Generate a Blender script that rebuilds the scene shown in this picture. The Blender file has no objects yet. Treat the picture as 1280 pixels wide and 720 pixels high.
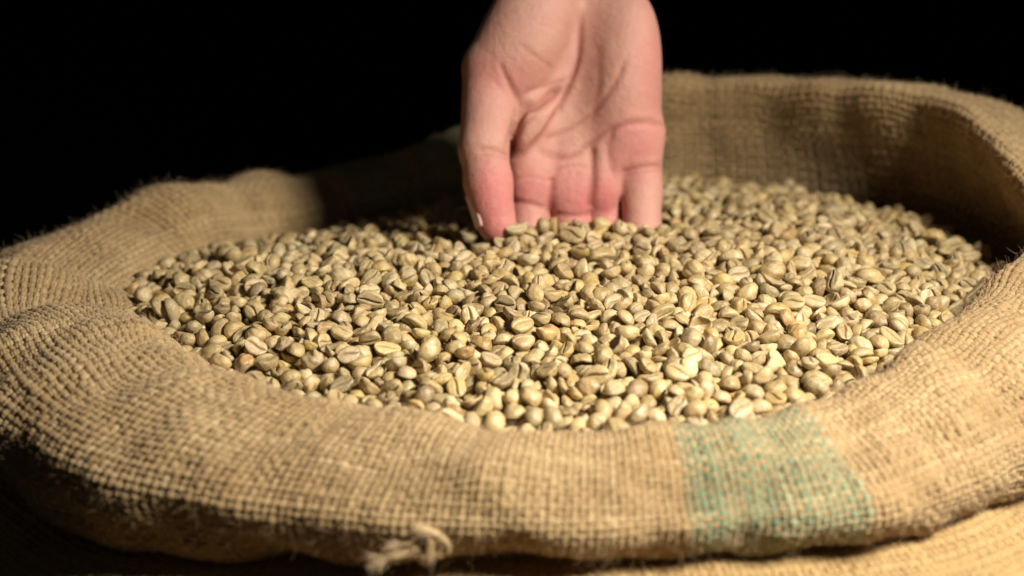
import bpy, math
import numpy as np

# ------------------------------------------------------------------ camera, light, exposure
SC = bpy.context.scene
COL = SC.collection
R = math.radians

PITCH = 20.0
CAM = (0.0, -0.658, 0.239)
cam_data = bpy.data.cameras.new("camera")
cam_data.lens = 65.0
cam_data.sensor_width = 36.0
cam_data.clip_start = 0.02
cam_data.clip_end = 50.0
cam_data.dof.use_dof = True
cam_data.dof.focus_distance = 0.672
cam_data.dof.aperture_fstop = 6.3
cam = bpy.data.objects.new("camera", cam_data)
cam.location = CAM
cam.rotation_euler = (R(90 - PITCH), 0, 0)
COL.objects.link(cam)
SC.camera = cam

world = bpy.data.worlds.new("World")
SC.world = world
world.use_nodes = True
bg = world.node_tree.nodes["Background"]
bg.inputs["Color"].default_value = (0.9, 0.95, 1.0, 1)
bg.inputs["Strength"].default_value = 0.013

def area_lamp(name, loc, target, size, power, color):
    d = bpy.data.lights.new(name, 'AREA')
    d.shape = 'DISK'
    d.size = size
    d.energy = power
    d.color = color
    d.spread = R(78)
    o = bpy.data.objects.new(name, d)
    o.location = loc
    v = np.array(target) - np.array(loc)
    v = v / np.linalg.norm(v)
    o.rotation_euler = (math.acos(-v[2]), 0, math.atan2(v[1], v[0]) - math.pi / 2)
    COL.objects.link(o)
    return o

area_lamp("studio_lamp", (0.41, -0.335, 0.43), (0.05, -0.115, -0.01), 0.17, 2.05, (1.0, 0.93, 0.84))

SC.view_settings.view_transform = 'Standard'
SC.view_settings.look = 'None'
SC.view_settings.exposure = 0.0
SC.view_settings.gamma = 1.0
SC.view_settings.use_curve_mapping = False
SC.cycles.use_denoising = True

RNG = np.random.default_rng(11)

# ------------------------------------------------------------------ helpers
def tag(o, label=None, cat=None, group=None, kind=None):
    if label: o["label"] = label
    if cat: o["category"] = cat
    if group: o["group"] = group
    if kind: o["kind"] = kind
    return o

def mesh_from(name, verts, quads=None, tris=None, smooth=True, attrs=None, uv=None):
    """verts (n,3), quads (m,4), tris (k,3); attrs {name: per-vertex float}; uv per-vertex (n,2)"""
    verts = np.asarray(verts, np.float32)
    loops, starts, totals = [], [], []
    pos = 0
    for arr, w in ((quads, 4), (tris, 3)):
        if arr is None or len(arr) == 0: continue
        arr = np.asarray(arr, np.int32)
        loops.append(arr.ravel())
        starts.append(pos + np.arange(len(arr), dtype=np.int32) * w)
        totals.append(np.full(len(arr), w, np.int32))
        pos += arr.size
    loops = np.concatenate(loops); starts = np.concatenate(starts)
    me = bpy.data.meshes.new(name)
    me.vertices.add(len(verts)); me.vertices.foreach_set("co", verts.ravel())
    me.loops.add(len(loops)); me.loops.foreach_set("vertex_index", loops)
    me.polygons.add(len(starts)); me.polygons.foreach_set("loop_start", starts)
    me.update(calc_edges=True)
    me.polygons.foreach_set("use_smooth", np.full(len(starts), smooth, bool))
    if uv is not None:
        l = me.uv_layers.new(name="UVMap")
        l.data.foreach_set("uv", np.asarray(uv, np.float32)[loops].ravel())
    for k, v in (attrs or {}).items():
        a = me.attributes.new(k, 'FLOAT', 'POINT')
        a.data.foreach_set("value", np.asarray(v, np.float32))
    me.validate()
    return me

def link(name, me, mat, parent=None):
    o = bpy.data.objects.new(name, me)
    if mat: me.materials.append(mat)
    COL.objects.link(o)
    o.parent = parent
    return o

def unit(v):
    return v / (np.linalg.norm(v, axis=-1, keepdims=True) + 1e-12)

def fbm1(x, seed, octaves=3):
    """cheap smooth 1D noise of an array"""
    r = np.random.default_rng(seed)
    out = np.zeros_like(x, dtype=float)
    a = 1.0
    for k in range(octaves):
        for _ in range(3):
            f = (2 ** k) * r.uniform(0.6, 1.6)
            out += a * np.sin(x * f + r.uniform(0, 6.28)) / 3
        a *= 0.5
    return out

class Nodes:
    def __init__(self, name):
        self.m = bpy.data.materials.new(name)
        self.m.use_nodes = True
        self.t = self.m.node_tree
        self.t.nodes.clear()
        self.out = self.t.nodes.new("ShaderNodeOutputMaterial")
        self.b = self.t.nodes.new("ShaderNodeBsdfPrincipled")
        self.t.links.new(self.b.outputs[0], self.out.inputs[0])
    def n(self, kind, **kw):
        nd = self.t.nodes.new("ShaderNode" + kind)
        for k, v in kw.items(): setattr(nd, k, v)
        return nd
    def set(self, sock, v):
        if isinstance(v, bpy.types.NodeSocket): self.t.links.new(v, sock)
        else: sock.default_value = v
    def math(self, op, a, b=None, c=None, clamp=False):
        nd = self.n("Math", operation=op, use_clamp=clamp)
        for i, v in enumerate((a, b, c)):
            if v is not None: self.set(nd.inputs[i], v)
        return nd.outputs[0]
    def mix(self, f, a, b, blend='MIX'):
        nd = self.n("Mix", data_type='RGBA', blend_type=blend)
        self.set(nd.inputs[0], f)
        self.set(nd.inputs[6], a if isinstance(a, bpy.types.NodeSocket) else (*a, 1))
        self.set(nd.inputs[7], b if isinstance(b, bpy.types.NodeSocket) else (*b, 1))
        return nd.outputs[2]
    def noise(self, vec, scale, detail=3, rough=0.55, dist=0.0):
        nd = self.n("TexNoise")
        if vec is not None: self.set(nd.inputs["Vector"], vec)
        nd.inputs["Scale"].default_value = scale
        nd.inputs["Detail"].default_value = detail
        nd.inputs["Roughness"].default_value = rough
        nd.inputs["Distortion"].default_value = dist
        return nd.outputs[0]
    def ramp(self, f, stops):
        nd = self.n("ValToRGB")
        e = nd.color_ramp.elements
        while len(e) < len(stops): e.new(0.5)
        for el, (p, c) in zip(e, stops):
            el.position = p
            el.color = (*c, 1) if len(c) == 3 else c
        self.set(nd.inputs[0], f)
        return nd.outputs[0]
    def maprange(self, v, a, b, c, d):
        nd = self.n("MapRange")
        self.set(nd.inputs[0], v)
        for i, x in enumerate((a, b, c, d)): nd.inputs[i + 1].default_value = x
        return nd.outputs[0]
    def attr(self, name, kind='GEOMETRY'):
        return self.n("Attribute", attribute_name=name, attribute_type=kind)
    def bump(self, h, strength, dist, normal=None):
        nd = self.n("Bump")
        self.set(nd.inputs["Height"], h)
        nd.inputs["Strength"].default_value = strength
        nd.inputs["Distance"].default_value = dist
        if normal is not None: self.set(nd.inputs["Normal"], normal)
        return nd.outputs[0]
    def put(self, **kw):
        for k, v in kw.items():
            self.set(self.b.inputs[k.replace("_", " ")], v)

# ------------------------------------------------------------------ materials
def make_burlap():
    N = Nodes("burlap_yarn")
    tint = N.attr("tint").outputs["Fac"]
    green = N.attr("green").outputs["Fac"]
    gold = N.attr("gold").outputs["Fac"]
    uv = N.n("UVMap").outputs[0]
    pos = N.n("NewGeometry").outputs["Position"]
    c = N.ramp(tint, [(0.0, (0.31, 0.204, 0.090)), (0.35, (0.465, 0.322, 0.152)), (0.7, (0.55, 0.393, 0.194)), (1.0, (0.66, 0.50, 0.272))])
    c = N.mix(gold, c, (0.52, 0.35, 0.13), 'MIX')
    g = N.ramp(tint, [(0.0, (0.12, 0.21, 0.125)), (0.5, (0.23, 0.365, 0.225)), (1.0, (0.37, 0.48, 0.31))])
    c = N.mix(green, c, g)
    # stretched fibres inside the yarn: dark chaff and pale strands
    mp = N.n("Mapping"); N.set(mp.inputs[0], uv); mp.inputs["Scale"].default_value = (0.45, 5.0, 1.0)
    fib = N.noise(mp.outputs[0], 3.0, 4, 0.65)
    dirt = N.noise(pos, 55.0, 4, 0.6)
    worn = N.noise(pos, 17.0, 3, 0.55)
    c = N.mix(N.maprange(worn, 0.42, 0.66, 0.0, 0.45), c, N.mix(1.0, c, (0.74, 0.66, 0.56), 'MULTIPLY'))
    c = N.mix(N.maprange(fib, 0.35, 0.7, 0.0, 0.55), c, N.mix(1.0, c, (0.62, 0.52, 0.42), 'MULTIPLY'))
    c = N.mix(N.maprange(dirt, 0.52, 0.75, 0.0, 0.45), c, N.mix(1.0, c, (0.60, 0.50, 0.40), 'MULTIPLY'))
    # twist of the ply
    sx = N.n("SeparateXYZ"); N.set(sx.inputs[0], uv)
    tw = N.math('SINE', N.math('ADD', N.math('MULTIPLY', sx.outputs[0], 5.2), N.math('MULTIPLY', sx.outputs[1], 7.0)))
    h = N.math('ADD', N.math('MULTIPLY', tw, 0.5), N.math('MULTIPLY', fib, 2.2))
    nb = N.bump(h, 0.75, 0.00030)
    N.put(Base_Color=c, Roughness=0.88, Normal=nb)
    N.b.inputs["Specular IOR Level"].default_value = 0.18
    N.b.inputs["Sheen Weight"].default_value = 0.12
    N.b.inputs["Sheen Roughness"].default_value = 0.5
    return N.m

def make_shade_backing():
    N = Nodes("burlap_shade_backing")  # same cloth behind the yarns, darkened in colour to stand for shade in the gaps
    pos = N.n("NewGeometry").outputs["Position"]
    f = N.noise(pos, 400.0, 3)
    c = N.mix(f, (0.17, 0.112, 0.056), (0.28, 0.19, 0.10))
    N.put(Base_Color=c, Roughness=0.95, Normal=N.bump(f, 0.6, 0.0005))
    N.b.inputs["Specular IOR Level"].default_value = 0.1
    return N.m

def make_fibre():
    N = Nodes("jute_fibre")
    N.put(Base_Color=(0.55, 0.41, 0.24, 1), Roughness=0.7)
    N.b.inputs["Specular IOR Level"].default_value = 0.25
    return N.m

def make_bean():
    N = Nodes("green_coffee_bean")
    tint = N.attr("tint", 'INSTANCER')
    oc = N.n("TexCoord").outputs["Object"]
    seed = N.attr("seed", 'INSTANCER').outputs["Fac"]
    cx = N.n("CombineXYZ")
    N.set(cx.inputs[0], N.math('MULTIPLY', seed, 7.3)); N.set(cx.inputs[1], N.math('MULTIPLY', seed, 3.1)); N.set(cx.inputs[2], seed)
    va = N.n("VectorMath", operation='ADD'); N.set(va.inputs[0], oc); N.set(va.inputs[1], cx.outputs[0])
    v = va.outputs[0]
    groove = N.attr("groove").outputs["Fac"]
    flat = N.attr("flat").outputs["Fac"]
    base = tint.outputs["Color"]
    big = N.noise(v, 150.0, 3, 0.6)
    c = N.mix(N.maprange(big, 0.38, 0.66, 0.0, 0.85), base, N.mix(1.0, base, (0.68, 0.66, 0.64), 'MULTIPLY'))
    # papery silverskin: pale dusty flakes, stronger on the flat face
    fine = N.noise(v, 620.0, 5, 0.7, 0.6)
    skin = N.maprange(N.math('ADD', fine, N.math('MULTIPLY', flat, 0.06)), 0.52, 0.64, 0.0, 0.55)
    c = N.mix(skin, c, N.mix(0.6, base, (0.60, 0.52, 0.36)))
    dark = N.maprange(N.noise(v, 300.0, 5, 0.75), 0.57, 0.72, 0.0, 0.65)
    c = N.mix(dark, c, N.mix(1.0, c, (0.55, 0.45, 0.33), 'MULTIPLY'))
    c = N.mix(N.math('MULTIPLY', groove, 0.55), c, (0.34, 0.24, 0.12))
    wr = N.n("Mapping"); N.set(wr.inputs[0], v); wr.inputs["Scale"].default_value = (0.5, 1.3, 1.3)
    h = N.math('ADD', N.math('MULTIPLY', N.noise(wr.outputs[0], 420.0, 4, 0.6), 1.0), N.math('MULTIPLY', fine, 0.45))
    rough = N.maprange(fine, 0.3, 0.7, 0.27, 0.52)
    N.put(Base_Color=c, Roughness=rough, Normal=N.bump(h, 0.7, 0.0007))
    N.b.inputs["Specular IOR Level"].default_value = 0.5
    N.b.inputs["Subsurface Weight"].default_value = 0.06
    N.b.inputs["Subsurface Radius"].default_value = (1.0, 0.7, 0.35)
    N.b.inputs["Subsurface Scale"].default_value = 0.0008
    return N.m

def make_skin():
    N = Nodes("skin")
    pos = N.n("TexCoord").outputs["Object"]
    red = N.attr("red").outputs["Fac"]
    cre = N.attr("crease").outputs["Fac"]
    m1 = N.noise(pos, 90.0, 4, 0.6)
    c = N.mix(N.maprange(m1, 0.35, 0.7, 0.0, 1.0), (0.575, 0.325, 0.242), (0.545, 0.278, 0.212))
    red = N.math('MULTIPLY', red, N.maprange(N.noise(pos, 160.0, 4, 0.65), 0.3, 0.65, 0.75, 1.25), clamp=True)
    c = N.mix(red, c, (0.56, 0.185, 0.165))
    fl = N.maprange(N.noise(pos, 420.0, 3, 0.6), 0.45, 0.7, 0.0, 0.30)
    c = N.mix(fl, c, (0.60, 0.30, 0.23))
    c = N.mix(N.math('MULTIPLY', cre, 0.75), c, (0.36, 0.12, 0.085))
    vor = N.n("TexVoronoi", feature='DISTANCE_TO_EDGE')
    mp = N.n("Mapping"); N.set(mp.inputs[0], pos); mp.inputs["Scale"].default_value = (1.4, 0.8, 1.0)
    N.set(vor.inputs["Vector"], mp.outputs[0]); vor.inputs["Scale"].default_value = 900.0
    h1 = N.math('MINIMUM', vor.outputs["Distance"], 0.25)
    h = N.math('ADD', N.math('MULTIPLY', h1, 0.8), N.math('MULTIPLY', N.noise(pos, 260.0, 4, 0.65), 1.6))
    N.put(Base_Color=c, Roughness=0.5, Normal=N.bump(h, 0.6, 0.0007))
    N.b.inputs["Specular IOR Level"].default_value = 0.35
    N.b.inputs["Subsurface Weight"].default_value = 0.35
    N.b.inputs["Subsurface Radius"].default_value = (1.0, 0.32, 0.16)
    N.b.inputs["Subsurface Scale"].default_value = 0.0035
    return N.m

def make_nail():
    N = Nodes("fingernail")
    N.put(Base_Color=(0.66, 0.42, 0.36, 1), Roughness=0.42)
    N.b.inputs["Subsurface Weight"].default_value = 0.3
    N.b.inputs["Subsurface Scale"].default_value = 0.001
    return N.m

def make_black(name, col, rough):
    N = Nodes(name)
    pos = N.n("NewGeometry").outputs["Position"]
    f = N.noise(pos, 30.0, 4)
    N.put(Base_Color=N.mix(f, tuple(x * 0.7 for x in col), col), Roughness=rough, Normal=N.bump(f, 0.2, 0.002))
    N.b.inputs["Specular IOR Level"].default_value = 0.05
    return N.m

M_BURLAP, M_SHADE_BACKING, M_FIBRE = make_burlap(), make_shade_backing(), make_fibre()
M_BEAN, M_SKIN, M_NAIL = make_bean(), make_skin(), make_nail()
M_FLOOR = make_black("black_tabletop", (0.006, 0.006, 0.006), 0.9)
M_DROP = make_black("black_backdrop_cloth", (0.004, 0.004, 0.0045), 1.0)

# ------------------------------------------------------------------ setting: table and backdrop
FLOOR_Z = -0.40
def grid_sheet(fn, nu, nv):
    u, v = np.meshgrid(np.linspace(0, 1, nu), np.linspace(0, 1, nv), indexing='ij')
    P = fn(u.ravel(), v.ravel())
    i, j = np.meshgrid(np.arange(nu - 1), np.arange(nv - 1), indexing='ij')
    a = (i * nv + j).ravel()
    return P, np.stack([a, a + nv, a + nv + 1, a + 1], 1)
P, q = grid_sheet(lambda u, v: np.stack([(u - .5) * 4, (v - .4) * 4, 0 * u + FLOOR_Z], 1), 12, 12)
tag(link("table_top", mesh_from("table_top", P, q), M_FLOOR), "plain black table surface under the burlap sack", "table", kind="structure")
P, q = grid_sheet(lambda u, v: np.stack([(u - .5) * 6, 1.6 + .03 * np.sin(u * 40) * (0.4 + v) + .015 * np.sin(u * 97 + 2), FLOOR_Z - .02 + v * 2.6], 1), 200, 8)
tag(link("backdrop", mesh_from("backdrop", P, q), M_DROP), "black cloth backdrop hanging behind the sack", "backdrop", kind="structure")

# ------------------------------------------------------------------ sack: rolled cuff and body
CX, CY = 0.03, 0.02
# angle: bean-contact radius, bean level, crest radius, crest height, outer radius, its height, tuck radius, tuck height
KEYS = [
 (0, 0.166, -0.014, 0.184, 0.016, 0.226, -0.014, 0.214, -0.05),
 (20, 0.176, -0.014, 0.186, 0.035, 0.242, 0, 0.23, -0.04),
 (33, 0.184, -0.014, 0.194, 0.044, 0.252, 0.01, 0.24, -0.03),
 (41, 0.184, -0.014, 0.194, 0.042, 0.25, 0.01, 0.24, -0.03),
 (50, 0.182, -0.014, 0.192, 0.038, 0.246, 0.01, 0.236, -0.03),
 (60, 0.18, -0.014, 0.195, 0.032, 0.24, 0.005, 0.23, -0.03),
 (67, 0.178, -0.014, 0.2, 0.032, 0.238, 0.003, 0.228, -0.03),
 (78, 0.18, -0.016, 0.19, 0.029, 0.236, 0, 0.226, -0.035),
 (95, 0.178, -0.02, 0.19, 0.014, 0.232, -0.012, 0.222, -0.045),
 (108, 0.176, -0.027, 0.196, 0.001, 0.232, -0.02, 0.222, -0.05),
 (122, 0.183, -0.032, 0.205, -0.012, 0.24, -0.028, 0.23, -0.055),
 (136, 0.186, -0.032, 0.208, -0.01, 0.243, -0.028, 0.233, -0.055),
 (142, 0.189, -0.031, 0.214, -0.008, 0.246, -0.024, 0.236, -0.055),
 (148, 0.182, -0.028, 0.206, 0.003, 0.245, -0.022, 0.235, -0.055),
 (154, 0.181, -0.026, 0.207, 0, 0.246, -0.022, 0.236, -0.055),
 (167, 0.184, -0.021, 0.221, -0.003, 0.252, -0.022, 0.242, -0.055),
 (178, 0.18, -0.016, 0.228, -0.002, 0.256, -0.022, 0.246, -0.055),
 (187, 0.176, -0.015, 0.216, -0.01, 0.25, -0.022, 0.24, -0.054),
 (194, 0.17, -0.014, 0.202, 0.002, 0.242, -0.014, 0.23, -0.05),
 (201, 0.16, -0.014, 0.187, 0.009, 0.238, -0.012, 0.226, -0.048),
 (210, 0.164, -0.013, 0.186, 0.006, 0.232, -0.012, 0.22, -0.047),
 (219, 0.164, -0.013, 0.183, 0.005, 0.228, -0.012, 0.215, -0.046),
 (228, 0.157, -0.012, 0.175, 0.004, 0.22, -0.013, 0.206, -0.043),
 (240, 0.15, -0.012, 0.165, 0.003, 0.202, -0.0145, 0.184, -0.037),
 (260, 0.147, -0.012, 0.162, 0.002, 0.19, -0.0145, 0.176, -0.031),
 (280, 0.146, -0.012, 0.161, 0.002, 0.19, -0.0145, 0.176, -0.03),
 (297, 0.139, -0.012, 0.153, 0.003, 0.192, -0.0145, 0.18, -0.031),
 (310, 0.136, -0.012, 0.15, 0.005, 0.19, -0.0145, 0.18, -0.033),
 (325, .134, -.012, .150, .008, .192, -.014, .180, -.038),
 (344, .142, -.013, .160, .009, .204, -.014, .192, -.045),
]
_K = np.array(KEYS, float)
_ph = np.arange(1440) * 0.25
_tab = np.stack([np.interp(_ph, np.r_[_K[:, 0], 360], np.r_[_K[:, c], _K[0, c]]) for c in range(1, 9)], 1)
_w = np.exp(-0.5 * (np.arange(-60, 61) * 0.25 / 2.4) ** 2); _w /= _w.sum()
_tab = np.stack([np.convolve(np.r_[_tab[-60:, c], _tab[:, c], _tab[:60, c]], _w, 'valid') for c in range(8)], 1)

def rim(phi_deg):
    p = np.asarray(phi_deg) % 360 / 0.25
    i = np.floor(p).astype(int); f = (p - i)[..., None]
    return _tab[i % 1440] * (1 - f) + _tab[(i + 1) % 1440] * f

def catmull(P, n):
    """P (k, m, 2) control rows -> (n, m, 2) resampled evenly by arc length along the first axis"""
    Q = np.concatenate([2 * P[:1] - P[1:2], P, 2 * P[-1:] - P[-2:-1]])
    segs = []
    for i in range(len(P) - 1):
        t = np.linspace(0, 1, 24, endpoint=False)[:, None, None]
        a, b, c, d = Q[i], Q[i + 1], Q[i + 2], Q[i + 3]
        segs.append(0.5 * ((2 * b) + (-a + c) * t + (2 * a - 5 * b + 4 * c - d) * t ** 2 + (-a + 3 * b - 3 * c + d) * t ** 3))
    S = np.concatenate(segs + [P[-1:]])
    L = np.concatenate([np.zeros((1, S.shape[1])), np.cumsum(np.linalg.norm(np.diff(S, axis=0), axis=2), 0)])
    out = np.empty((n, S.shape[1], 2))
    for m in range(S.shape[1]):
        s = np.linspace(0, L[-1, m], n)
        out[:, m, 0] = np.interp(s, L[:, m], S[:, m, 0]); out[:, m, 1] = np.interp(s, L[:, m], S[:, m, 1])
    return out

def overhang(phi):
    p = np.asarray(phi) % 360
    return np.interp(p, [0, 15, 30, 55, 70, 76, 84, 100, 330, 350, 360], [.6, 1, 1, 1, .9, .5, .1, 0, 0, .25, .6])

def cuff_rows(phi, n):
    """rolled cuff cross-sections: (n, len(phi), 3)"""
    T = rim(phi)
    ri, zi, rc, zc, ro, zo, rb, zb = T.T
    ov = overhang(phi)
    P = np.stack([
        np.stack([ri + .012 + .022 * ov, zi - .032], 1),
        np.stack([ri + .003 + .025 * ov, zi - .012], 1),
        np.stack([ri + .001 + .022 * ov, zi + .004], 1),
        np.stack([(ri * .45 + rc * .55 - .004) * (1 - ov) + (rc - .005) * ov, (zi * .25 + zc * .75) * (1 - ov) + (zi * .17 + zc * .83) * ov], 1),
        np.stack([rc, zc], 1),
        np.stack([rc * .45 + ro * .55, zc * .72 + zo * .28], 1),
        np.stack([ro, zo], 1),
        np.stack([ro * .5 + rb * .5 + .003, zo * .35 + zb * .65], 1),
        np.stack([rb, zb], 1),
        np.stack([rb - .014, zb + .004], 1),
        np.stack([rb - .022, zb + .012], 1),
    ])
    S = catmull(P, n)
    pr = np.deg2rad(phi)
    s = np.linspace(0, 1, n)[:, None]
    env = np.clip(np.minimum((s - .12) * 6, 1), 0, 1) * np.clip((1 - s) * 5, 0, 1)
    wob = (.0022 * fbm1(pr[None] * 4 + s * 5, 3) + .0016 * fbm1(pr[None] * 9 - s * 9, 4) + .0008 * np.sin(pr[None] * 31 + s * 14 + 2 * np.sin(pr[None] * 5))) * env
    for p0, slope, wd, dep in ((204, 14, 2.6, .0020), (219, -10, 2.2, .0008), (236, 12, 2.4, .0010), (255, -8, 2.0, .0006),
                               (303, 10, 2.2, .0009), (318, -14, 2.6, .0013), (336, 12, 2.4, .0012), (24, 10, 2.6, .0018),
                               (37, -12, 2.6, .0020), (52, 14, 2.4, .0016), (71, -10, 2.2, .0030), (128, 10, 2.4, .0030), (144, -14, 2.2, .0024), (160, 12, 2.6, .0034), (173, -12, 2.4, .0030)):
        dphi = (phi[None] - p0 - slope * (s - .5) + 180) % 360 - 180
        wob = wob + env * dep * (-np.exp(-(dphi / wd) ** 2) + .55 * np.exp(-((dphi - 2.4 * wd) / (1.6 * wd)) ** 2))
    cen_r, cen_z = (rc + ro) / 2, (zc + zb) / 2
    d = unit(np.stack([S[..., 0] - cen_r, S[..., 1] - cen_z], -1))
    S = S + d * wob[..., None]
    return np.stack([CX + S[..., 0] * np.cos(pr), CY + S[..., 0] * np.sin(pr), S[..., 1]], -1)

def body_rows(phi, n):
    T = rim(phi)
    ri, zi, rc, zc, ro, zo, rb, zb = T.T
    pr = np.deg2rad(phi)
    round_r = .235 + .01 * np.sin(pr * 2 + 1)
    def mixr(k, add): return rb * (1 - k) + round_r * k + add
    fr = .028 * np.exp(-((phi - 266) / 40.0) ** 2)
    left = .006 * np.exp(-((phi - 215) / 35.0) ** 2)
    P = np.stack([
        np.stack([rb - .026, zb + .016], 1),
        np.stack([rb - .014, zb + .003], 1),
        np.stack([mixr(.05, .010) + left + fr, zb - .014], 1),
        np.stack([mixr(.2, .024) + left + 1.3 * fr, zb - .036], 1),
        np.stack([mixr(.5, .032) + left + 1.3 * fr, zb * .5 - .085], 1),
        np.stack([mixr(.8, .036), 0 * pr - .16], 1),
        np.stack([mixr(1., .036), 0 * pr - .24], 1),
        np.stack([mixr(1., .030), 0 * pr - .33], 1),
        np.stack([mixr(1., .005), 0 * pr + FLOOR_Z + .012], 1),
        np.stack([mixr(1., -.03), 0 * pr + FLOOR_Z + .003], 1),
    ])
    S = catmull(P, n)
    s = np.linspace(0, 1, n)[:, None]
    env = np.clip((s - .05) * 8, 0, 1) * np.clip((1 - s) * 12, 0, 1)
    S[..., 0] += (.004 * fbm1(pr[None] * 3 + s * 2, 8) + .0025 * fbm1(pr[None] * 11 + s * 3, 9)) * env
    return np.stack([CX + S[..., 0] * np.cos(pr), CY + S[..., 0] * np.sin(pr), S[..., 1]], -1)

def weave(name, G, closed, K, green_of, gold, seed, parent, tone=0.0, amp=0.195, stain_of=None):
    """Interlaced yarns over a surface grid. G (rows*K+1 .., cols*K.., 3): K samples per crossing along both axes."""
    rng = np.random.default_rng(seed)
    nr, nc = G.shape[0], G.shape[1]
    M, Ncol = (nr - 1) // K, (nc if closed else nc - 1) // K
    dr = np.gradient(G, axis=0)
    if closed:
        dc = (np.roll(G, -1, 1) - np.roll(G, 1, 1)) / 2
    else:
        dc = np.gradient(G, axis=1)
    pr_, pc_ = np.linalg.norm(dr, axis=2) * K, np.linalg.norm(dc, axis=2) * K
    nrm = unit(np.cross(dr, dc))
    tr, tc = unit(dr), unit(dc)
    ang = np.deg2rad(np.array([-28, 25, 90, 155, 208]))
    verts, quads, tint, green, uvs = [], [], [], [], []
    base = 0
    A = len(ang)
    ri = np.arange(nr) / K
    ci = np.arange(nc) / K
    def strand(C, side, up, wid, hgt, t, g, loop):
        """C (L,3) centre line; side, up (L,3); half width / height arrays"""
        nonlocal base
        L = len(C)
        V = C[:, None] + side[:, None] * (np.cos(ang)[None, :, None] * wid[:, None, None]) + up[:, None] * (np.sin(ang)[None, :, None] * hgt[:, None, None])
        verts.append(V.reshape(-1, 3))
        n = L if loop else L - 1
        i = np.arange(n)[:, None]; j = np.arange(A - 1)[None]
        i2 = (i + 1) % L
        quads.append((base + np.stack([i * A + j, i * A + j + 1, i2 * A + j + 1, i2 * A + j], -1)).reshape(-1, 4))
        tint.append(np.repeat(t, A)); green.append(np.repeat(g, A))
        along = np.r_[0, np.cumsum(np.linalg.norm(np.diff(C, axis=0), axis=1))] * 1000
        uvs.append(np.stack([np.repeat(along, A), np.tile(np.linspace(0, 1, A), L)], 1) + [[rng.uniform(0, 500), 0]])
        base += L * A
    # yarns that run over the roll (columns)
    for c in range(Ncol):
        k = c * K
        jit = .20 * fbm1(ri * .35, rng.integers(1e9), 2)
        th = np.clip(rng.normal(1, .15) + .16 * fbm1(ri * .5, rng.integers(1e9), 2), .6, 1.4)
        th = th + (rng.random() < .3) * .5 * np.exp(-((ri - rng.uniform(0, ri[-1])) / 2.5) ** 2)
        off = amp * .9 * np.cos(np.pi * (ri + c))
        p = (pr_[:, k] + pc_[:, k]) / 2
        C = G[:, k] + tc[:, k] * (jit * pc_[:, k])[:, None] + nrm[:, k] * (off * p)[:, None]
        t = np.clip(.5 + tone + rng.normal(0, .16) + .13 * fbm1(ri * .4, rng.integers(1e9), 2), 0, 1)
        strand(C, tc[:, k], nrm[:, k], .50 * th * pc_[:, k], .34 * th * p, t, np.full(nr, green_of(c / Ncol, rng)), False)
    # yarns that run round the sack (rows)
    for r in range(M + 1):
        k = min(r * K, nr - 1)
        jit = .20 * fbm1(ci * .3, rng.integers(1e9), 2)
        th = np.clip(rng.normal(1, .15) + .17 * fbm1(ci * .4, rng.integers(1e9), 2), .6, 1.4)
        if closed:
            blend = np.clip(ci / 6, 0, 1) * np.clip((ci[-1] - ci) / 6, 0, 1)
            jit = jit * blend; th = 1 + (th - 1) * blend
        for _ in range(5): th = th + .45 * np.exp(-((ci - rng.uniform(10, ci[-1] - 10)) / 3.0) ** 2)
        off = -amp * np.cos(np.pi * (ci + r))
        p = (pr_[k] + pc_[k]) / 2
        C = G[k] + tr[k] * (jit * pr_[k])[:, None] + nrm[k] * (off * p)[:, None]
        t = np.clip(.52 + tone + rng.normal(0, .14) + .13 * fbm1(ci * .3, rng.integers(1e9), 2), 0, 1)
        gw = np.array([stain_of(x) for x in ci / Ncol]) * np.clip(.55 + .6 * fbm1(ci * .6, rng.integers(1e9), 2), 0, 1) if stain_of else np.zeros(nc)
        strand(C, -tr[k], nrm[k], .50 * th * pr_[k], .34 * th * p, t, gw, closed)
    V = np.concatenate(verts)
    me = mesh_from(name, V, np.concatenate(quads), uv=np.concatenate(uvs),
                   attrs={"tint": np.concatenate(tint), "green": np.concatenate(green), "gold": np.full(len(V), gold)})
    o = link(name, me, M_BURLAP, parent)
    o["kind"] = "stuff"
    return o, nrm, (pr_ + pc_) / 2

def shell(name, G, nrm, depth, closed, mat, parent):
    nr, nc = G.shape[:2]
    P = (G - nrm * depth[..., None]).reshape(-1, 3)
    i = np.arange(nr - 1)[:, None]; j = np.arange(nc if closed else nc - 1)[None]
    j2 = (j + 1) % nc
    q = np.stack([i * nc + j, i * nc + j2, (i + 1) * nc + j2, (i + 1) * nc + j], -1).reshape(-1, 4)
    return link(name, mesh_from(name, P, q), mat, parent)

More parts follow.
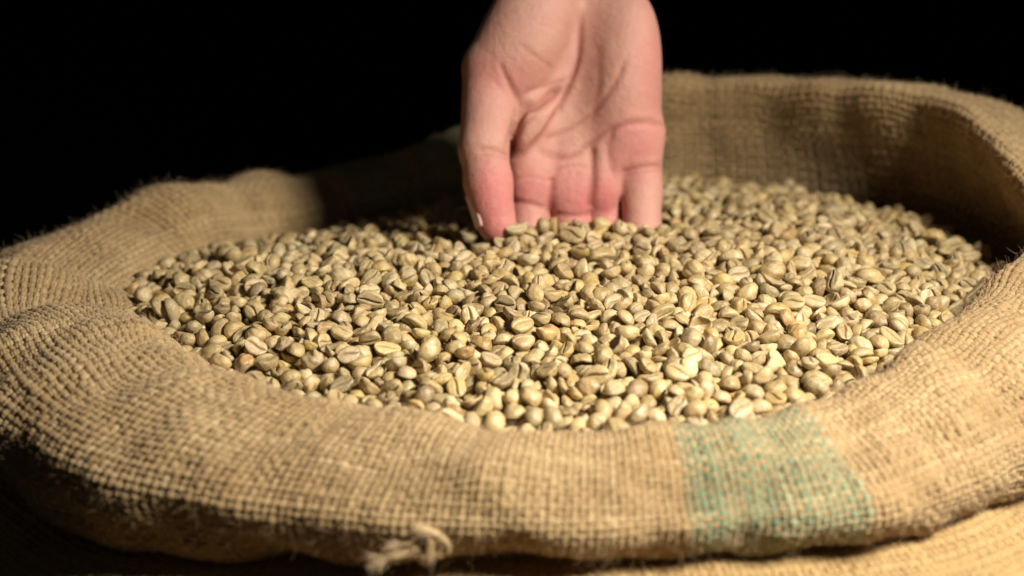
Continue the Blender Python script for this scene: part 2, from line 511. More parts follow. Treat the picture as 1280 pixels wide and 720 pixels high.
def fuzz(name, G, nrm, count, seed, parent, lo, hi, weight=None):
    """loose jute fibres standing off the cloth, as hair curves"""
    rng = np.random.default_rng(seed)
    nr, nc = G.shape[:2]
    flat = np.arange(nr * nc) if weight is None else rng.permutation(np.repeat(np.arange(nr * nc), 1))
    pr = None if weight is None else (weight / weight.sum()).ravel()
    idx = rng.choice(nr * nc, count, p=pr)
    P0 = G.reshape(-1, 3)[idx] + rng.normal(0, .0008, (count, 3))
    N0 = nrm.reshape(-1, 3)[idx]
    D = unit(N0 * rng.uniform(.15, .9, (count, 1)) + rng.normal(0, .6, (count, 3)))
    B = unit(rng.normal(0, 1, (count, 3)))
    Ln = lo + (hi - lo) * rng.random((count, 1)) ** 2.6
    pts = np.stack([P0 + D * Ln * t + B * Ln * .45 * t * t - N0 * Ln * .25 * t * t for t in np.linspace(0, 1, 5)], 1)
    cu = bpy.data.hair_curves.new(name)
    cu.add_curves([5] * count)
    cu.position_data.foreach_set("vector", pts.astype(np.float32).ravel())
    a = cu.attributes.get("radius") or cu.attributes.new("radius", 'FLOAT', 'POINT')
    a.data.foreach_set("value", np.tile(np.array([.028, .028, .025, .018, .008]) * 1e-3, count).astype(np.float32))
    cu.materials.append(M_FIBRE)
    o = bpy.data.objects.new(name, cu)
    COL.objects.link(o); o.parent = parent; o["kind"] = "stuff"
    return o

sack = bpy.data.objects.new("burlap_sack", None)
sack.location = (0, 0, 0); sack.empty_display_size = .05
COL.objects.link(sack)
tag(sack, "open burlap sack of green coffee beans with rolled-down cuff and faded green stripe", "sack")

NW, MW, KW = 500, 68, 3
phi = np.arange(NW * KW) * 360.0 / (NW * KW)
G = cuff_rows(phi, MW * KW + 1)
STRIPES = [(277.0, 294.0), (103.0, 124.0)]
def green_of(frac, rng):
    d = frac * 360
    for a, b in STRIPES:
        if a <= d <= b: return float(np.clip(rng.normal(.78, .16), .25, 1))
    return 0.0
cuff, nrm, pitch = weave("rolled_cuff", G, True, KW, green_of, 0.0, 5, sack, stain_of=lambda f: .34 * any(a <= f * 360 <= b for a, b in STRIPES))
shell("shade_backing", G, nrm, pitch * .34, True, M_SHADE_BACKING, cuff)  # added backing sheet; its dark brown paints the shade between cuff yarns
fuzz("loose_fibres", G, nrm, 150000, 6, cuff, .0015, .0060)

KB = 2
phi_b = np.linspace(170, 375, 270 * KB + 1)
def body_only(phi, n, top):
    B = body_rows(phi, 400)
    L = int(400 * top)
    t = np.linspace(0, L, n); i = np.floor(t).astype(int).clip(0, 398); f = (t - i)[:, None, None]
    return B[i] * (1 - f) + B[i + 1] * f
GB = body_only(phi_b, 60 * KB + 1, .36)
bodyw, nb_, pb_ = weave("body_cloth", GB, False, KB, lambda f, r: 0.0, .55, 15, sack)
phi_f = np.arange(360) * 1.0
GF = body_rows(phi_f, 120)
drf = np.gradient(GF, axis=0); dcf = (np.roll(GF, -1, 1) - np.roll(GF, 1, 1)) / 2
shell("shade_backing", GF, unit(np.cross(drf, dcf)), np.full(GF.shape[:2], .0011), True, M_SHADE_BACKING, bodyw)  # same shade-coloured backing under the body yarns, bare lower down
fuzz("loose_fibres", GB, nb_, 12000, 16, bodyw, .0012, .005)

# ------------------------------------------------------------------ hand (one continuous mesh grown from a distance field)
def surface_nets(F, org, h):
    S = F < 0
    nx, ny, nz = F.shape
    c = [(0,0,0),(1,0,0),(0,1,0),(1,1,0),(0,0,1),(1,0,1),(0,1,1),(1,1,1)]
    def sub(A, o): return A[o[0]:nx-1+o[0], o[1]:ny-1+o[1], o[2]:nz-1+o[2]]
    cnt = sum(sub(S, o).astype(np.int8) for o in c)
    act = (cnt > 0) & (cnt < 8)
    I = np.argwhere(act)
    ids = np.full(act.shape, -1, np.int64); ids[act] = np.arange(len(I))
    acc = np.zeros((len(I), 3)); n = np.zeros(len(I))
    for a in range(8):
        for b in range(a + 1, 8):
            if sum(abs(c[a][k] - c[b][k]) for k in range(3)) != 1: continue
            fa = F[I[:,0]+c[a][0], I[:,1]+c[a][1], I[:,2]+c[a][2]]
            fb = F[I[:,0]+c[b][0], I[:,1]+c[b][1], I[:,2]+c[b][2]]
            m = (fa < 0) != (fb < 0)
            t = np.where(m, fa / np.where(m, fa - fb, 1), 0)
            p = np.array(c[a]) + (np.array(c[b]) - np.array(c[a])) * t[:, None]
            acc += p * m[:, None]; n += m
    V = np.array(org) + (I + acc / n[:, None]) * h
    Q = []
    for ax in range(3):
        u, v = [(1, 2), (2, 0), (0, 1)][ax]
        sl = [slice(None)] * 3; sl2 = [slice(None)] * 3
        sl[ax] = slice(0, -1); sl2[ax] = slice(1, None)
        A, B = S[tuple(sl)], S[tuple(sl2)]
        E = np.argwhere(A != B)
        E = E[(E[:, u] > 0) & (E[:, v] > 0) & (E[:, u] < F.shape[u] - 1) & (E[:, v] < F.shape[v] - 1)]
        def cell(du, dv):
            J = E.copy(); J[:, u] -= du; J[:, v] -= dv
            return ids[J[:, 0], J[:, 1], J[:, 2]]
        q = np.stack([cell(1, 1), cell(0, 1), cell(0, 0), cell(1, 0)], 1)
        flip = ~A[E[:, 0], E[:, 1], E[:, 2]]
        q[flip] = q[flip][:, ::-1]
        Q.append(q)
    return V, np.concatenate(Q)

def smin(a, b, k):
    h = np.clip(.5 + .5 * (b - a) / k, 0, 1)
    return b * (1 - h) + a * h - k * h * (1 - h)

def rcone(P, a, b, ra, rb):
    a = np.array(a, np.float32); b = np.array(b, np.float32)
    ab = b - a
    t = np.clip(((P - a) @ ab) / (ab @ ab), 0, 1)
    return np.linalg.norm(P - a - t[..., None] * ab, axis=-1) - (ra + (rb - ra) * t)

def ellip(P, c, r, rot=0.0):
    """ellipsoid, turned by rot degrees in the palm plane"""
    q = P - np.array(c, np.float32)
    cs, sn = math.cos(R(rot)), math.sin(R(rot))
    q = np.stack([q[..., 0] * cs + q[..., 1] * sn, -q[..., 0] * sn + q[..., 1] * cs, q[..., 2]], -1)
    r = np.array(r, np.float32)
    k = np.linalg.norm(q / r, axis=-1)
    return k * (k - 1) / (np.linalg.norm(q / r ** 2, axis=-1) + 1e-6)

# millimetres; u to the little finger, w up the arm, d out of the palm
FINGERS = [  # joint positions and radii
 [((-14, 30, -3), 10.4), ((-14.8, 6, 1), 8.6), ((-14.8, -14, 10), 8.2), ((-14, -35, 23), 7.6), ((-12, -46, 34), 6.4)],
 [((3, 28, -4), 10.4), ((3, -1, 0), 8.5), ((3, -25, 8), 8.1), ((3.5, -46, 21), 7.6), ((4, -57, 32), 6.5)],
 [((16.8, 31, -4), 10.0), ((16.8, 4, -2.5), 7.6), ((16.5, -20, 6), 7.4), ((16, -40, 20), 7.2), ((15, -49, 31), 6.2)],
 [((31.5, 40, -1), 10.0), ((32.4, 15, 2), 8.4), ((32.4, -3, 7), 7.9), ((30, -21, 17), 7.2), ((28, -30, 27), 5.8)],
]
THUMB = [((-30, 66, 8), 12.2), ((-33.5, 32, 15.5), 9.7), ((-31.5, 18, 17.5), 9.5), ((-28, 1, 19.5), 8.0)]

def hand_field(P):
    pm = None
    def add(d, k):
        nonlocal pm
        pm = d if pm is None else smin(pm, d, k)
    # arm and wrist
    add(rcone(P, (-7, 128, -8), (-12, 330, -50), 15.5, 26), 1)
    add(rcone(P, (12, 128, -8), (16, 330, -50), 15.0, 25), 14)
    # metacarpals
    for a, b, ra, rb in (((-9, 116, -7), (-14, 30, -2), 13, 11.8), ((-1, 116, -8), (3.5, 26, -4), 13, 11.8),
                         ((8, 116, -8), (17, 30, -3.5), 13, 11.3), ((12, 116, -7), (31, 40, -2), 12, 10.6)):
        add(rcone(P, a, b, ra, rb), 7)
    # ball of the thumb, heel of the hand, adductor fold, pads under the fingers
    add(rcone(P, (-3, 113, 2), (-30, 66, 8), 13.0, 12.0), 9)
    add(ellip(P, (-16, 80, 11), (16, 29, 14), -24), 8)
    add(ellip(P, (26, 68, 4.5), (14, 31, 14), -4), 12)
    add(ellip(P, (-14, 44, 8), (9, 12.5, 7.5), -25), 4)
    add(ellip(P, (-14, 19, 5.5), (8.8, 12, 7)), 6)
    add(ellip(P, (2.5, 16, 5), (9, 13, 6.4)), 6)
    add(ellip(P, (16, 20, 4), (7.6, 13, 6.4)), 6)
    add(ellip(P, (28, 35, 4.5), (11, 11, 7)), 8)
    out = pm
    for F in FINGERS:
        d = None
        for (a, ra), (b, rb) in zip(F[:-1], F[1:]):
            s = rcone(P, a, b, ra, rb)
            d = s if d is None else smin(d, s, 2.5)
        # flesh of the first phalanx
        (a, ra), (b, rb) = F[0], F[1]
        out = np.minimum(out, smin(pm, d, 3.4))
    d = None
    for (a, ra), (b, rb) in zip(THUMB[:-1], THUMB[1:]):
        s = rcone(P, a, b, ra, rb)
        d = s if d is None else smin(d, s, 3.5)
    d = smin(d, ellip(P, (-31.0, 13, 21.5), (7.6, 12, 6.5), 8), 3)
    return np.minimum(out, smin(pm, d, 2.6))

def px2h(pts): return [((x - 705) / 2.98, (285 - y) / 2.98) for x, y in pts]
CREASES = [  # palm lines in palm millimetres: points, depth, half width
 (px2h([(724, 20), (722, 77), (708, 114), (688, 157), (668, 184), (640, 199)]), 1.3, 1.3),
 (px2h([(700, 113), (671, 137), (652, 141), (644, 166), (637, 192)]), 3.0, 1.9),
 (px2h([(668, 150), (655, 160), (645, 176)]), .5, 1.0),
 (px2h([(672, 192), (705, 201), (734, 183), (764, 163), (798, 156), (832, 157)]), .8, 1.3),
 (px2h([(680, 176), (712, 164), (742, 143), (766, 112), (778, 84)]), .55, 1.2),
 (px2h([(738, 186), (740, 222), (736, 262)]), 1.3, 1.6),
 (px2h([(690, 222), (688, 245), (685, 268)]), .7, 1.3),
 (px2h([(764, 163), (757, 190), (766, 222)]), .5, 1.6),
 (px2h([(776, 217), (800, 211), (828, 208)]), .8, 1.1),
 (px2h([(776, 222), (800, 217), (828, 214)]), .4, .8),
 (px2h([(640, 254), (660, 255), (680, 262)]), .7, 1.0),
 (px2h([(692, 268), (715, 272), (738, 268)]), .6, 1.0),
 (px2h([(600, 192), (620, 194), (640, 199)]), .7, 1.0),
 (px2h([(604, 199), (622, 201), (637, 204)]), .35, .8),
 (px2h([(626, 88), (633, 106), (648, 128)]), .5, 1.1),
 (px2h([(633, 104), (640, 122), (652, 138)]), .4, .9),
 (px2h([(655, 120), (690, 107), (715, 100)]), .25, .9),
 (px2h([(645, 60), (665, 78), (690, 90)]), .2, 1.0),
 (px2h([(745, 60), (748, 110), (738, 160)]), .3, 1.6),
 (px2h([(690, 215), (715, 207), (735, 213)]), .25, .8),
 (px2h([(640, 226), (660, 222), (690, 228)]), .25, .8),
]
def seg_dist(p, pts):
    best = np.full(len(p), 1e9); par = np.zeros(len(p))
    n = len(pts) - 1
    for i in range(n):
        a, b = np.array(pts[i]), np.array(pts[i + 1])
        t = np.clip(((p - a) @ (b - a)) / ((b - a) @ (b - a)), 0, 1)
        d = np.linalg.norm(p - a - t[:, None] * (b - a), axis=1)
        m = d < best
        best[m] = d[m]; par[m] = (i + t[m]) / n
    return best, par

HAND_H = 0.9
def smooth_line(pts):
    q = [pts[0]]
    for a, b in zip(pts[:-1], pts[1:]):
        q += [tuple(np.array(a) * .75 + np.array(b) * .25), tuple(np.array(a) * .25 + np.array(b) * .75)]
    return q + [pts[-1]]

def build_hand():
    lo = np.array([-52, -70, -42]); hi = np.array([52, 290, 66])
    n = np.ceil((hi - lo) / HAND_H).astype(int)
    ax = [np.arange(k, dtype=np.float32) * HAND_H + l for k, l in zip(n, lo)]
    F = np.empty(n, np.float32)
    for s in range(0, n[0], 16):
        g = np.stack(np.meshgrid(ax[0][s:s + 16], ax[1], ax[2], indexing='ij'), -1).astype(np.float32)
        F[s:s + 16] = hand_field(g)
    F[:, -1, :] = np.maximum(F[:, -1, :], .5)          # closed at the far end of the forearm
    V, Q = surface_nets(F, lo, HAND_H)
    # relax the voxel steps
    E = np.concatenate([Q[:, [0, 1]], Q[:, [1, 2]], Q[:, [2, 3]], Q[:, [3, 0]]])
    cnt = np.bincount(E.ravel(), minlength=len(V))[:, None]
    for lam in (.5, -.52, .5, -.52, .5, -.52):
        acc = np.zeros_like(V)
        for k in range(3):
            acc[:, k] = np.bincount(E[:, 0], V[E[:, 1], k], len(V)) + np.bincount(E[:, 1], V[E[:, 0], k], len(V))
        V = V + lam * (acc / cnt - V)
    fn = np.cross(V[Q[:, 2]] - V[Q[:, 0]], V[Q[:, 3]] - V[Q[:, 1]])
    Nn = np.zeros_like(V)
    for k in range(4):
        for c in range(3): Nn[:, c] += np.bincount(Q[:, k], fn[:, c], len(V))
    Nn = unit(Nn)
    facing = np.clip(Nn[:, 2] * 2.5, 0, 1)
    disp = np.zeros(len(V)); cr = np.zeros(len(V))
    near = np.where((facing > 0) & (V[:, 1] < 110))[0]
    uw = V[near][:, :2]
    for k, (pts, dep, wid) in enumerate(CREASES):
        d, t = seg_dist(uw, smooth_line(smooth_line(pts)))
        taper = np.clip(np.minimum(t, 1 - t) * 5 + .25, 0, 1)
        g = np.exp(-(d / wid) ** 2) * taper
        lip = np.exp(-((d - 2.4 * wid) / (1.5 * wid)) ** 2) * taper
        disp[near] += -dep * g + .22 * dep * lip
        cr[near] = np.maximum(cr[near], np.exp(-(d / (.8 * wid)) ** 2) * taper * min(1, .35 + dep * .5))
    V = V + Nn * (disp * facing)[:, None]
    u, w, dd = V.T
    red = np.zeros(len(V))
    def spot(c, r, a):
        return a * np.exp(-(((u - c[0]) / r[0]) ** 2 + ((w - c[1]) / r[1]) ** 2))
    red += spot((-31, 8), (9, 16), .95) + spot((-14, 16), (10, 12), .45) + spot((4, 12), (11, 12), .55) + spot((18, 10), (9, 14), .5)
    red += spot((31, 34), (12, 14), .45) + spot((-34, 62), (8, 12), .3) + spot((-20, 60), (9, 10), .3) + spot((36, 70), (6, 22), .35)
    red += .25 * np.clip(-w / 20, 0, 1)
    return V, Q, np.clip(red * 1.35 + .06, 0, 1), np.clip(cr * facing, 0, 1)

HAND_ORG = np.array([.0218, .079, -.0024])
def hand_to_world(V):
    V = np.asarray(V) * 1e-3
    c, s = math.cos(R(PITCH)), math.sin(R(PITCH))
    u, w, d = V[:, 0], V[:, 1], V[:, 2]
    # camera-up leans back with the arm; d points out of the palm
    return HAND_ORG + np.stack([u, w * s - d * c, w * c + d * s], 1)

HV, HQ, HRED, HCR = build_hand()
hand = link("hand", mesh_from("hand", hand_to_world(HV), HQ, attrs={"red": HRED, "crease": HCR}), M_SKIN)
tag(hand, "bare right hand, palm towards the viewer, fingertips dug into the green coffee beans", "hand")
# thumbnail on the outer side of the thumb
def nail():
    n1, n2 = 12, 10
    s, t = np.meshgrid(np.linspace(0, 1, n1), np.linspace(-1, 1, n2), indexing='ij')
    a, b = np.array([-32.2, 14.5, 17.5]), np.array([-28.8, 0.5, 19.5])
    ax = unit(b - a)
    out = unit(np.array([-.95, -.12, .10])); out = unit(out - ax * (out @ ax))
    side = np.cross(ax, out)
    rad = 9.15 - 1.1 * s
    th = t * R(46) * (1 - .25 * (s - .5) ** 2)
    C = a + (b - a) * s[..., None]
    V = C + out * (rad * np.cos(th))[..., None] + side * (rad * np.sin(th))[..., None]
    i, j = np.meshgrid(np.arange(n1 - 1), np.arange(n2 - 1), indexing='ij')
    k = (i * n2 + j).ravel()
    return V.reshape(-1, 3), np.stack([k, k + 1, k + n2 + 1, k + n2], 1)
nv, nq = nail()
nail_o = link("thumbnail", mesh_from("thumbnail", hand_to_world(nv), nq), M_NAIL, hand)
sol = nail_o.modifiers.new("thickness", 'SOLIDIFY'); sol.thickness = .0006; sol.offset = -1

# ------------------------------------------------------------------ coffee beans
def bean_mesh(name, L, W, T, seed, fl=.16, groove=.9, gwid=.10, bend=0., egg=0., s_amp=.12, cup=0., cut=None, rough=.03, px=2.3, nx=22, nj=17):
    """plano-convex bean: domed back, flatter face with a wandering centre cut"""
    rng = np.random.default_rng(seed)
    x = -np.cos(np.pi * np.arange(nx + 1) / nx)
    x[0], x[-1] = -.9995, .9995
    b = np.clip(1 - np.abs(x) ** px, 0, 1) ** .5
    up = np.linspace(0, np.pi, nj)                     # domed back, right rim to left rim
    t = np.linspace(-1, 1, nj)[1:-1]
    yl = np.sign(t) * np.abs(t) ** 1.5                 # flat face, points gathered at the cut
    ys = np.concatenate([np.cos(up), yl])
    low = np.concatenate([np.zeros(nj, bool), np.ones(nj - 2, bool)])
    X = np.repeat(x[:, None], len(ys), 1)
    s = s_amp * np.sin(X * rng.uniform(2.2, 3.2) + rng.uniform(-.4, .4))
    Yn = np.repeat(ys[None], len(x), 0)
    Yn = np.where(low[None], Yn + s * (1 - np.abs(Yn)), Yn)
    B = b[:, None]
    zu = np.sqrt(np.clip(1 - ys ** 2, 0, 1)) ** .92
    Z = np.where(low[None], -fl * B * np.clip(1 - np.abs(Yn) ** 3, 0, 1) ** .5, (1 - fl) * B * zu[None])
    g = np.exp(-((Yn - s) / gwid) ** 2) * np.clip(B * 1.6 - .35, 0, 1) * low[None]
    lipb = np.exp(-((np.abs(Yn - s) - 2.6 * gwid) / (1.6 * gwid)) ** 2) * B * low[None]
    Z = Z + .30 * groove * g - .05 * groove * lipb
    if cup:
        rho = np.clip(Yn ** 2 + X ** 2, 0, 1)
        Z = np.where(low[None], Z + cup * (1 - fl * .5) * np.clip(1 - rho * 1.15, 0, 1) ** .7 * B, Z)
    ph = rng.uniform(0, 6.28, 6)
    lump = rough * (np.sin(3.1 * X + 2.3 * Yn + ph[0]) + .7 * np.sin(5.3 * Yn - 2 * Z + ph[1]) + .6 * np.sin(4.4 * X - 4.1 * Z * 2 + ph[2]) + .5 * np.sin(9 * X + 7 * Yn + ph[3]))
    k = 1 + lump * np.clip(B * 2, 0, 1)
    Yn, Z = Yn * B * k * (1 + egg * X), Z * k * (1 + .6 * egg * X)
    Z = Z - bend * X ** 2
    if cut is not None:
        lim = cut + .10 * np.sin(6 * Yn + ph[4]) + .08 * np.sin(9 * Z + ph[5])
        X = np.minimum(X, lim)
    V = np.stack([X * L / 2, Yn * W / 2, (Z - .3) * T], -1)
    n = len(ys)
    V = V.reshape(-1, 3)
    order = np.concatenate([np.arange(nj), nj + np.arange(nj - 2)])   # back left..right then face
    ring = np.concatenate([np.arange(nj), nj + np.arange(nj - 2)])
    i = np.arange(nx)[:, None]; j = np.arange(n)[None]
    j2 = (j + 1) % n
    q = np.stack([i * n + j, (i + 1) * n + j, (i + 1) * n + j2, i * n + j2], -1).reshape(-1, 4)
    caps = [np.array([0 * n + j, 0 * n + j + 1, 0 * n]) for j in range(1, n - 1)] + [np.array([nx * n, nx * n + j + 1, nx * n + j]) for j in range(1, n - 1)]
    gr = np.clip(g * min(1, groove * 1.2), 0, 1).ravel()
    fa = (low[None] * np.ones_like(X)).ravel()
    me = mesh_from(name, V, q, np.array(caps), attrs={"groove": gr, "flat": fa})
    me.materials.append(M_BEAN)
    return me

mm = 1e-3
bz = .87 * mm
BEANS = [  # mesh, share, shape word
 (bean_mesh("bean_oval",     9.4*bz, 7.2*bz, 4.6*bz, 1, rough=.04), 15, "oval"),
 (bean_mesh("bean_broad",    9.2*bz, 7.7*bz, 4.4*bz, 2, fl=.12, egg=.06, s_amp=.16, rough=.05), 13, "broad"),
 (bean_mesh("bean_long",    10.8*bz, 7.0*bz, 4.4*bz, 3, fl=.14, bend=.12, egg=-.06, rough=.045), 13, "long"),
 (bean_mesh("bean_small",    7.8*bz, 6.3*bz, 4.2*bz, 4, fl=.18, groove=.7, rough=.05), 12, "small"),
 (bean_mesh("bean_plump",    9.0*bz, 7.2*bz, 5.4*bz, 5, fl=.22, egg=.10, gwid=.08, rough=.045), 9, "plump"),
 (bean_mesh("bean_round",    7.6*bz, 6.2*bz, 5.8*bz, 6, fl=.46, groove=.6, gwid=.06, s_amp=.05, px=2.1), 6, "round"),
 (bean_mesh("bean_shell",    9.6*bz, 8.0*bz, 4.6*bz, 7, fl=.05, groove=.2, cup=.66, rough=.07), 6, "hollow"),
 (bean_mesh("bean_broken",   9.6*bz, 7.2*bz, 4.8*bz, 8, cut=.12, rough=.07), 6, "broken"),
 (bean_mesh("bean_wrinkled", 9.4*bz, 7.2*bz, 4.0*bz, 9, rough=.12, fl=.18, bend=.10, egg=.1), 9, "wrinkled"),
 (bean_mesh("bean_thin",    10.0*bz, 6.0*bz, 2.6*bz, 10, rough=.10, fl=.3, bend=.42, groove=.4), 5, "thin curved"),
 (bean_mesh("bean_large",   11.8*bz, 8.8*bz, 5.4*bz, 12, fl=.15, egg=.07, rough=.06, s_amp=.2), 4, "large"),
 (bean_mesh("bean_flat",     9.8*bz, 7.6*bz, 3.2*bz, 14, fl=.25, egg=-.08, rough=.08, s_amp=.22, groove=1.1), 8, "flattened"),
 (bean_mesh("bean_chip",     6.0*bz, 5.2*bz, 3.0*bz, 16, cut=.35, rough=.14, fl=.2, groove=.3), 4, "chipped small"),
]
def bean_level(x, y):
    """height of the heaped beans"""
    x, y = np.asarray(x), np.asarray(y)
    z = -.003 - .17 * (x - .05) ** 2 - .25 * (y + .02) ** 2
    ph = np.degrees(np.arctan2(y - CY, x - CX)); r = np.hypot(x - CX, y - CY)
    T = rim(ph)
    e = np.clip((r - T[..., 0] + .040) / .040, 0, 1)
    z = z - .006 * e ** 2
    z = z - .018 * np.clip((y - .05) / .1, 0, 1) * np.clip((.03 - x) / .1, 0, 1)
    return z

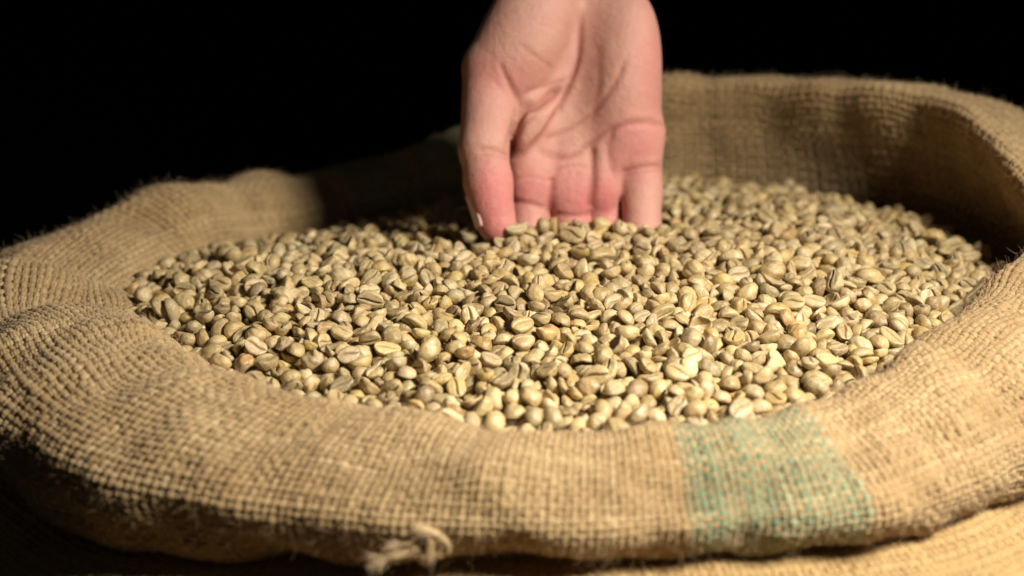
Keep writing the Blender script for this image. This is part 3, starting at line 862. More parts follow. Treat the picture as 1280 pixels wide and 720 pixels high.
# the settled heap
HEAP_DZ = 0.0
HEAP = [
740,-1079,-35,42,-85,-32,10,95,-284,-656,1,77,11,46,10,111,555,-832,-13,-20,-95,-21,4,111,997,98,26,17,50,-83,10,108,256,-906,-27,50,15,-21,1,106,245,485,40,30,91,29,10,105,
129,-1097,-57,64,0,-45,0,107,-50,-1101,-67,-14,45,-66,1,112,333,-1183,-55,-5,-63,75,10,89,-527,-109,-11,9,73,68,2,109,-703,-621,-42,30,-20,-21,8,112,1222,-3,21,75,51,38,10,107,
-201,-1142,-55,-22,-78,-46,10,114,64,-994,-17,8,27,-25,1,101,-187,-884,-41,-79,53,20,1,97,414,-921,-22,1,2,-86,2,118,-905,-517,-40,-14,-91,-35,8,103,39,-578,-1,-23,97,12,4,108,
35,-479,26,-31,93,21,0,108,284,-853,-8,-2,86,49,0,112,349,295,25,5,-34,-91,10,113,595,-1064,-30,7,-6,24,4,100,-878,-736,-80,-93,27,6,11,109,1388,142,-3,11,19,6,2,118,
479,-924,-26,-19,-45,54,4,106,-568,-631,-25,18,-89,-42,0,99,-54,-980,-38,9,52,-38,1,109,541,-1033,-42,-81,-46,-20,11,91,1353,-433,-41,-91,36,19,2,110,-428,-507,-1,9,-25,54,6,108,
889,-81,5,-5,62,-72,2,109,846,-837,-20,7,84,-39,0,104,625,-549,11,27,-3,-80,1,116,-345,-397,7,-33,-31,-83,10,103,1020,-862,-47,0,-90,37,2,98,279,-1128,-56,-13,63,-76,1,91,
674,-772,-8,19,4,94,1,109,689,96,33,-35,-55,74,6,107,336,-942,-14,-12,4,61,10,95,-575,-822,-57,-27,88,38,2,91,-609,-439,-21,-98,10,11,4,104,805,-901,-46,-32,10,-36,4,113,
-92,-1044,-46,86,19,44,4,109,664,-465,22,-72,-23,0,6,108,-1260,55,-79,5,-32,82,1,114,411,-1103,-41,87,13,37,0,103,405,-519,11,7,96,-28,4,113,121,-823,-2,-96,6,-24,1,98,
-1076,-494,-79,53,-33,13,2,109,737,-847,-34,-15,-14,-91,4,105,-439,-574,-28,-96,-11,13,2,103,-75,-737,0,7,-96,-14,0,98,1006,-586,-22,55,70,-37,2,106,-284,-950,-51,-17,96,-1,5,111,
310,-718,14,22,-1,-86,6,97,1037,-212,11,13,95,27,0,103,81,-149,28,-20,-46,71,10,90,-1269,-98,-56,58,-1,80,2,106,-499,-545,7,-53,-10,-14,0,100,23,-796,-23,-54,-50,-49,8,108,
641,-209,7,-50,-61,-9,4,108,-400,-852,-51,-17,60,68,4,108,73,-1107,-40,-15,20,-69,0,101,-463,-733,-41,-35,90,12,8,96,9,-1048,-56,-14,5,57,6,108,1119,-152,-9,-98,13,3,0,109,
-539,86,-5,-83,-35,-22,4,112,-31,-886,-17,86,51,5,2,97,1345,-267,-36,32,27,-36,2,104,-20,-236,16,14,81,53,1,106,-126,-1120,-56,-25,44,-59,1,97,603,-782,-11,-3,56,-58,1,109,
415,-738,-19,28,42,74,2,113,-951,-171,-43,-86,37,7,11,106,-845,-661,-45,56,-82,12,2,110,867,107,7,-89,-21,3,0,112,873,-948,-54,-89,44,-5,1,101,1130,266,-5,-98,0,-9,4,117,
-411,281,3,15,-81,56,6,100,197,134,11,52,-78,-24,1,115,781,-523,-5,74,67,8,1,102,363,-1075,-50,81,7,52,4,105,1140,-353,-15,-12,96,14,11,101,-464,-974,-79,-35,-90,17,5,102,
537,-307,12,-27,47,84,2,114,876,-881,-45,40,-17,-3,4,107,239,-709,-11,-29,-7,-14,6,99,123,-516,10,91,38,-14,0,112,-1007,-285,-64,41,27,40,10,99,976,-681,-48,-5,12,-66,8,101,
-395,-741,-11,20,92,-29,1,101,216,-1132,-79,17,65,-45,1,99,1085,-639,-40,25,-95,-12,0,107,593,-954,-41,47,70,-52,7,106,811,-1011,-50,4,-14,-98,0,106,359,-626,7,-19,89,-5,6,107,
1757,759,-47,-25,3,-29,10,104,908,-528,2,5,98,-5,0,99,104,-374,7,-93,35,-14,4,105,965,-523,-17,10,-5,-12,0,107,-3,-979,-48,27,-92,-15,5,112,1084,905,-17,-90,32,12,0,114,
300,-1066,-41,-7,43,-55,0,106,-105,-579,0,-20,10,-46,6,103,1191,-397,-34,-66,-71,-10,0,95,-152,-334,1,-73,41,41,7,108,1397,-325,-40,-91,24,18,5,108,-482,-860,-47,89,-22,-25,1,104,
459,-777,-6,-78,-52,24,1,97,-589,-897,-80,-57,-78,6,1,108,1011,-471,4,21,-7,-73,1,101,1408,-130,-21,-32,41,79,4,100,-1434,186,-93,-12,18,-60,10,93,1204,-691,-75,59,41,69,1,98,
969,-270,4,-6,-45,-88,10,103,63,292,2,88,-18,2,2,100,-1028,-557,-82,81,-24,-15,0,106,1045,-739,-69,6,0,100,10,108,-681,-767,-81,-71,41,-58,8,102,-654,152,-10,51,5,-8,2,102,
-622,-660,-64,-32,92,-16,5,101,1309,-472,-36,-12,25,-26,4,97,329,-795,-19,77,54,34,8,114,-1127,161,-52,20,95,23,10,89,1163,9,-6,55,-16,-74,6,99,-1315,-74,-58,-7,40,-8,4,110,
859,275,29,-23,-5,-14,0,117,16,551,42,-24,97,9,2,103,-161,-652,-7,90,30,4,3,113,-1001,241,-19,-43,-4,-70,10,108,957,-90,10,-30,-82,43,4,105,-170,-818,-10,-60,-53,-4,9,93,
947,-925,-53,-9,29,-20,1,113,243,-324,9,-14,-42,-87,0,99,1147,-529,-45,39,-92,4,1,104,-1063,-269,-63,28,-6,64,2,112,-943,-564,-81,40,-10,-63,6,104,103,-1150,-82,65,69,24,1,104,
590,-1175,-49,30,43,85,8,100,1240,-481,-39,10,-3,91,2,106,1430,44,-28,49,84,21,0,102,523,400,11,26,84,40,11,104,-717,-124,-14,15,70,50,1,107,704,-41,27,-17,28,16,10,98,
465,-1081,-55,22,4,-24,0,93,956,-335,-21,-15,23,-45,10,105,-1132,71,-59,36,86,31,4,107,-521,-661,-44,90,24,14,2,96,270,312,29,-86,50,-11,2,105,-215,-119,-11,99,4,-9,5,108,
39,-1152,-87,49,-79,-36,5,100,-753,-755,-71,98,11,7,5,106,934,-811,-48,5,7,-43,2,105,1101,-697,-55,54,-80,24,0,107,-617,-90,-11,-7,15,88,8,115,362,-324,1,17,-22,94,4,101,
1220,-145,-15,93,24,18,2,102,374,-199,7,-81,-40,-2,11,103,344,-120,13,-17,14,-89,10,100,271,167,2,69,-19,-65,10,103,-660,-402,-26,-91,-30,12,1,115,-768,94,-21,-99,2,7,11,99,
1487,-375,-49,23,19,-47,2,99,689,-580,-10,29,78,-16,0,102,645,-925,-36,39,67,-17,7,101,-89,-854,-6,59,80,0,2,96,-273,-892,-34,-41,26,41,10,92,-357,-774,-29,-3,17,37,1,95,
-310,-746,-20,-74,13,-43,8,90,179,-381,10,-30,-2,-70,0,111,-755,-555,-33,8,24,67,0,105,1279,-672,-70,-75,7,55,3,112,-626,50,-21,-63,-28,25,10,100,-509,193,8,-9,-23,-65,10,110,
994,-354,8,43,1,83,1,98,-873,-127,-14,13,-30,17,8,103,-547,-949,-65,15,5,-88,2,92,-1138,-174,-57,39,90,5,2,106,1023,-696,-29,-63,-78,4,3,106,383,117,15,90,35,10,0,109,
612,-692,-9,-87,-38,6,4,101,804,37,9,-1,-55,84,4,103,-328,112,-11,-38,-84,-11,0,101,-673,-477,-37,37,-72,-48,1,98,1341,674,-18,-81,53,6,1,105,799,-641,-28,18,-86,37,4,89,
190,-647,-3,72,63,23,2,94,249,-656,17,3,7,93,0,90,-863,-41,-18,17,33,86,10,107,-1131,-294,-100,67,-25,-48,2,106,699,-929,-51,-12,18,15,3,101,-743,-793,-72,-37,37,75,1,89,
1640,395,-47,-24,-95,-20,11,96,-30,-552,2,-6,-30,-88,1,97,1525,-150,-42,-73,66,-18,2,109,-950,378,-45,-77,-59,-23,5,115,481,-546,4,-40,-78,24,1,97,1794,106,-70,-18,93,-1,2,106,
1225,-555,-45,8,-25,-96,2,95,-190,-607,-23,96,3,17,5,111,514,177,-12,49,69,-47,7,110,-387,-1067,-61,-71,-68,-3,1,110,-920,-413,-42,81,-7,1,3,113,411,-374,18,-8,38,-4,0,95,
-193,317,-4,-74,-39,4,0,110,-808,-518,-42,41,50,-57,7,98,-1229,347,-84,-3,-55,84,6,94,1213,590,-4,-70,67,-21,2,114,-81,194,17,77,53,8,8,118,-237,-646,-34,-49,-8,58,2,104,
406,-246,11,-12,87,-42,1,105,1382,1027,-39,-18,74,-65,1,118,-399,-40,-28,18,97,-3,8,115,1578,-88,-47,56,54,-53,3,113,143,-127,11,93,-35,7,1,113,21,-80,-7,-6,43,-36,10,94,
-620,-287,-18,-28,-6,-96,6,102,-969,69,-37,41,-1,46,2,91,1308,-134,-10,3,-3,98,5,98,138,-863,-47,85,16,-50,0,98,-1126,501,-60,15,95,-19,5,105,-234,-844,-27,-19,98,1,3,104,
130,507,23,-39,32,86,8,110,1118,-400,-42,-21,42,88,0,99,-715,-263,-36,-65,67,28,7,109,439,578,26,-69,-72,9,5,117,831,-225,-2,-61,22,69,7,110,1096,750,-21,57,-57,-56,0,108,
-1188,-295,-111,-17,-98,6,5,95,-301,-163,-8,-71,70,-5,8,95,-1033,-606,-96,-21,-90,36,8,97,-828,-317,-48,-75,61,-23,1,99,470,-347,6,-93,-25,-9,3,98,1180,419,-10,-18,35,-77,10,101,
736,-429,12,2,-6,26,11,108,-317,-996,-57,-3,56,70,1,91,-410,214,-20,3,-13,62,6,98,182,-809,-16,32,58,3,7,94,573,-413,2,-22,11,17,2,105,517,-630,-6,-2,95,0,3,98,
-484,-337,-31,62,-69,-38,1,109,1391,284,-8,70,14,-25,0,101,-978,-334,-74,-46,83,28,2,95,653,432,9,89,-39,-17,0,102,138,604,45,-41,71,8,5,102,788,-300,0,2,-44,-88,1,100,
864,-426,-4,31,-43,-19,3,113,-252,-392,-5,22,22,63,2,98,-961,588,-73,24,-48,52,2,116,621,252,-1,7,-81,47,8,112,823,-770,-26,-26,-96,2,0,111,-1072,207,-39,24,-8,-90,1,107,
524,224,26,-5,-11,-99,4,103,726,592,20,5,3,88,3,115,529,-544,4,-60,27,-53,8,98,1254,-77,-13,-1,-78,53,1,93,-127,467,-4,97,-21,9,0,99,-471,83,3,-1,-24,53,11,105,
57,475,7,81,12,-25,8,100,79,-782,-39,66,64,36,4,104,-235,-455,-22,-48,3,85,7,100,64,-723,-7,-32,17,58,0,102,815,-408,2,-96,17,-19,8,91,654,-1075,-71,30,-84,-14,0,94,
-1301,275,-71,-22,31,-52,10,99,-134,-744,-22,5,84,43,0,98,1573,263,-48,-9,-99,6,5,104,1137,644,-15,-34,83,-40,10,99,-3,54,-1,-54,22,-16,8,108,1312,74,-5,13,-98,6,6,105,
915,-630,-44,-91,14,36,1,99,552,-51,12,-45,29,-39,0,97,445,-973,-52,6,-19,-63,0,100,310,-212,-6,76,45,-45,11,108,-417,-921,-60,61,78,5,11,97,-879,-315,-33,-48,-85,17,3,105,
-128,-987,-43,-53,82,-19,6,89,1891,628,-101,-98,-13,-8,0,105,-1126,385,-71,5,-95,-4,6,99,1506,-238,-53,-45,-62,51,2,93,-354,-802,-68,-30,-18,51,2,108,1495,793,-34,85,40,34,8,100,
-852,-268,-40,-3,71,-68,11,95,-46,-349,-22,-53,-45,-72,0,95,86,-233,4,66,72,-20,2,107,-780,-538,-69,-51,-84,17,6,94,0,-328,11,29,-92,-4,8,102,679,-349,9,45,-72,-51,2,108,
543,-972,-13,-34,-4,-82,8,94,-686,67,-25,-72,66,-4,11,94,200,-220,15,-85,38,-34,2,94,788,-833,-25,38,-53,-51,8,96,751,-633,-37,-26,48,6,4,90,-93,-917,-37,71,-67,-8,4,110,
-32,-681,-3,-12,-33,-7,1,99,1842,300,-67,16,22,-90,1,101,297,36,2,17,14,-71,1,111,-36,-1164,-82,-23,93,-26,2,88,-813,-770,-89,75,33,57,3,101,-1177,-207,-97,23,-96,15,5,95,
1988,473,-101,-22,-80,41,1,106,-1088,668,-98,-92,-15,-14,4,98,706,-1050,-61,-71,-30,23,2,101,1184,1168,-37,-23,-47,-66,10,101,-1273,201,-87,10,85,51,2,95,1260,325,-22,93,-35,3,5,101,
582,183,-11,57,23,-79,6,107,550,-180,16,61,-72,34,6,99,-325,-459,-11,45,-87,14,0,95,699,-98,11,82,24,-46,6,97,912,377,9,-20,-63,-62,4,104,1303,530,-17,-16,-10,13,2,106,
836,-581,-17,29,92,-12,3,108,278,-153,20,21,-78,17,1,95,971,-605,-45,46,-79,14,0,94,-526,-582,-33,10,-4,98,6,100,-1437,693,-146,5,8,-93,6,96,-393,-763,-57,13,27,15,2,102,
-310,224,-1,13,1,-44,2,90,-696,802,-79,-69,72,4,10,95,1463,-142,-52,32,-65,5,1,101,473,-856,-20,92,37,3,2,91,1704,350,-57,-46,-55,-69,0,94,440,159,5,75,-62,18,5,103,
1239,-258,-40,-82,54,-16,1,100,-1029,-163,-74,71,55,-8,2,97,1100,-782,-98,14,85,-22,2,108,173,199,18,-34,-39,-4,2,100,-269,-25,-5,-24,-13,-53,0,98,-511,-711,-59,-24,29,-90,0,93,
322,-993,-63,42,40,-81,7,109,851,-475,-29,-75,59,-1,8,94,-809,1,-35,-96,8,0,9,95,-990,112,-43,-85,-16,15,0,111,-1156,597,-66,-13,0,-93,10,108,-79,-140,-15,-14,37,-82,0,106,
-366,-548,-26,34,87,-34,3,104,1519,-66,-31,20,48,81,2,85,-292,588,-33,-32,-78,48,2,107,1343,-88,-11,44,5,85,1,92,-1083,-111,-50,31,95,-2,1,86,1140,124,-7,-92,-22,-30,1,97,
-397,59,-5,96,-11,24,2,100,173,-881,-40,-39,-81,21,11,96,795,311,-1,86,47,19,2,96,-968,-451,-67,42,-51,-70,1,94,-1039,128,-66,9,28,-26,1,107,766,-718,-31,-33,-37,70,3,102,
-840,244,-18,14,-11,-62,0,109,1980,750,-127,-35,-59,44,0,110,-1354,757,-156,-88,43,9,10,100,839,-1112,-51,-10,-6,97,3,106,-1154,-102,-57,8,-20,89,8,107,529,-1081,-72,-25,-25,-33,8,91,
256,-943,-63,-62,-23,-23,3,96,1280,-308,-46,-45,-18,47,6,106,653,-142,20,2,25,-64,1,109,866,1018,-32,-14,-4,55,2,109,-734,208,-11,-84,47,-27,8,101,-414,-270,-5,13,98,-4,1,103,
767,-183,-13,-31,-7,22,1,108,-688,-85,-20,43,76,48,3,107,203,-536,-8,-19,59,37,3,112,3,-726,-18,64,75,6,0,104,650,-834,-21,-4,10,62,3,103,37,-217,-4,-49,38,-63,1,107,
-932,-629,-89,-50,20,83,0,97,211,-862,-25,-12,23,-77,11,91,129,306,2,61,-40,-32,1,101,-539,-321,-19,-25,3,-77,0,101,1611,-204,-61,-3,-92,-27,6,97,934,228,2,8,63,-76,2,98,
202,0,-4,98,-11,9,8,95,-671,-857,-86,-50,10,41,4,91,-693,462,-48,6,-83,-45,8,104,-863,70,-30,67,53,47,10,102,-1501,324,-141,28,81,-21,0,113,209,-930,-42,9,-88,19,3,84,
381,642,35,41,36,3,2,102,-117,89,2,-38,42,-13,7,104,-24,382,-3,78,19,22,3,105,423,-1157,-64,84,-46,29,2,99,1827,726,-82,-16,74,64,2,103,1603,464,-56,-98,-15,14,5,108,
57,27,11,58,38,-72,3,118,-1069,411,-53,-43,87,-16,2,106,7,450,-4,-41,83,15,4,101,1739,962,-90,-92,23,25,2,98,-215,138,-15,-3,38,-72,4,103,-180,-541,-7,-47,-21,-83,0,103,
1056,-902,-85,-34,92,-5,2,95,1070,17,4,-29,-25,-68,2,104,698,-514,11,-19,-10,81,4,91,-212,-263,-15,-77,-8,-46,0,104,-716,-441,-29,-53,41,-43,0,102,264,-563,-19,55,80,-24,5,115,
-751,-333,-33,-58,46,67,7,100,759,352,1,-5,-46,89,11,90,803,-49,-10,-18,-97,-12,5,102,754,1001,-42,91,-29,-30,5,108,950,-138,-14,52,25,-27,8,97,-838,145,-31,-36,-30,48,4,111,
-1066,-334,-97,71,15,20,0,95,-241,-303,-15,-96,29,2,0,93,325,517,22,-79,-8,26,3,104,-530,-409,-24,-16,95,-8,8,95,1584,531,-32,-59,-75,-27,0,99,-244,-169,-12,25,72,-8,1,96,
1041,603,-25,93,-11,19,4,98,-255,-990,-78,14,45,75,0,118,978,1255,-46,-39,32,73,7,114,283,-268,-27,97,17,14,10,97,-907,-232,-26,-2,-4,-45,4,93,951,-993,-66,-76,-50,-1,0,93,
1137,-713,-93,-29,-35,-29,6,109,-539,-39,-9,20,-90,-38,8,99,359,-759,-19,37,-5,-66,5,95,-879,145,-16,85,50,8,5,98,1098,-39,-5,-3,-17,-55,1,95,1792,241,-82,-83,47,-10,8,90,
-1263,-190,-124,-45,28,-84,4,98,-860,-181,-28,15,-42,-89,8,93,-707,508,-53,6,80,-52,10,100,-252,342,-17,16,-91,31,2,106,-453,18,-29,89,34,-27,2,98,-193,-365,-32,28,51,0,7,106,
-143,23,-7,-69,71,-15,2,97,-762,-197,-31,-97,5,25,2,91,1759,543,-45,-47,88,10,9,93,-227,-939,-66,15,99,-4,4,101,884,-267,-6,-46,7,-40,2,101,-572,274,-24,-58,75,30,0,96,
-217,204,-1,44,74,-30,7,93,1186,980,-35,-1,-1,-40,2,98,-1413,434,-103,3,3,100,1,97,-1316,-143,-113,24,-65,-64,8,95,-1098,-43,-49,-7,-16,74,8,104,449,-268,-1,39,-90,-19,5,95,
-553,-252,-21,23,6,55,8,103,120,-992,-58,26,-85,31,3,94,321,-478,2,-56,-42,48,1,98,330,416,15,-53,85,2,0,109,395,-1001,-50,44,64,-11,3,111,196,-941,-73,41,-8,89,11,93,
-170,198,-22,48,65,-9,8,105,1198,-603,-69,-23,58,30,1,97,1734,270,-61,-3,-41,-20,3,101,-295,1754,-218,-92,34,10,0,105,-783,595,-62,28,20,-86,0,91,486,69,-6,42,37,80,3,105,
591,451,14,-78,-28,31,8,108,-1208,-86,-92,2,7,-16,2,100,-663,579,-32,-72,49,-37,6,102,877,677,-18,-2,13,98,0,111,1088,375,-5,32,22,45,0,107,368,194,19,-49,23,-50,4,97,
826,790,-22,-5,44,-81,6,104,-1133,940,-147,-4,1,90,0,113,1488,188,-27,-31,24,92,8,108,1564,-222,-73,34,72,52,5,104,892,-556,-33,17,95,-25,8,101,-290,-805,-38,88,-41,17,1,104,
1691,1033,-75,87,-48,-6,1,100,839,480,-7,32,-44,-45,1,104,235,-350,-24,-33,-19,-61,1,102,-143,-212,-14,1,-100,-6,1,101,-1230,-374,-105,-32,-88,-31,2,99,549,-743,-12,6,-40,-67,10,99,
872,-331,0,9,-93,9,0,94,1299,264,-12,67,-18,-51,2,94,1828,1191,-127,-54,79,-6,1,99,-1032,-50,-54,88,-23,13,3,98,312,-635,9,54,80,12,4,96,12,-866,-44,69,52,40,7,109,
1052,1244,-49,-51,86,6,0,115,386,-383,-13,-10,5,-82,8,106,-1257,500,-108,-51,66,-51,8,118,975,-82,46,-8,-98,6,9,100,454,-669,-11,65,-74,16,2,96,702,-170,-19,-45,-50,-26,10,95,
402,17,5,-11,-1,95,2,104,608,-36,4,-36,24,-72,2,108,135,-649,-15,-80,39,-44,0,94,1249,-586,-65,89,-40,15,11,97,-45,153,-13,-10,-27,87,1,114,920,763,-29,14,93,28,4,93,
-453,-187,-13,17,-32,-36,4,96,-630,-763,-90,-74,-26,60,7,106,-350,-76,-15,-44,30,65,11,104,1169,-626,-62,-25,-26,-92,9,98,-139,-389,-17,-75,56,-32,9,110,1476,645,-36,-23,64,69,2,84,
-448,695,-59,6,12,-62,8,106,-727,-664,-91,-39,-35,85,7,91,748,217,-4,62,-12,14,8,98,-762,-355,-54,-1,-94,29,8,95,1243,1592,-110,-92,-38,5,11,112,411,-614,-23,32,9,-88,0,96,
-489,-275,-13,-28,91,-28,8,101,-933,152,-30,32,-94,5,8,91,104,-60,24,-68,70,6,5,101,1161,-781,-94,25,61,-64,8,97,-314,-309,-21,70,57,18,4,104,-429,13,5,-28,8,-48,8,86,
-142,-836,-33,-24,-24,43,11,97,1072,-578,-44,-52,0,39,10,94,1496,-12,-45,35,74,57,0,102,994,977,-25,-31,-17,21,8,95,843,-666,-42,16,91,-23,2,95,-200,-993,-57,62,56,-23,8,88,
505,-483,-5,3,-65,67,6,99,613,-397,22,-28,5,-94,11,88,860,-1011,-85,-97,-5,-22,1,106,-235,10,-5,-50,5,-74,6,102,-79,-395,-27,40,44,39,2,102,1413,1387,-84,73,67,12,0,103,
-372,-468,-18,11,24,37,11,103,-714,-523,-31,89,-35,-10,3,89,500,-391,-9,-56,-69,4,9,109,596,-627,-11,70,-36,-13,0,97,174,-1048,-49,-2,-12,-19,9,88,889,-713,-32,-37,73,-43,0,94,
1204,-80,-30,-69,-24,-51,9,103,710,1028,-29,21,34,55,8,101,1016,1141,-50,26,95,-13,5,99,1299,-528,-60,67,-68,27,1,86,1268,1144,-42,78,40,12,8,97,1078,168,5,-37,-77,9,8,99,
645,162,-6,-47,86,20,0,101,424,528,16,16,14,96,2,92,521,-243,6,77,-53,-13,0,110,229,-122,-13,-11,-94,-18,5,101,-32,540,-15,-95,-9,16,2,109,167,633,34,-69,-11,70,1,103,
-634,-705,-97,-16,-20,20,10,111,616,636,13,-55,-34,-27,4,92,1491,68,-30,-24,-17,-68,2,104,104,153,3,0,-26,-92,2,101,-795,-573,-97,88,36,-22,8,107,886,1396,-57,43,-28,-8,0,105,
-1442,-55,-117,61,23,75,10,102,944,1042,-20,-18,-7,57,2,96,-1317,167,-91,12,61,73,8,102,1212,1086,-60,-30,-88,-3,10,109,-851,-419,-70,17,-13,92,2,98,643,-1013,-60,58,79,-18,7,100,
1558,-24,-45,-62,-57,-8,8,105,-34,223,-7,-48,79,19,1,102,807,-118,-5,26,63,18,2,106,819,642,4,63,-75,19,11,106,622,83,-3,-67,-50,40,1,100,-72,-213,-24,-10,-3,-81,6,93,
-394,535,-55,-44,80,19,11,118,1499,469,-46,-24,71,-32,4,106,-518,-876,-73,-31,22,55,0,95,421,-155,16,31,64,60,10,87,1542,471,-41,65,69,-33,5,93,-1191,461,-96,-42,46,-73,8,118,
858,1657,-99,71,64,20,8,111,-419,1776,-263,13,-64,73,1,100,-1339,31,-70,44,5,18,1,105,-101,-29,-5,-49,17,-49,1,88,-13,-482,-13,14,13,-59,10,99,659,-616,-40,10,-88,34,1,116,
413,443,16,77,63,5,1,98,1770,448,-64,90,-40,15,8,93,490,630,12,-48,-78,-41,5,102,122,-948,-50,3,72,58,12,118,574,382,-5,-45,-64,-7,0,100,439,-525,-29,-89,18,-38,3,108,
-228,1163,-116,-3,27,96,8,103,-617,1029,-132,-67,-62,5,8,111,78,-659,-15,-7,-28,35,3,106,702,691,-4,0,-61,75,11,100,791,913,-40,7,23,-81,2,113,-408,-627,-38,5,91,-40,3,106,
-348,1318,-172,48,46,-74,0,97,1495,537,-38,-51,-61,58,11,110,-199,897,-103,-98,-13,15,2,99,-1483,202,-141,23,-21,95,9,108,1237,-370,-42,16,-58,-33,1,98,-963,875,-125,58,-28,-23,10,99,
-221,1407,-161,0,80,52,2,105,1363,-490,-76,-39,89,-24,0,104,121,55,2,4,-8,-84,10,99,351,580,28,30,-9,-91,8,108,-195,-1041,-57,-12,-81,55,3,95,1426,889,-44,94,8,-1,4,97,
1405,515,-40,-77,-14,-60,8,110,-90,-1085,-98,76,31,-36,0,97,1111,1105,-52,-57,-63,-38,11,107,1080,-199,-24,-21,11,-75,1,97,-835,-504,-75,-33,35,10,8,97,602,-137,-3,2,26,-69,0,104,
880,1340,-60,21,23,94,8,104,729,-768,-43,53,-29,-77,1,91,1242,276,-40,-52,-83,21,4,108,820,618,-25,49,86,-8,10,98,247,-499,-8,-84,-9,5,3,101,1886,687,-102,-99,2,-10,5,103,
967,1672,-97,44,34,-83,0,106,-633,-519,-48,-97,-16,-8,9,100,672,1035,-61,-32,16,17,8,110,-1007,-505,-85,59,-70,-15,2,95,-228,836,-93,15,63,-24,7,98,-808,785,-78,-7,3,-74,0,102,
-516,1141,-156,-13,32,94,10,107,-590,670,-60,-59,-74,33,4,105,1394,700,-36,-9,-71,70,1,108,-571,-725,-66,89,-29,-34,1,88,868,193,5,-52,-83,-8,8,102,-1496,464,-128,40,85,-35,2,94,
-39,-45,-19,-54,76,25,1,105,1235,-187,-36,-33,-34,65,3,96,-463,-911,-91,-95,-17,17,0,111,814,1305,-50,63,-74,0,4,91,1621,569,-36,-42,-59,43,4,106,170,-702,-27,-3,-86,-39,0,84,
1802,486,-81,69,46,56,2,107,1054,-293,-47,-73,53,40,2,103,-901,438,-51,70,68,-3,4,97,-569,815,-86,-6,-24,79,0,102,383,-48,11,-10,21,16,1,94,977,372,-6,-89,20,-41,1,94,
1326,471,-39,-91,-38,-17,5,98,-732,-842,-92,30,-13,-53,1,100,1674,-24,-90,90,1,32,10,104,1839,145,-54,-60,-36,-64,2,105,-294,904,-99,14,-42,-81,1,111,-923,35,-56,-41,-89,9,4,101,
-631,-600,-41,82,-23,-34,9,108,1008,-47,10,97,3,-5,11,110,1077,99,0,-15,-5,-73,8,104,175,-1060,-91,-40,-4,62,0,108,1461,261,-43,84,-41,-7,2,97,896,19,-7,54,82,12,5,101,
-913,-345,-51,52,-79,-3,10,100,1034,1383,-61,92,-34,-10,5,95,792,-469,-18,-75,42,15,8,103,1132,-219,-28,76,40,23,11,96,-439,-434,1,9,99,-12,8,95,476,478,-17,90,40,1,4,102,
56,-888,-39,40,58,19,7,100,1569,-161,-64,14,9,-93,6,89,995,856,-38,96,-17,-21,3,93,-1353,666,-143,-58,-2,81,10,93,1719,593,-61,15,4,-55,3,105,554,552,35,94,-18,-12,3,89,
-611,-13,-23,-62,32,-69,1,103,782,695,-23,81,56,-3,5,105,-1292,821,-148,-69,-71,14,1,97,-311,503,-35,75,60,28,1,98,9,-1041,-118,-95,26,11,5,103,1640,264,-58,-26,88,-34,8,94,
1612,-34,-58,-33,-42,-2,4,111,254,-23,-3,-68,30,-64,1,108,1403,631,-44,-93,18,17,4,101,-873,-557,-70,7,3,-98,2,93,-998,169,-31,-10,15,-98,2,100,1490,284,-27,-52,-85,8,9,104,
29,191,-23,34,57,61,6,97,210,-987,-70,19,-50,-55,3,92,946,1293,-59,-2,10,-22,6,99,-327,-909,-70,90,-3,-10,4,97,789,1648,-98,1,18,87,0,100,1044,881,-64,61,32,-28,0,102,
1536,650,-60,37,79,-39,7,113,129,-442,-12,29,-19,-44,2,109,92,-598,-11,15,-44,86,7,99,1684,120,-73,-47,14,76,1,93,1660,-132,-65,-47,-55,50,0,101,1553,709,-37,-5,45,7,7,96,
557,62,7,53,80,14,3,93,-492,412,-22,57,68,23,11,112,1300,1732,-127,20,92,26,5,99,1346,-162,-61,33,70,-36,10,96,-128,150,-6,-35,-57,73,1,106,-671,-608,-68,-20,93,12,1,100,
1250,1031,-40,-10,97,-13,11,98,600,-483,-17,-36,-85,0,8,101,1084,-348,-43,70,36,25,0,92,-1259,-135,-114,73,-38,56,3,97,78,586,19,-29,-14,-85,6,88,-236,405,-11,-30,8,3,8,107,
1232,791,-29,-47,29,80,7,114,185,317,21,18,5,-7,4,93,-804,-710,-78,-2,-90,34,9,98,960,736,-49,39,-48,-9,4,103,515,-61,-22,-57,-73,36,4,100,1786,407,-97,1,91,23,7,98,
139,405,-1,-63,-32,65,10,102,-956,-700,-84,16,15,-32,4,90,1416,-280,-42,65,40,-16,2,102,1202,696,-12,-27,-25,6,8,105,1724,522,-70,-9,18,-66,3,107,1184,-197,-50,90,-10,-40,4,104,
-314,425,-26,14,-97,18,2,104,1236,396,-12,-26,-34,-63,0,104,1661,154,-59,-16,74,-60,7,100,1286,-396,-51,-5,-12,-52,0,115,-1014,1020,-170,-26,60,-75,10,103,1254,-604,-92,11,-3,-99,0,93,
942,3,12,86,-14,-49,0,94,564,-663,-22,-3,-89,12,1,102,-89,48,-7,84,-44,19,9,96,510,-675,-28,78,-58,9,11,98,-582,1224,-169,92,-25,3,10,98,1171,1453,-79,58,-73,35,8,95,
-174,-27,-21,14,-95,21,8,96,825,229,-16,52,-63,-46,4,108,-1062,970,-163,42,77,48,0,96,867,-607,-54,55,35,1,6,94,1131,59,-17,44,-28,86,0,96,285,-423,-13,76,54,6,9,105,
1372,861,-38,20,59,77,4,110,746,478,-15,1,-95,-27,5,99,1543,108,-44,48,-30,-77,1,103,-368,1438,-185,-99,14,-6,5,109,639,581,11,-30,92,-18,1,98,938,517,-3,12,20,-93,3,102,
1319,-559,-92,63,-38,7,8,100,-43,-754,-43,-5,-16,-67,0,104,-648,869,-86,-70,70,-16,1,105,1516,1420,-108,60,-29,-51,2,94,1298,729,-23,-16,-9,54,0,101,-1376,-60,-129,-72,40,23,5,118,
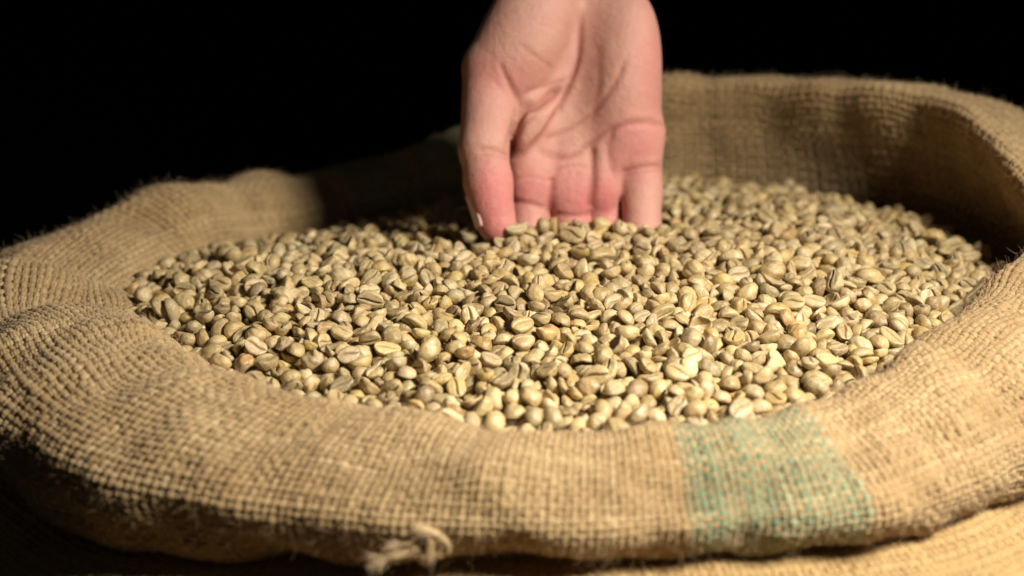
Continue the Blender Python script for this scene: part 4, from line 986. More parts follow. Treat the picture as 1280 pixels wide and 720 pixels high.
1395,-11,-51,19,5,-93,3,111,-601,365,-20,-7,-7,81,9,115,-311,1191,-161,-7,93,6,10,107,1286,577,-29,-7,85,-46,11,108,456,338,-5,-73,-32,-61,5,99,1736,133,-91,9,66,31,7,92,
-1331,-68,-99,-36,17,-89,11,100,-258,1065,-121,-11,44,58,8,106,1277,34,-3,-33,9,-32,11,92,260,-1177,-82,96,-24,-9,9,104,-1422,266,-118,-30,-29,14,1,101,-340,-209,-8,-39,-1,-88,11,102,
-358,283,-23,-68,32,-60,11,102,1021,406,-2,-29,-25,76,0,104,1036,325,-3,-13,-51,62,0,97,-162,-139,-14,-55,-23,67,0,100,-394,-399,-26,63,-64,12,1,105,1941,746,-102,-88,22,-42,3,107,
-1380,615,-154,-50,43,64,7,107,296,588,20,-81,0,51,1,103,963,167,-3,-10,21,-28,10,99,334,147,-4,24,2,29,3,108,1347,266,-42,47,63,-57,1,99,238,-1252,-64,-6,68,70,1,101,
1452,1210,-68,-73,-65,6,1,109,-728,371,-37,-11,95,1,3,100,-124,-597,-33,19,22,11,1,102,-215,565,-55,75,-47,-45,6,109,-1206,91,-85,41,-18,-66,11,98,474,-1128,-89,76,0,25,1,102,
-907,561,-79,45,-41,-76,0,107,1317,1575,-121,99,2,-14,5,108,846,1245,-71,20,17,-75,2,103,27,363,-6,-20,9,30,2,95,1033,-139,13,-9,26,95,2,88,1046,-527,-39,59,-10,54,0,100,
1772,680,-77,58,56,47,11,113,-704,-359,-28,26,-96,0,2,94,316,228,-18,65,31,17,1,101,460,-151,-2,-71,42,-36,8,94,1301,1131,-67,86,14,33,2,118,566,-549,-25,5,90,24,9,97,
-263,-226,-39,16,-64,69,0,98,-326,-31,-11,87,14,44,1,94,-1237,227,-90,-5,-84,50,11,92,618,-1119,-78,-56,47,-54,0,101,-695,1119,-164,-48,-83,-25,2,100,732,411,-10,25,-88,-22,0,101,
1890,1077,-137,46,79,-37,7,93,954,1415,-67,15,9,-9,10,95,1603,25,-39,-58,30,40,7,93,-520,525,-63,-83,22,20,8,109,-32,-289,-16,2,9,98,0,112,1308,798,-38,-84,12,10,4,101,
1685,60,-75,-39,-1,-55,2,96,-628,505,-55,31,73,53,0,99,163,-550,-30,84,-30,-23,0,93,-76,-526,-25,55,-14,63,4,107,-716,136,-33,-43,65,-30,8,95,96,356,6,45,31,39,1,87,
160,-1171,-92,-93,30,-21,4,84,-1351,388,-98,-19,2,-20,6,102,-387,-354,4,-26,71,63,3,102,579,-890,-41,-37,8,-28,2,105,1378,463,-33,-26,-13,-50,7,100,780,-586,-39,-1,41,-36,0,100,
713,-522,-34,-18,-31,23,1,103,-340,650,-55,93,-8,-23,0,101,-401,1218,-166,40,-79,25,11,104,523,456,6,-100,3,5,5,100,604,353,9,35,-80,-31,0,87,1543,1129,-81,55,-79,14,4,95,
-1390,330,-119,-80,41,-37,0,97,1116,1385,-77,-11,26,56,6,113,1388,961,-48,-48,-87,-8,2,96,-341,-1023,-80,8,90,40,4,93,-605,-120,-55,6,34,-51,7,92,1499,1027,-68,1,-86,30,2,100,
1929,508,-119,-98,5,8,1,90,-556,-163,-22,-19,6,59,11,104,-804,-63,-54,34,75,32,2,105,-268,72,-28,-92,-3,38,1,114,-146,268,-10,1,-11,-34,0,102,-329,-109,-28,68,58,-16,0,97,
1337,919,-53,-93,23,25,11,107,1593,83,-34,-4,1,-79,3,106,49,-1097,-79,16,6,-64,3,114,-482,-8,-48,-52,30,3,3,105,-366,767,-75,29,-91,6,10,93,1690,1229,-114,5,8,-91,2,107,
997,676,-39,52,-85,6,8,101,215,655,27,11,-15,-98,3,93,-156,986,-129,-33,-3,-89,1,99,-271,298,-29,-25,27,72,2,105,-789,306,-38,-25,8,-19,8,101,-79,288,-4,70,39,-9,0,101,
1028,-792,-69,-87,-11,-31,5,105,1294,1360,-75,-15,88,33,11,92,-1480,404,-141,38,9,91,6,100,395,-669,-34,1,-47,78,0,104,-903,366,-71,37,62,-69,6,102,-336,951,-113,71,-9,-69,7,104,
1224,542,-48,76,23,-20,6,105,-383,-904,-86,-6,-13,-39,7,107,1080,515,-30,39,-43,-29,1,97,756,-85,-25,1,73,-36,2,96,-1143,-384,-132,-86,-45,-16,3,113,-933,221,-35,-21,-2,92,6,104,
331,-536,-18,19,85,-44,0,105,196,448,-6,30,-35,-88,6,102,768,1289,-59,38,9,84,10,94,256,-799,-16,17,-19,-96,0,92,-1248,646,-136,-50,86,2,5,105,1446,979,-55,92,-34,0,4,105,
782,173,-9,99,13,-4,11,82,675,579,-18,0,-26,-56,1,106,1428,-380,-75,-50,55,-43,0,95,1738,1360,-150,72,19,-61,0,113,-186,55,-15,12,6,9,7,91,992,-866,-84,-34,1,55,2,93,
-585,-550,-47,53,48,19,7,106,-455,-766,-70,17,-24,-95,12,105,-839,389,-50,61,-79,-6,1,107,1080,843,-46,31,-72,-61,0,90,1633,1459,-160,23,43,-52,8,102,-660,-36,-40,35,28,38,1,105,
-1255,906,-158,0,27,-38,2,106,419,217,8,44,-49,-75,1,101,12,-1129,-104,-34,54,-27,1,92,390,-846,-55,62,-72,-28,9,105,-767,1558,-277,-74,11,-18,1,109,-739,-3,-33,23,74,52,3,111,
482,567,-10,5,40,31,1,105,909,-977,-99,69,-25,46,0,102,-894,754,-126,-29,-80,-41,10,105,-1020,-408,-92,3,99,-11,3,93,-453,1079,-144,-25,0,-95,2,110,752,-950,-59,70,55,26,9,115,
-790,357,-55,8,66,-30,2,99,818,546,-22,24,97,3,8,85,722,-582,-53,67,65,-8,0,103,519,14,-26,-87,21,40,8,103,1094,-500,-50,-50,-43,50,1,98,710,970,-70,-10,31,-18,6,106,
-124,-876,-61,11,-1,26,2,98,523,-983,-49,38,48,53,0,94,1506,343,-41,52,-78,-11,5,95,-764,1258,-198,100,-8,-2,2,96,722,1521,-71,93,33,-2,0,99,-759,657,-59,4,-99,12,4,92,
687,274,-10,39,8,-55,0,107,1809,549,-75,-74,11,12,4,100,-1184,-452,-108,67,54,33,8,108,-50,22,-15,-4,-34,-90,0,112,-330,-628,-41,-1,-91,-6,9,101,1578,365,-54,9,-2,100,2,105,
1011,183,18,75,-4,-34,2,99,121,-1226,-81,-7,-20,-25,10,100,1197,-508,-62,-51,-52,66,3,96,816,1773,-130,-70,-26,-3,4,112,1351,595,-40,26,92,17,8,107,919,-441,-25,71,46,-53,7,114,
28,-625,-42,18,29,-92,7,101,1592,211,-66,-58,71,-4,3,104,643,-974,-71,0,27,-91,2,108,-236,-780,-45,-41,-72,29,2,102,1596,839,-73,-87,-15,23,6,96,-566,481,-49,-39,-14,-69,2,108,
218,384,-7,-93,31,-18,5,98,-472,838,-94,53,-83,-17,0,92,441,-408,-17,-14,-41,-20,8,98,1026,-399,-14,-30,87,-39,8,103,-874,703,-113,51,39,-64,1,103,492,-739,-44,55,-26,-79,7,98,
-101,-332,-34,86,-18,47,4,88,930,-731,-70,86,-15,-47,7,101,-476,302,-47,-43,73,7,4,106,287,-335,-35,-43,-29,79,3,108,226,-275,3,27,6,-94,4,95,256,-183,-20,77,13,62,1,90,
1609,-263,-68,-43,43,71,1,107,705,-250,-18,99,-14,4,5,104,1631,1182,-107,-49,-53,36,2,92,-356,-638,-59,39,59,-18,3,96,472,-1019,-75,3,98,-1,2,90,-1029,-126,-68,81,-32,-44,7,93,
1751,1075,-93,20,13,81,10,94,623,-339,-10,74,-60,21,5,101,1463,516,-61,91,29,25,5,97,-657,351,-60,-68,56,46,5,99,-525,349,-20,-28,35,-33,4,99,753,-1076,-79,-95,-28,-11,2,95,
-1323,526,-144,67,21,66,6,91,566,-338,-16,-14,39,74,2,107,1253,955,-49,-4,-32,-35,0,109,120,-713,-23,-57,-30,51,2,96,187,-417,-22,-33,-2,-51,3,100,115,-174,-17,51,75,38,2,95,
203,65,-26,78,34,-7,11,102,4,511,5,-1,22,-95,1,95,1696,306,-90,8,-69,47,0,97,1632,135,-63,83,32,-40,7,102,-905,929,-128,36,-72,-4,3,103,-194,-735,-39,-71,59,-32,3,94,
1491,1106,-64,53,34,61,1,108,269,642,38,-80,-57,17,7,89,715,1378,-73,73,29,19,8,100,-456,-602,-66,11,15,73,1,102,246,297,-10,-20,36,-64,3,100,1209,365,-42,77,-45,25,0,102,
312,-921,-61,-16,-5,47,1,97,-266,1320,-155,-11,-15,26,6,96,-682,262,-29,-18,46,-63,3,109,1189,-305,-38,-53,44,-59,10,98,772,1218,-74,20,69,-22,2,97,1002,488,-20,61,-40,-58,8,101,
-351,1704,-237,-93,-12,-33,0,111,254,-984,-96,-21,-88,-12,3,105,1736,209,-97,40,21,-38,8,107,1693,706,-86,-75,-41,-10,1,97,-1093,-150,-79,80,-54,25,2,92,-794,487,-70,2,-92,-8,0,98,
1225,893,-55,-9,48,86,6,104,-363,-284,-15,86,-22,43,1,104,-273,-439,-47,18,-83,23,8,94,132,-785,-43,53,48,-65,2,108,1668,473,-62,-88,26,38,8,94,-1401,26,-102,-15,12,64,2,89,
-1362,-21,-104,45,-26,85,0,94,1022,938,-66,-74,53,37,0,110,-1206,595,-113,-28,1,95,6,102,1390,-403,-69,66,-12,-74,2,99,55,-515,-10,14,-22,25,2,95,-781,-279,-70,84,-44,-22,10,104,
-450,402,-49,-62,75,8,5,105,1451,127,-37,55,-3,-80,8,89,1223,1741,-142,12,4,-71,6,104,724,1220,-59,9,85,-7,6,93,1547,408,-43,50,85,1,9,106,-808,-170,-56,-29,-9,92,4,99,
-603,-357,-43,-88,47,1,5,96,697,-871,-57,-17,43,-45,9,97,-793,-649,-98,-17,-25,90,10,102,1155,922,-46,-55,-79,25,0,103,158,-224,-19,70,-57,-11,9,99,817,-1063,-85,15,96,15,6,91,
1185,-375,-73,24,-92,-22,0,99,1251,-660,-120,10,20,9,10,103,-134,-922,-57,4,14,71,12,101,282,-1011,-74,-86,-37,33,2,100,397,585,7,-3,1,94,3,102,-1028,465,-71,17,75,37,7,98,
171,497,-5,58,-73,37,0,104,1588,719,-54,-24,0,71,0,102,-864,-647,-88,1,16,90,2,100,-938,-16,-52,2,-34,-92,9,99,1112,1300,-89,-88,-36,29,4,112,1771,-89,-69,26,-67,66,2,113,
-762,-133,-42,-74,11,-37,2,100,477,-593,-29,-20,17,-63,0,96,1361,-3,-21,87,44,-18,2,84,1665,577,-67,48,-37,-66,2,100,-959,-128,-53,-83,35,-2,1,114,175,-314,-20,81,16,-15,6,99,
-225,-1079,-55,36,-9,-14,2,95,-163,-942,-83,-50,-81,28,0,104,1455,1418,-109,16,86,0,0,112,1138,-271,-31,-89,-30,32,0,91,547,-443,-20,63,-75,7,6,107,-203,-666,-79,24,-97,0,5,105,
-325,1599,-203,52,-82,25,1,87,819,1390,-63,24,9,96,2,104,521,541,2,44,48,24,8,99,1284,1247,-55,77,63,0,4,94,-1255,141,-90,-33,19,63,1,107,-572,607,-75,4,-89,42,4,101,
469,211,-22,11,-11,-86,10,102,-1209,-216,-124,91,25,-11,2,96,-1168,-33,-75,-62,-68,-39,1,97,-53,-633,-15,-43,87,-21,3,95,-770,244,-52,-31,-22,-92,8,113,1112,1703,-124,30,-1,1,0,97,
255,-740,-46,-10,19,-36,0,116,-36,-88,-9,22,-42,67,3,87,-1129,-85,-98,-22,-34,91,6,92,-560,140,-19,5,17,-42,2,114,1471,-198,-67,6,24,60,3,99,-438,897,-102,53,-80,17,3,96,
1446,413,-43,-54,16,80,1,94,1546,18,-64,-49,-80,-17,2,108,-1031,821,-132,93,31,9,0,116,695,1092,-47,-71,-42,-42,3,105,378,375,9,71,-66,-25,4,100,-871,1015,-135,68,66,18,3,94,
-1220,-144,-122,24,-29,-71,0,97,-403,1319,-182,-55,-28,-73,2,107,297,100,-7,80,-3,-4,3,102,1161,590,-37,-34,-44,-83,1,99,868,1860,-130,12,-3,82,0,118,205,255,4,-12,64,22,2,100,
1720,831,-78,-59,60,-51,2,98,795,1120,-65,-61,1,79,7,104,1087,582,-34,-55,4,41,8,101,632,518,0,-39,56,73,1,99,608,-281,-12,51,58,-18,3,102,1281,216,-26,-50,-53,-24,4,98,
1311,-614,-90,-23,66,-27,11,108,-1129,-424,-117,66,63,-39,12,103,-1037,-366,-105,80,29,12,9,106,-973,968,-129,28,37,-82,3,104,1839,491,-114,-38,86,8,1,113,1537,828,-40,25,-24,-93,0,95,
1473,703,-48,62,51,23,2,106,63,-843,-51,-13,-18,-44,8,96,1833,443,-106,-43,84,-10,9,90,1908,362,-102,23,82,37,1,97,-637,636,-64,87,-43,25,2,99,907,1099,-64,16,49,-2,6,107,
-505,1734,-290,-48,-50,-72,11,113,-326,323,-24,-63,-69,3,3,92,-516,-779,-89,79,-35,14,5,111,60,-308,-15,-76,-50,-38,3,94,1288,159,-15,-29,-93,2,1,89,978,1013,-47,-17,24,-90,11,88,
-546,1029,-161,27,-43,77,6,102,1112,439,-31,-50,-82,13,5,97,-508,612,-66,62,-44,-50,0,102,-544,1543,-241,-18,-23,51,3,110,1808,49,-71,5,-92,-36,2,87,-712,577,-59,-58,75,-27,5,106,
-1433,453,-145,58,-75,-29,3,114,1459,-319,-59,-6,5,-13,11,101,508,317,-7,56,-80,12,2,104,1535,233,-70,59,-72,37,8,98,502,-1170,-70,-27,26,93,2,103,520,96,-20,57,1,-25,4,97,
-506,-819,-82,-83,-18,1,2,102,-364,823,-89,67,44,-5,9,110,-363,1375,-176,12,94,-24,2,101,361,-1225,-74,11,85,-49,1,103,1040,-435,-33,-53,-5,11,2,102,-1048,4,-70,94,-4,-7,4,103,
-860,879,-129,-51,-81,14,1,102,1857,1123,-140,-5,-1,-50,2,100,-397,-946,-91,-48,-20,76,7,104,443,-51,-14,-69,-69,11,4,91,-1256,285,-95,-28,-58,61,8,102,-428,1273,-163,-2,-91,33,1,95,
430,641,19,-36,72,-53,6,103,-436,1194,-182,40,89,19,5,109,1623,-312,-36,-41,-70,-3,0,99,-642,-151,-47,75,47,34,9,101,714,1320,-81,83,-55,-9,5,93,-642,449,-59,-55,-56,-3,3,93,
-196,1059,-136,41,29,-85,11,104,-1468,64,-128,87,-46,16,2,108,-65,96,-7,92,-39,5,3,100,69,416,-7,56,82,-7,1,102,1423,-176,-53,90,-38,21,0,97,874,560,-21,-57,5,-38,1,98,
73,533,10,18,4,91,11,104,1763,166,-97,-5,90,40,7,97,-733,857,-111,-81,58,4,0,109,-1191,379,-99,2,83,55,7,109,-1154,-233,-119,-25,75,-55,2,102,451,136,-21,35,-39,-85,3,100,
347,53,-28,-33,84,-17,9,101,-1077,158,-86,-1,17,-71,4,103,1874,786,-91,-86,-45,8,1,97,-493,951,-118,-36,53,-60,2,98,1004,552,-39,-18,-97,-11,8,99,-89,-85,-20,11,-59,76,3,89,
-1198,179,-90,26,-65,-65,0,82,786,1880,-155,18,25,12,10,104,-575,-317,-65,-33,-79,-11,11,102,715,-941,-101,-20,25,-62,2,103,-766,-255,-33,-43,7,-77,11,95,64,-34,8,-23,-11,-76,2,93,
127,-35,-8,5,-25,-62,10,98,-378,462,-52,-87,-9,-42,6,105,5,-394,-15,56,54,55,6,102,918,-166,-36,79,-25,9,6,92,681,356,-5,-20,-32,-49,9,107,742,-446,-34,27,3,-72,0,107,
50,254,-32,36,-11,-89,0,87,1062,-842,-96,14,-12,85,1,104,1161,1057,-58,69,-43,-34,2,93,-409,584,-62,45,48,-50,7,103,1431,-453,-77,-32,90,-7,0,104,714,-1164,-76,-71,-69,-9,2,105,
-155,1257,-118,34,-90,-23,6,107,136,-917,-86,-77,30,-48,6,100,691,-795,-61,30,57,47,3,99,922,1706,-131,-86,3,46,7,107,558,495,-8,-84,-49,-22,2,108,-1424,112,-131,7,-10,68,11,108,
-122,-45,-65,-63,-76,-7,5,109,454,30,-28,-27,20,79,8,107,1621,1038,-81,74,61,13,11,94,879,-203,-27,52,1,-83,1,101,-851,655,-103,87,20,2,3,99,911,920,-44,62,75,10,2,95,
690,1419,-86,40,73,-40,2,106,1753,32,-100,-91,14,38,7,107,227,-1077,-93,-9,84,-34,0,105,508,-868,-54,-58,28,76,7,99,-680,1387,-226,-89,9,28,0,95,-332,1018,-111,30,93,11,8,92,
-369,99,-33,-2,-93,12,2,94,771,-775,-56,-1,-31,-81,6,94,-541,-1015,-96,-84,-50,-16,8,104,1141,862,-36,2,8,85,3,88,-289,-508,-24,44,8,-30,3,100,1672,903,-96,-36,-15,-1,3,93,
1528,768,-50,91,9,24,6,106,765,949,-65,-89,0,29,2,95,-212,1020,-132,93,-5,28,2,98,-380,387,-44,18,-87,-23,5,107,752,1743,-113,-40,14,34,3,93,1151,-473,-71,3,-84,54,4,101,
-244,184,-34,54,6,-19,3,104,1571,1059,-94,42,58,13,2,111,1286,634,-34,68,-64,33,0,97,1325,1233,-66,39,-9,-84,2,92,-825,738,-123,-10,49,-40,7,108,820,-350,-11,-14,30,-85,2,101,
1366,404,-52,17,28,-20,4,113,114,264,-31,86,-26,44,5,87,-375,-587,-55,-68,57,-17,3,100,588,106,-24,-80,-38,29,8,99,-52,438,-27,-20,-93,3,1,105,67,-956,-51,11,-21,90,0,103,
-396,1057,-140,39,64,25,8,97,1139,1652,-147,-48,74,34,1,109,-613,563,-68,-94,-30,-6,0,92,1420,1255,-82,37,-9,86,0,102,1144,529,-34,25,-21,92,10,95,113,-553,-25,-17,54,-37,5,97,
1770,1188,-112,-97,9,19,3,103,-132,-424,-31,-41,14,57,12,90,-1162,316,-85,-34,-2,-62,0,103,685,1259,-71,71,-62,34,1,102,-1188,-339,-126,-3,-8,-74,0,94,1130,486,-18,47,61,-45,12,93,
-551,-469,-44,82,54,2,4,85,91,-809,-83,17,91,7,1,100,-1472,539,-147,-29,27,-91,2,104,1031,-666,-69,-33,-25,0,0,94,647,-543,-18,-82,-51,-28,6,98,1279,1515,-125,-33,-69,5,6,91,
166,102,-15,6,65,44,12,106,-464,547,-56,43,1,-17,3,97,1177,80,-8,36,-53,-44,8,100,-838,567,-98,-13,38,-83,1,106,969,-418,-33,30,-90,-7,11,95,886,485,-30,-73,61,24,0,98,
-763,-46,-56,-19,-83,28,3,103,-312,1474,-208,-97,-20,-4,5,98,1421,1140,-58,-10,-93,-34,1,87,-271,1692,-236,-40,5,-22,1,114,1723,1163,-106,-51,-1,-72,2,102,-1302,-96,-111,-51,9,30,9,95,
-1172,-149,-106,-9,46,-58,6,101,1061,1137,-61,5,-22,-97,11,97,540,606,26,72,53,24,3,94,-204,1777,-195,65,-76,6,11,111,-182,-487,-22,-95,-13,-1,1,82,1389,233,-33,61,47,-1,0,110,
-809,45,-44,17,-7,-78,0,106,-79,350,-11,3,59,4,1,106,-555,-521,-60,69,-16,49,1,101,-183,1111,-145,95,-26,-12,5,100,-380,1852,-259,-8,-99,-3,4,82,-764,-758,-119,51,36,78,0,102,
1700,-90,-92,20,98,-9,5,94,1480,933,-67,-37,-22,75,11,100,-538,-917,-93,11,-15,-89,9,117,628,-863,-51,16,-95,2,9,101,-938,-86,-70,-26,-44,75,6,95,-711,1732,-311,5,-45,-39,6,101,
-985,-590,-129,58,-6,63,0,93,-972,-174,-93,-82,-43,37,9,95,241,-402,-37,16,-96,-6,8,91,10,-545,-49,-11,60,52,7,90,1186,327,-32,24,77,57,3,93,-1485,648,-177,-12,-53,55,1,97,
1283,-33,-33,-10,91,1,3,103,-185,-421,-27,23,41,85,8,97,908,843,-37,59,-16,-66,3,99,1241,674,-36,6,-60,-76,0,110,-268,-649,-66,-37,60,-29,12,91,163,247,-4,73,36,-57,9,98,
755,-131,-30,28,-48,82,1,99,1274,-173,-48,-37,-38,-52,12,99,1024,-94,-27,-85,-45,-6,4,107,955,1147,-53,-79,56,-15,11,98,1597,920,-64,-97,-17,19,1,89,675,479,-15,10,99,4,9,106,
-578,-622,-82,95,19,16,4,96,711,-663,-63,-27,-13,88,7,103,384,-566,-27,-12,-80,-30,1,105,1746,-34,-69,-5,6,32,4,97,814,-530,-43,45,-8,-8,1,91,-483,-514,-50,-13,76,44,4,103,
833,-15,-27,-1,46,-80,2,112,-183,735,-127,-70,57,37,2,102,1636,990,-97,79,42,32,0,103,-196,-843,-71,82,27,-1,9,103,479,-963,-75,15,-1,-55,9,109,71,-1021,-69,94,-20,-7,3,102,
835,-168,-16,-20,-97,-7,5,92,1342,-208,-41,-58,-10,-2,2,93,489,-115,-24,-9,26,-47,0,104,-57,-839,-42,-4,-3,62,1,106,-835,-126,-60,-93,-23,-29,5,90,-384,-215,-20,-1,27,-56,8,106,
-612,-818,-91,-80,-43,25,7,92,1467,329,-45,11,12,-35,3,105,-75,-462,-25,-70,-35,62,3,97,336,-682,-8,-10,31,81,9,111,745,-857,-71,-10,6,99,9,95,-447,-675,-53,-18,-47,-19,6,103,
1556,1440,-142,88,-39,-13,0,109,1466,597,-49,27,-16,13,5,100,-157,-1016,-89,25,-2,60,1,95,-663,-645,-104,-6,98,-19,2,98,935,53,-4,19,28,-48,0,106,1347,1418,-109,85,-9,-5,6,112,
-912,126,-65,18,-55,-55,1,99,-306,-853,-64,90,30,5,0,99,-667,1702,-312,-39,-37,59,0,111,-792,-822,-127,88,29,-28,5,107,-802,1463,-257,-22,4,-35,1,116,771,-9,-10,-9,93,-33,0,90,
1527,-324,-81,36,-69,-48,0,107,1725,418,-89,25,96,10,4,103,1313,-315,-81,-60,-11,19,10,102,-693,418,-64,-47,13,57,11,98,1876,339,-93,66,23,-70,11,98,-240,709,-89,57,-67,-42,2,102,
1952,608,-136,-35,-2,-94,11,104,1195,198,-46,13,51,-70,7,111,1959,412,-111,-35,1,94,11,96,221,-592,-25,-13,5,45,11,102,-836,1022,-161,90,29,28,2,118,888,1598,-109,20,39,84,0,92,
1313,25,-45,-71,65,-26,0,106,-756,-463,-60,44,75,23,6,99,1772,287,-97,84,-1,26,0,95,-1332,265,-112,-91,-15,36,4,96,-1022,572,-94,-17,85,-30,8,99,170,-988,-90,-62,-65,40,2,102,
1399,416,-35,82,38,-39,5,82,1151,-646,-98,1,10,93,1,106,414,-1040,-70,-37,93,4,5,94,121,-252,-26,-44,-9,76,2,105,-825,1244,-213,-23,6,-95,0,113,-964,-74,-37,37,-41,-60,12,104,
1483,-268,-86,39,61,68,1,102,-47,-917,-117,-7,-35,-14,10,100,891,1161,-67,12,-97,7,5,86,451,-813,-60,41,91,0,5,100,-581,1435,-226,-34,50,64,6,96,-705,-95,-78,-15,64,70,1,102,
-343,575,-57,2,-10,-70,6,102,291,528,-16,-4,-7,22,6,100,-462,1458,-202,21,-33,-90,0,92,-833,-726,-107,-81,37,5,1,101,424,73,-12,90,27,-28,1,95,951,1547,-80,-21,22,91,3,106,
671,28,-12,-18,-5,-33,2,97,629,390,-29,11,95,10,1,104,427,437,-42,69,71,8,5,101,1616,-110,-81,45,-59,-41,2,111,1487,855,-53,32,34,75,11,94,780,-1134,-73,0,-14,-81,4,110,
-1182,237,-100,-73,-26,-61,11,106,1766,580,-79,-60,50,-57,8,96,-610,1716,-303,65,-35,-48,6,112,-176,-605,-63,13,-20,39,0,102,-963,300,-57,58,80,16,9,102,943,-543,-58,72,69,-2,6,95,
-1440,201,-138,39,1,87,8,94,-1088,-556,-103,72,67,-2,0,98,202,-34,-14,11,24,93,9,97,963,914,-55,83,-38,16,3,94,41,-151,-16,36,13,-50,1,88,914,990,-69,62,52,-20,7,95,
-1272,-43,-104,87,36,-34,5,103,542,-1028,-86,-20,18,-4,0,96,-938,-281,-75,-86,-41,-17,0,102,309,-850,-57,9,-7,-98,4,104,-96,-708,-34,26,-16,87,0,105,1014,1468,-82,-39,41,64,0,100,
-92,893,-119,75,-60,-25,0,103,1204,-28,-44,6,-8,-37,10,97,-114,-385,-60,-70,63,-30,5,100,191,-80,-24,59,-73,7,11,106,755,159,-53,71,-52,17,8,115,967,-703,-93,3,-19,-58,0,96,
1645,724,-68,-49,56,-57,3,112,560,302,-14,5,44,77,7,100,-365,43,-44,-45,-78,42,3,105,253,234,-28,39,23,-54,1,96,-462,1328,-189,84,-51,-15,9,91,-212,1801,-234,-1,-23,97,10,94,
-106,-265,-49,-2,-3,80,10,91,-1341,815,-166,-48,-63,-60,4,97,1988,535,-119,16,12,-64,11,108,-510,1322,-188,-4,-1,84,0,93,-746,-518,-102,2,-10,-45,2,100,907,-927,-89,31,-16,41,0,98,
-1039,667,-128,-52,82,13,2,105,-498,-957,-125,-30,48,-60,7,108,855,884,-57,-31,52,74,11,107,781,-250,-12,-29,91,1,3,84,1245,1199,-76,86,-22,-45,2,110,-497,138,-29,-72,12,64,7,103,
685,1136,-58,-8,-55,66,0,93,1029,-238,-40,-12,-92,-37,3,106,735,547,-18,29,-8,4,9,98,-270,1523,-198,-67,-13,10,3,106,876,-758,-63,2,-53,-74,3,106,-633,237,-42,-69,70,1,4,88,
-1014,723,-117,-2,-63,77,4,90,939,636,-52,84,-15,-48,1,100,1887,1002,-132,-40,33,-79,3,93,-1197,1070,-211,-81,46,-28,8,106,740,639,-20,-12,12,-92,2,104,510,-800,-47,97,16,-11,4,96,
-918,-461,-64,13,-31,-87,6,109,-1403,-132,-100,-79,61,-10,0,96,900,1218,-83,84,54,7,5,103,1587,1191,-104,66,-55,-47,1,98,1427,1647,-166,-38,55,19,2,93,-239,1133,-156,-57,10,68,7,110,
893,-383,-31,-83,25,-6,0,116,-705,-140,-67,-30,0,8,2,90,-409,-333,-40,29,47,-41,0,110,858,-57,-31,-4,65,-49,2,101,349,664,22,-88,-3,35,3,98,-658,-263,-53,40,22,-61,0,98,
39,106,-19,-87,22,-31,3,95,-1218,747,-128,72,-22,-48,8,115,-1296,920,-187,-92,12,36,7,115,1136,-426,-66,-59,3,22,3,98,-386,-108,-43,0,32,80,8,105,-1452,348,-146,52,7,-84,0,100,
1700,945,-109,88,-36,-30,9,94,394,-908,-75,6,49,76,2,104,-873,-302,-90,79,-14,-50,5,90,766,844,-46,-26,-23,21,3,108,1309,1085,-76,-25,-56,-68,3,105,-538,15,-14,49,-81,27,0,93,
-17,270,-27,-7,-99,4,5,90,-117,348,-40,22,59,12,10,89,-453,1684,-270,-12,-34,-93,6,98,-886,1261,-223,57,55,-6,4,101,-590,921,-120,-88,0,43,3,97,1158,1573,-123,67,51,-53,0,97,
-554,-663,-76,40,29,14,9,89,1184,858,-54,80,-24,-32,12,92,746,-220,-54,-90,18,-9,5,103,293,-84,-3,37,3,33,1,111,1673,1306,-137,34,-18,10,2,100,-628,802,-115,-4,94,18,5,107,
-304,359,-45,52,-7,-49,0,99,-707,-590,-101,-3,33,1,11,103,728,43,-9,-41,-80,41,1,111,-293,-371,-50,80,-44,-9,2,104,-853,-370,-91,3,35,-79,1,112,1635,316,-73,15,-2,9,3,104,
1013,1682,-129,33,77,55,0,98,-1315,591,-146,-85,-46,26,4,93,-45,-575,-28,-16,11,92,3,110,403,-1104,-88,28,5,-48,11,97,1679,1355,-152,-15,90,23,7,103,-1028,506,-82,45,4,60,1,97,
231,-1026,-93,-76,57,-11,12,99,633,-725,-46,87,-11,4,6,98,835,1178,-82,16,52,-9,3,103,-318,-688,-56,84,-43,17,11,115,-291,-1023,-88,-56,21,67,12,102,-1144,445,-90,-51,67,-43,2,106,
-588,1598,-265,-10,49,57,11,108,-791,923,-140,-82,-52,-17,9,95,864,1142,-78,10,-90,14,2,95,1572,995,-83,-32,-33,-85,1,104,-496,871,-122,-97,6,23,4,87,-693,-521,-74,94,-30,-7,2,113,
-454,-368,-32,-77,-58,4,5,94,-157,-309,-39,34,-13,90,1,93,1373,756,-32,11,-26,5,4,110,-291,153,-39,86,-24,-27,10,105,-157,105,-32,-66,-69,27,3,103,1414,86,-58,7,-51,79,2,100,
-861,795,-129,50,83,-24,5,91,739,-805,-94,88,35,-3,4,99,196,-808,-45,-71,67,5,9,101,750,-519,-61,-41,32,62,3,103,-104,477,-56,-47,-86,15,10,104,119,640,13,-78,-45,19,9,100,
-996,59,-96,74,17,61,5,111,987,-909,-110,88,-32,34,0,95,403,-792,-80,17,-22,81,10,104,1314,-76,-62,64,63,-42,1,105,1312,393,-40,87,30,-23,7,108,795,458,-35,-64,-1,77,7,94,
1375,182,-40,-69,52,31,3,97,-676,-918,-97,-17,-41,25,1,99,-309,-472,-59,1,97,19,4,93,-528,79,-50,-21,-34,10,11,107,-522,1603,-262,-38,-39,79,6,97,-144,-661,-45,98,13,0,9,101,
-793,-337,-91,-11,42,-19,7,90,-535,668,-81,19,6,-94,0,102,-225,1356,-182,45,37,-79,7,94,256,480,-17,49,-49,26,3,99,-640,1286,-193,-16,47,87,1,110,1172,284,-36,-67,-44,-59,0,97,
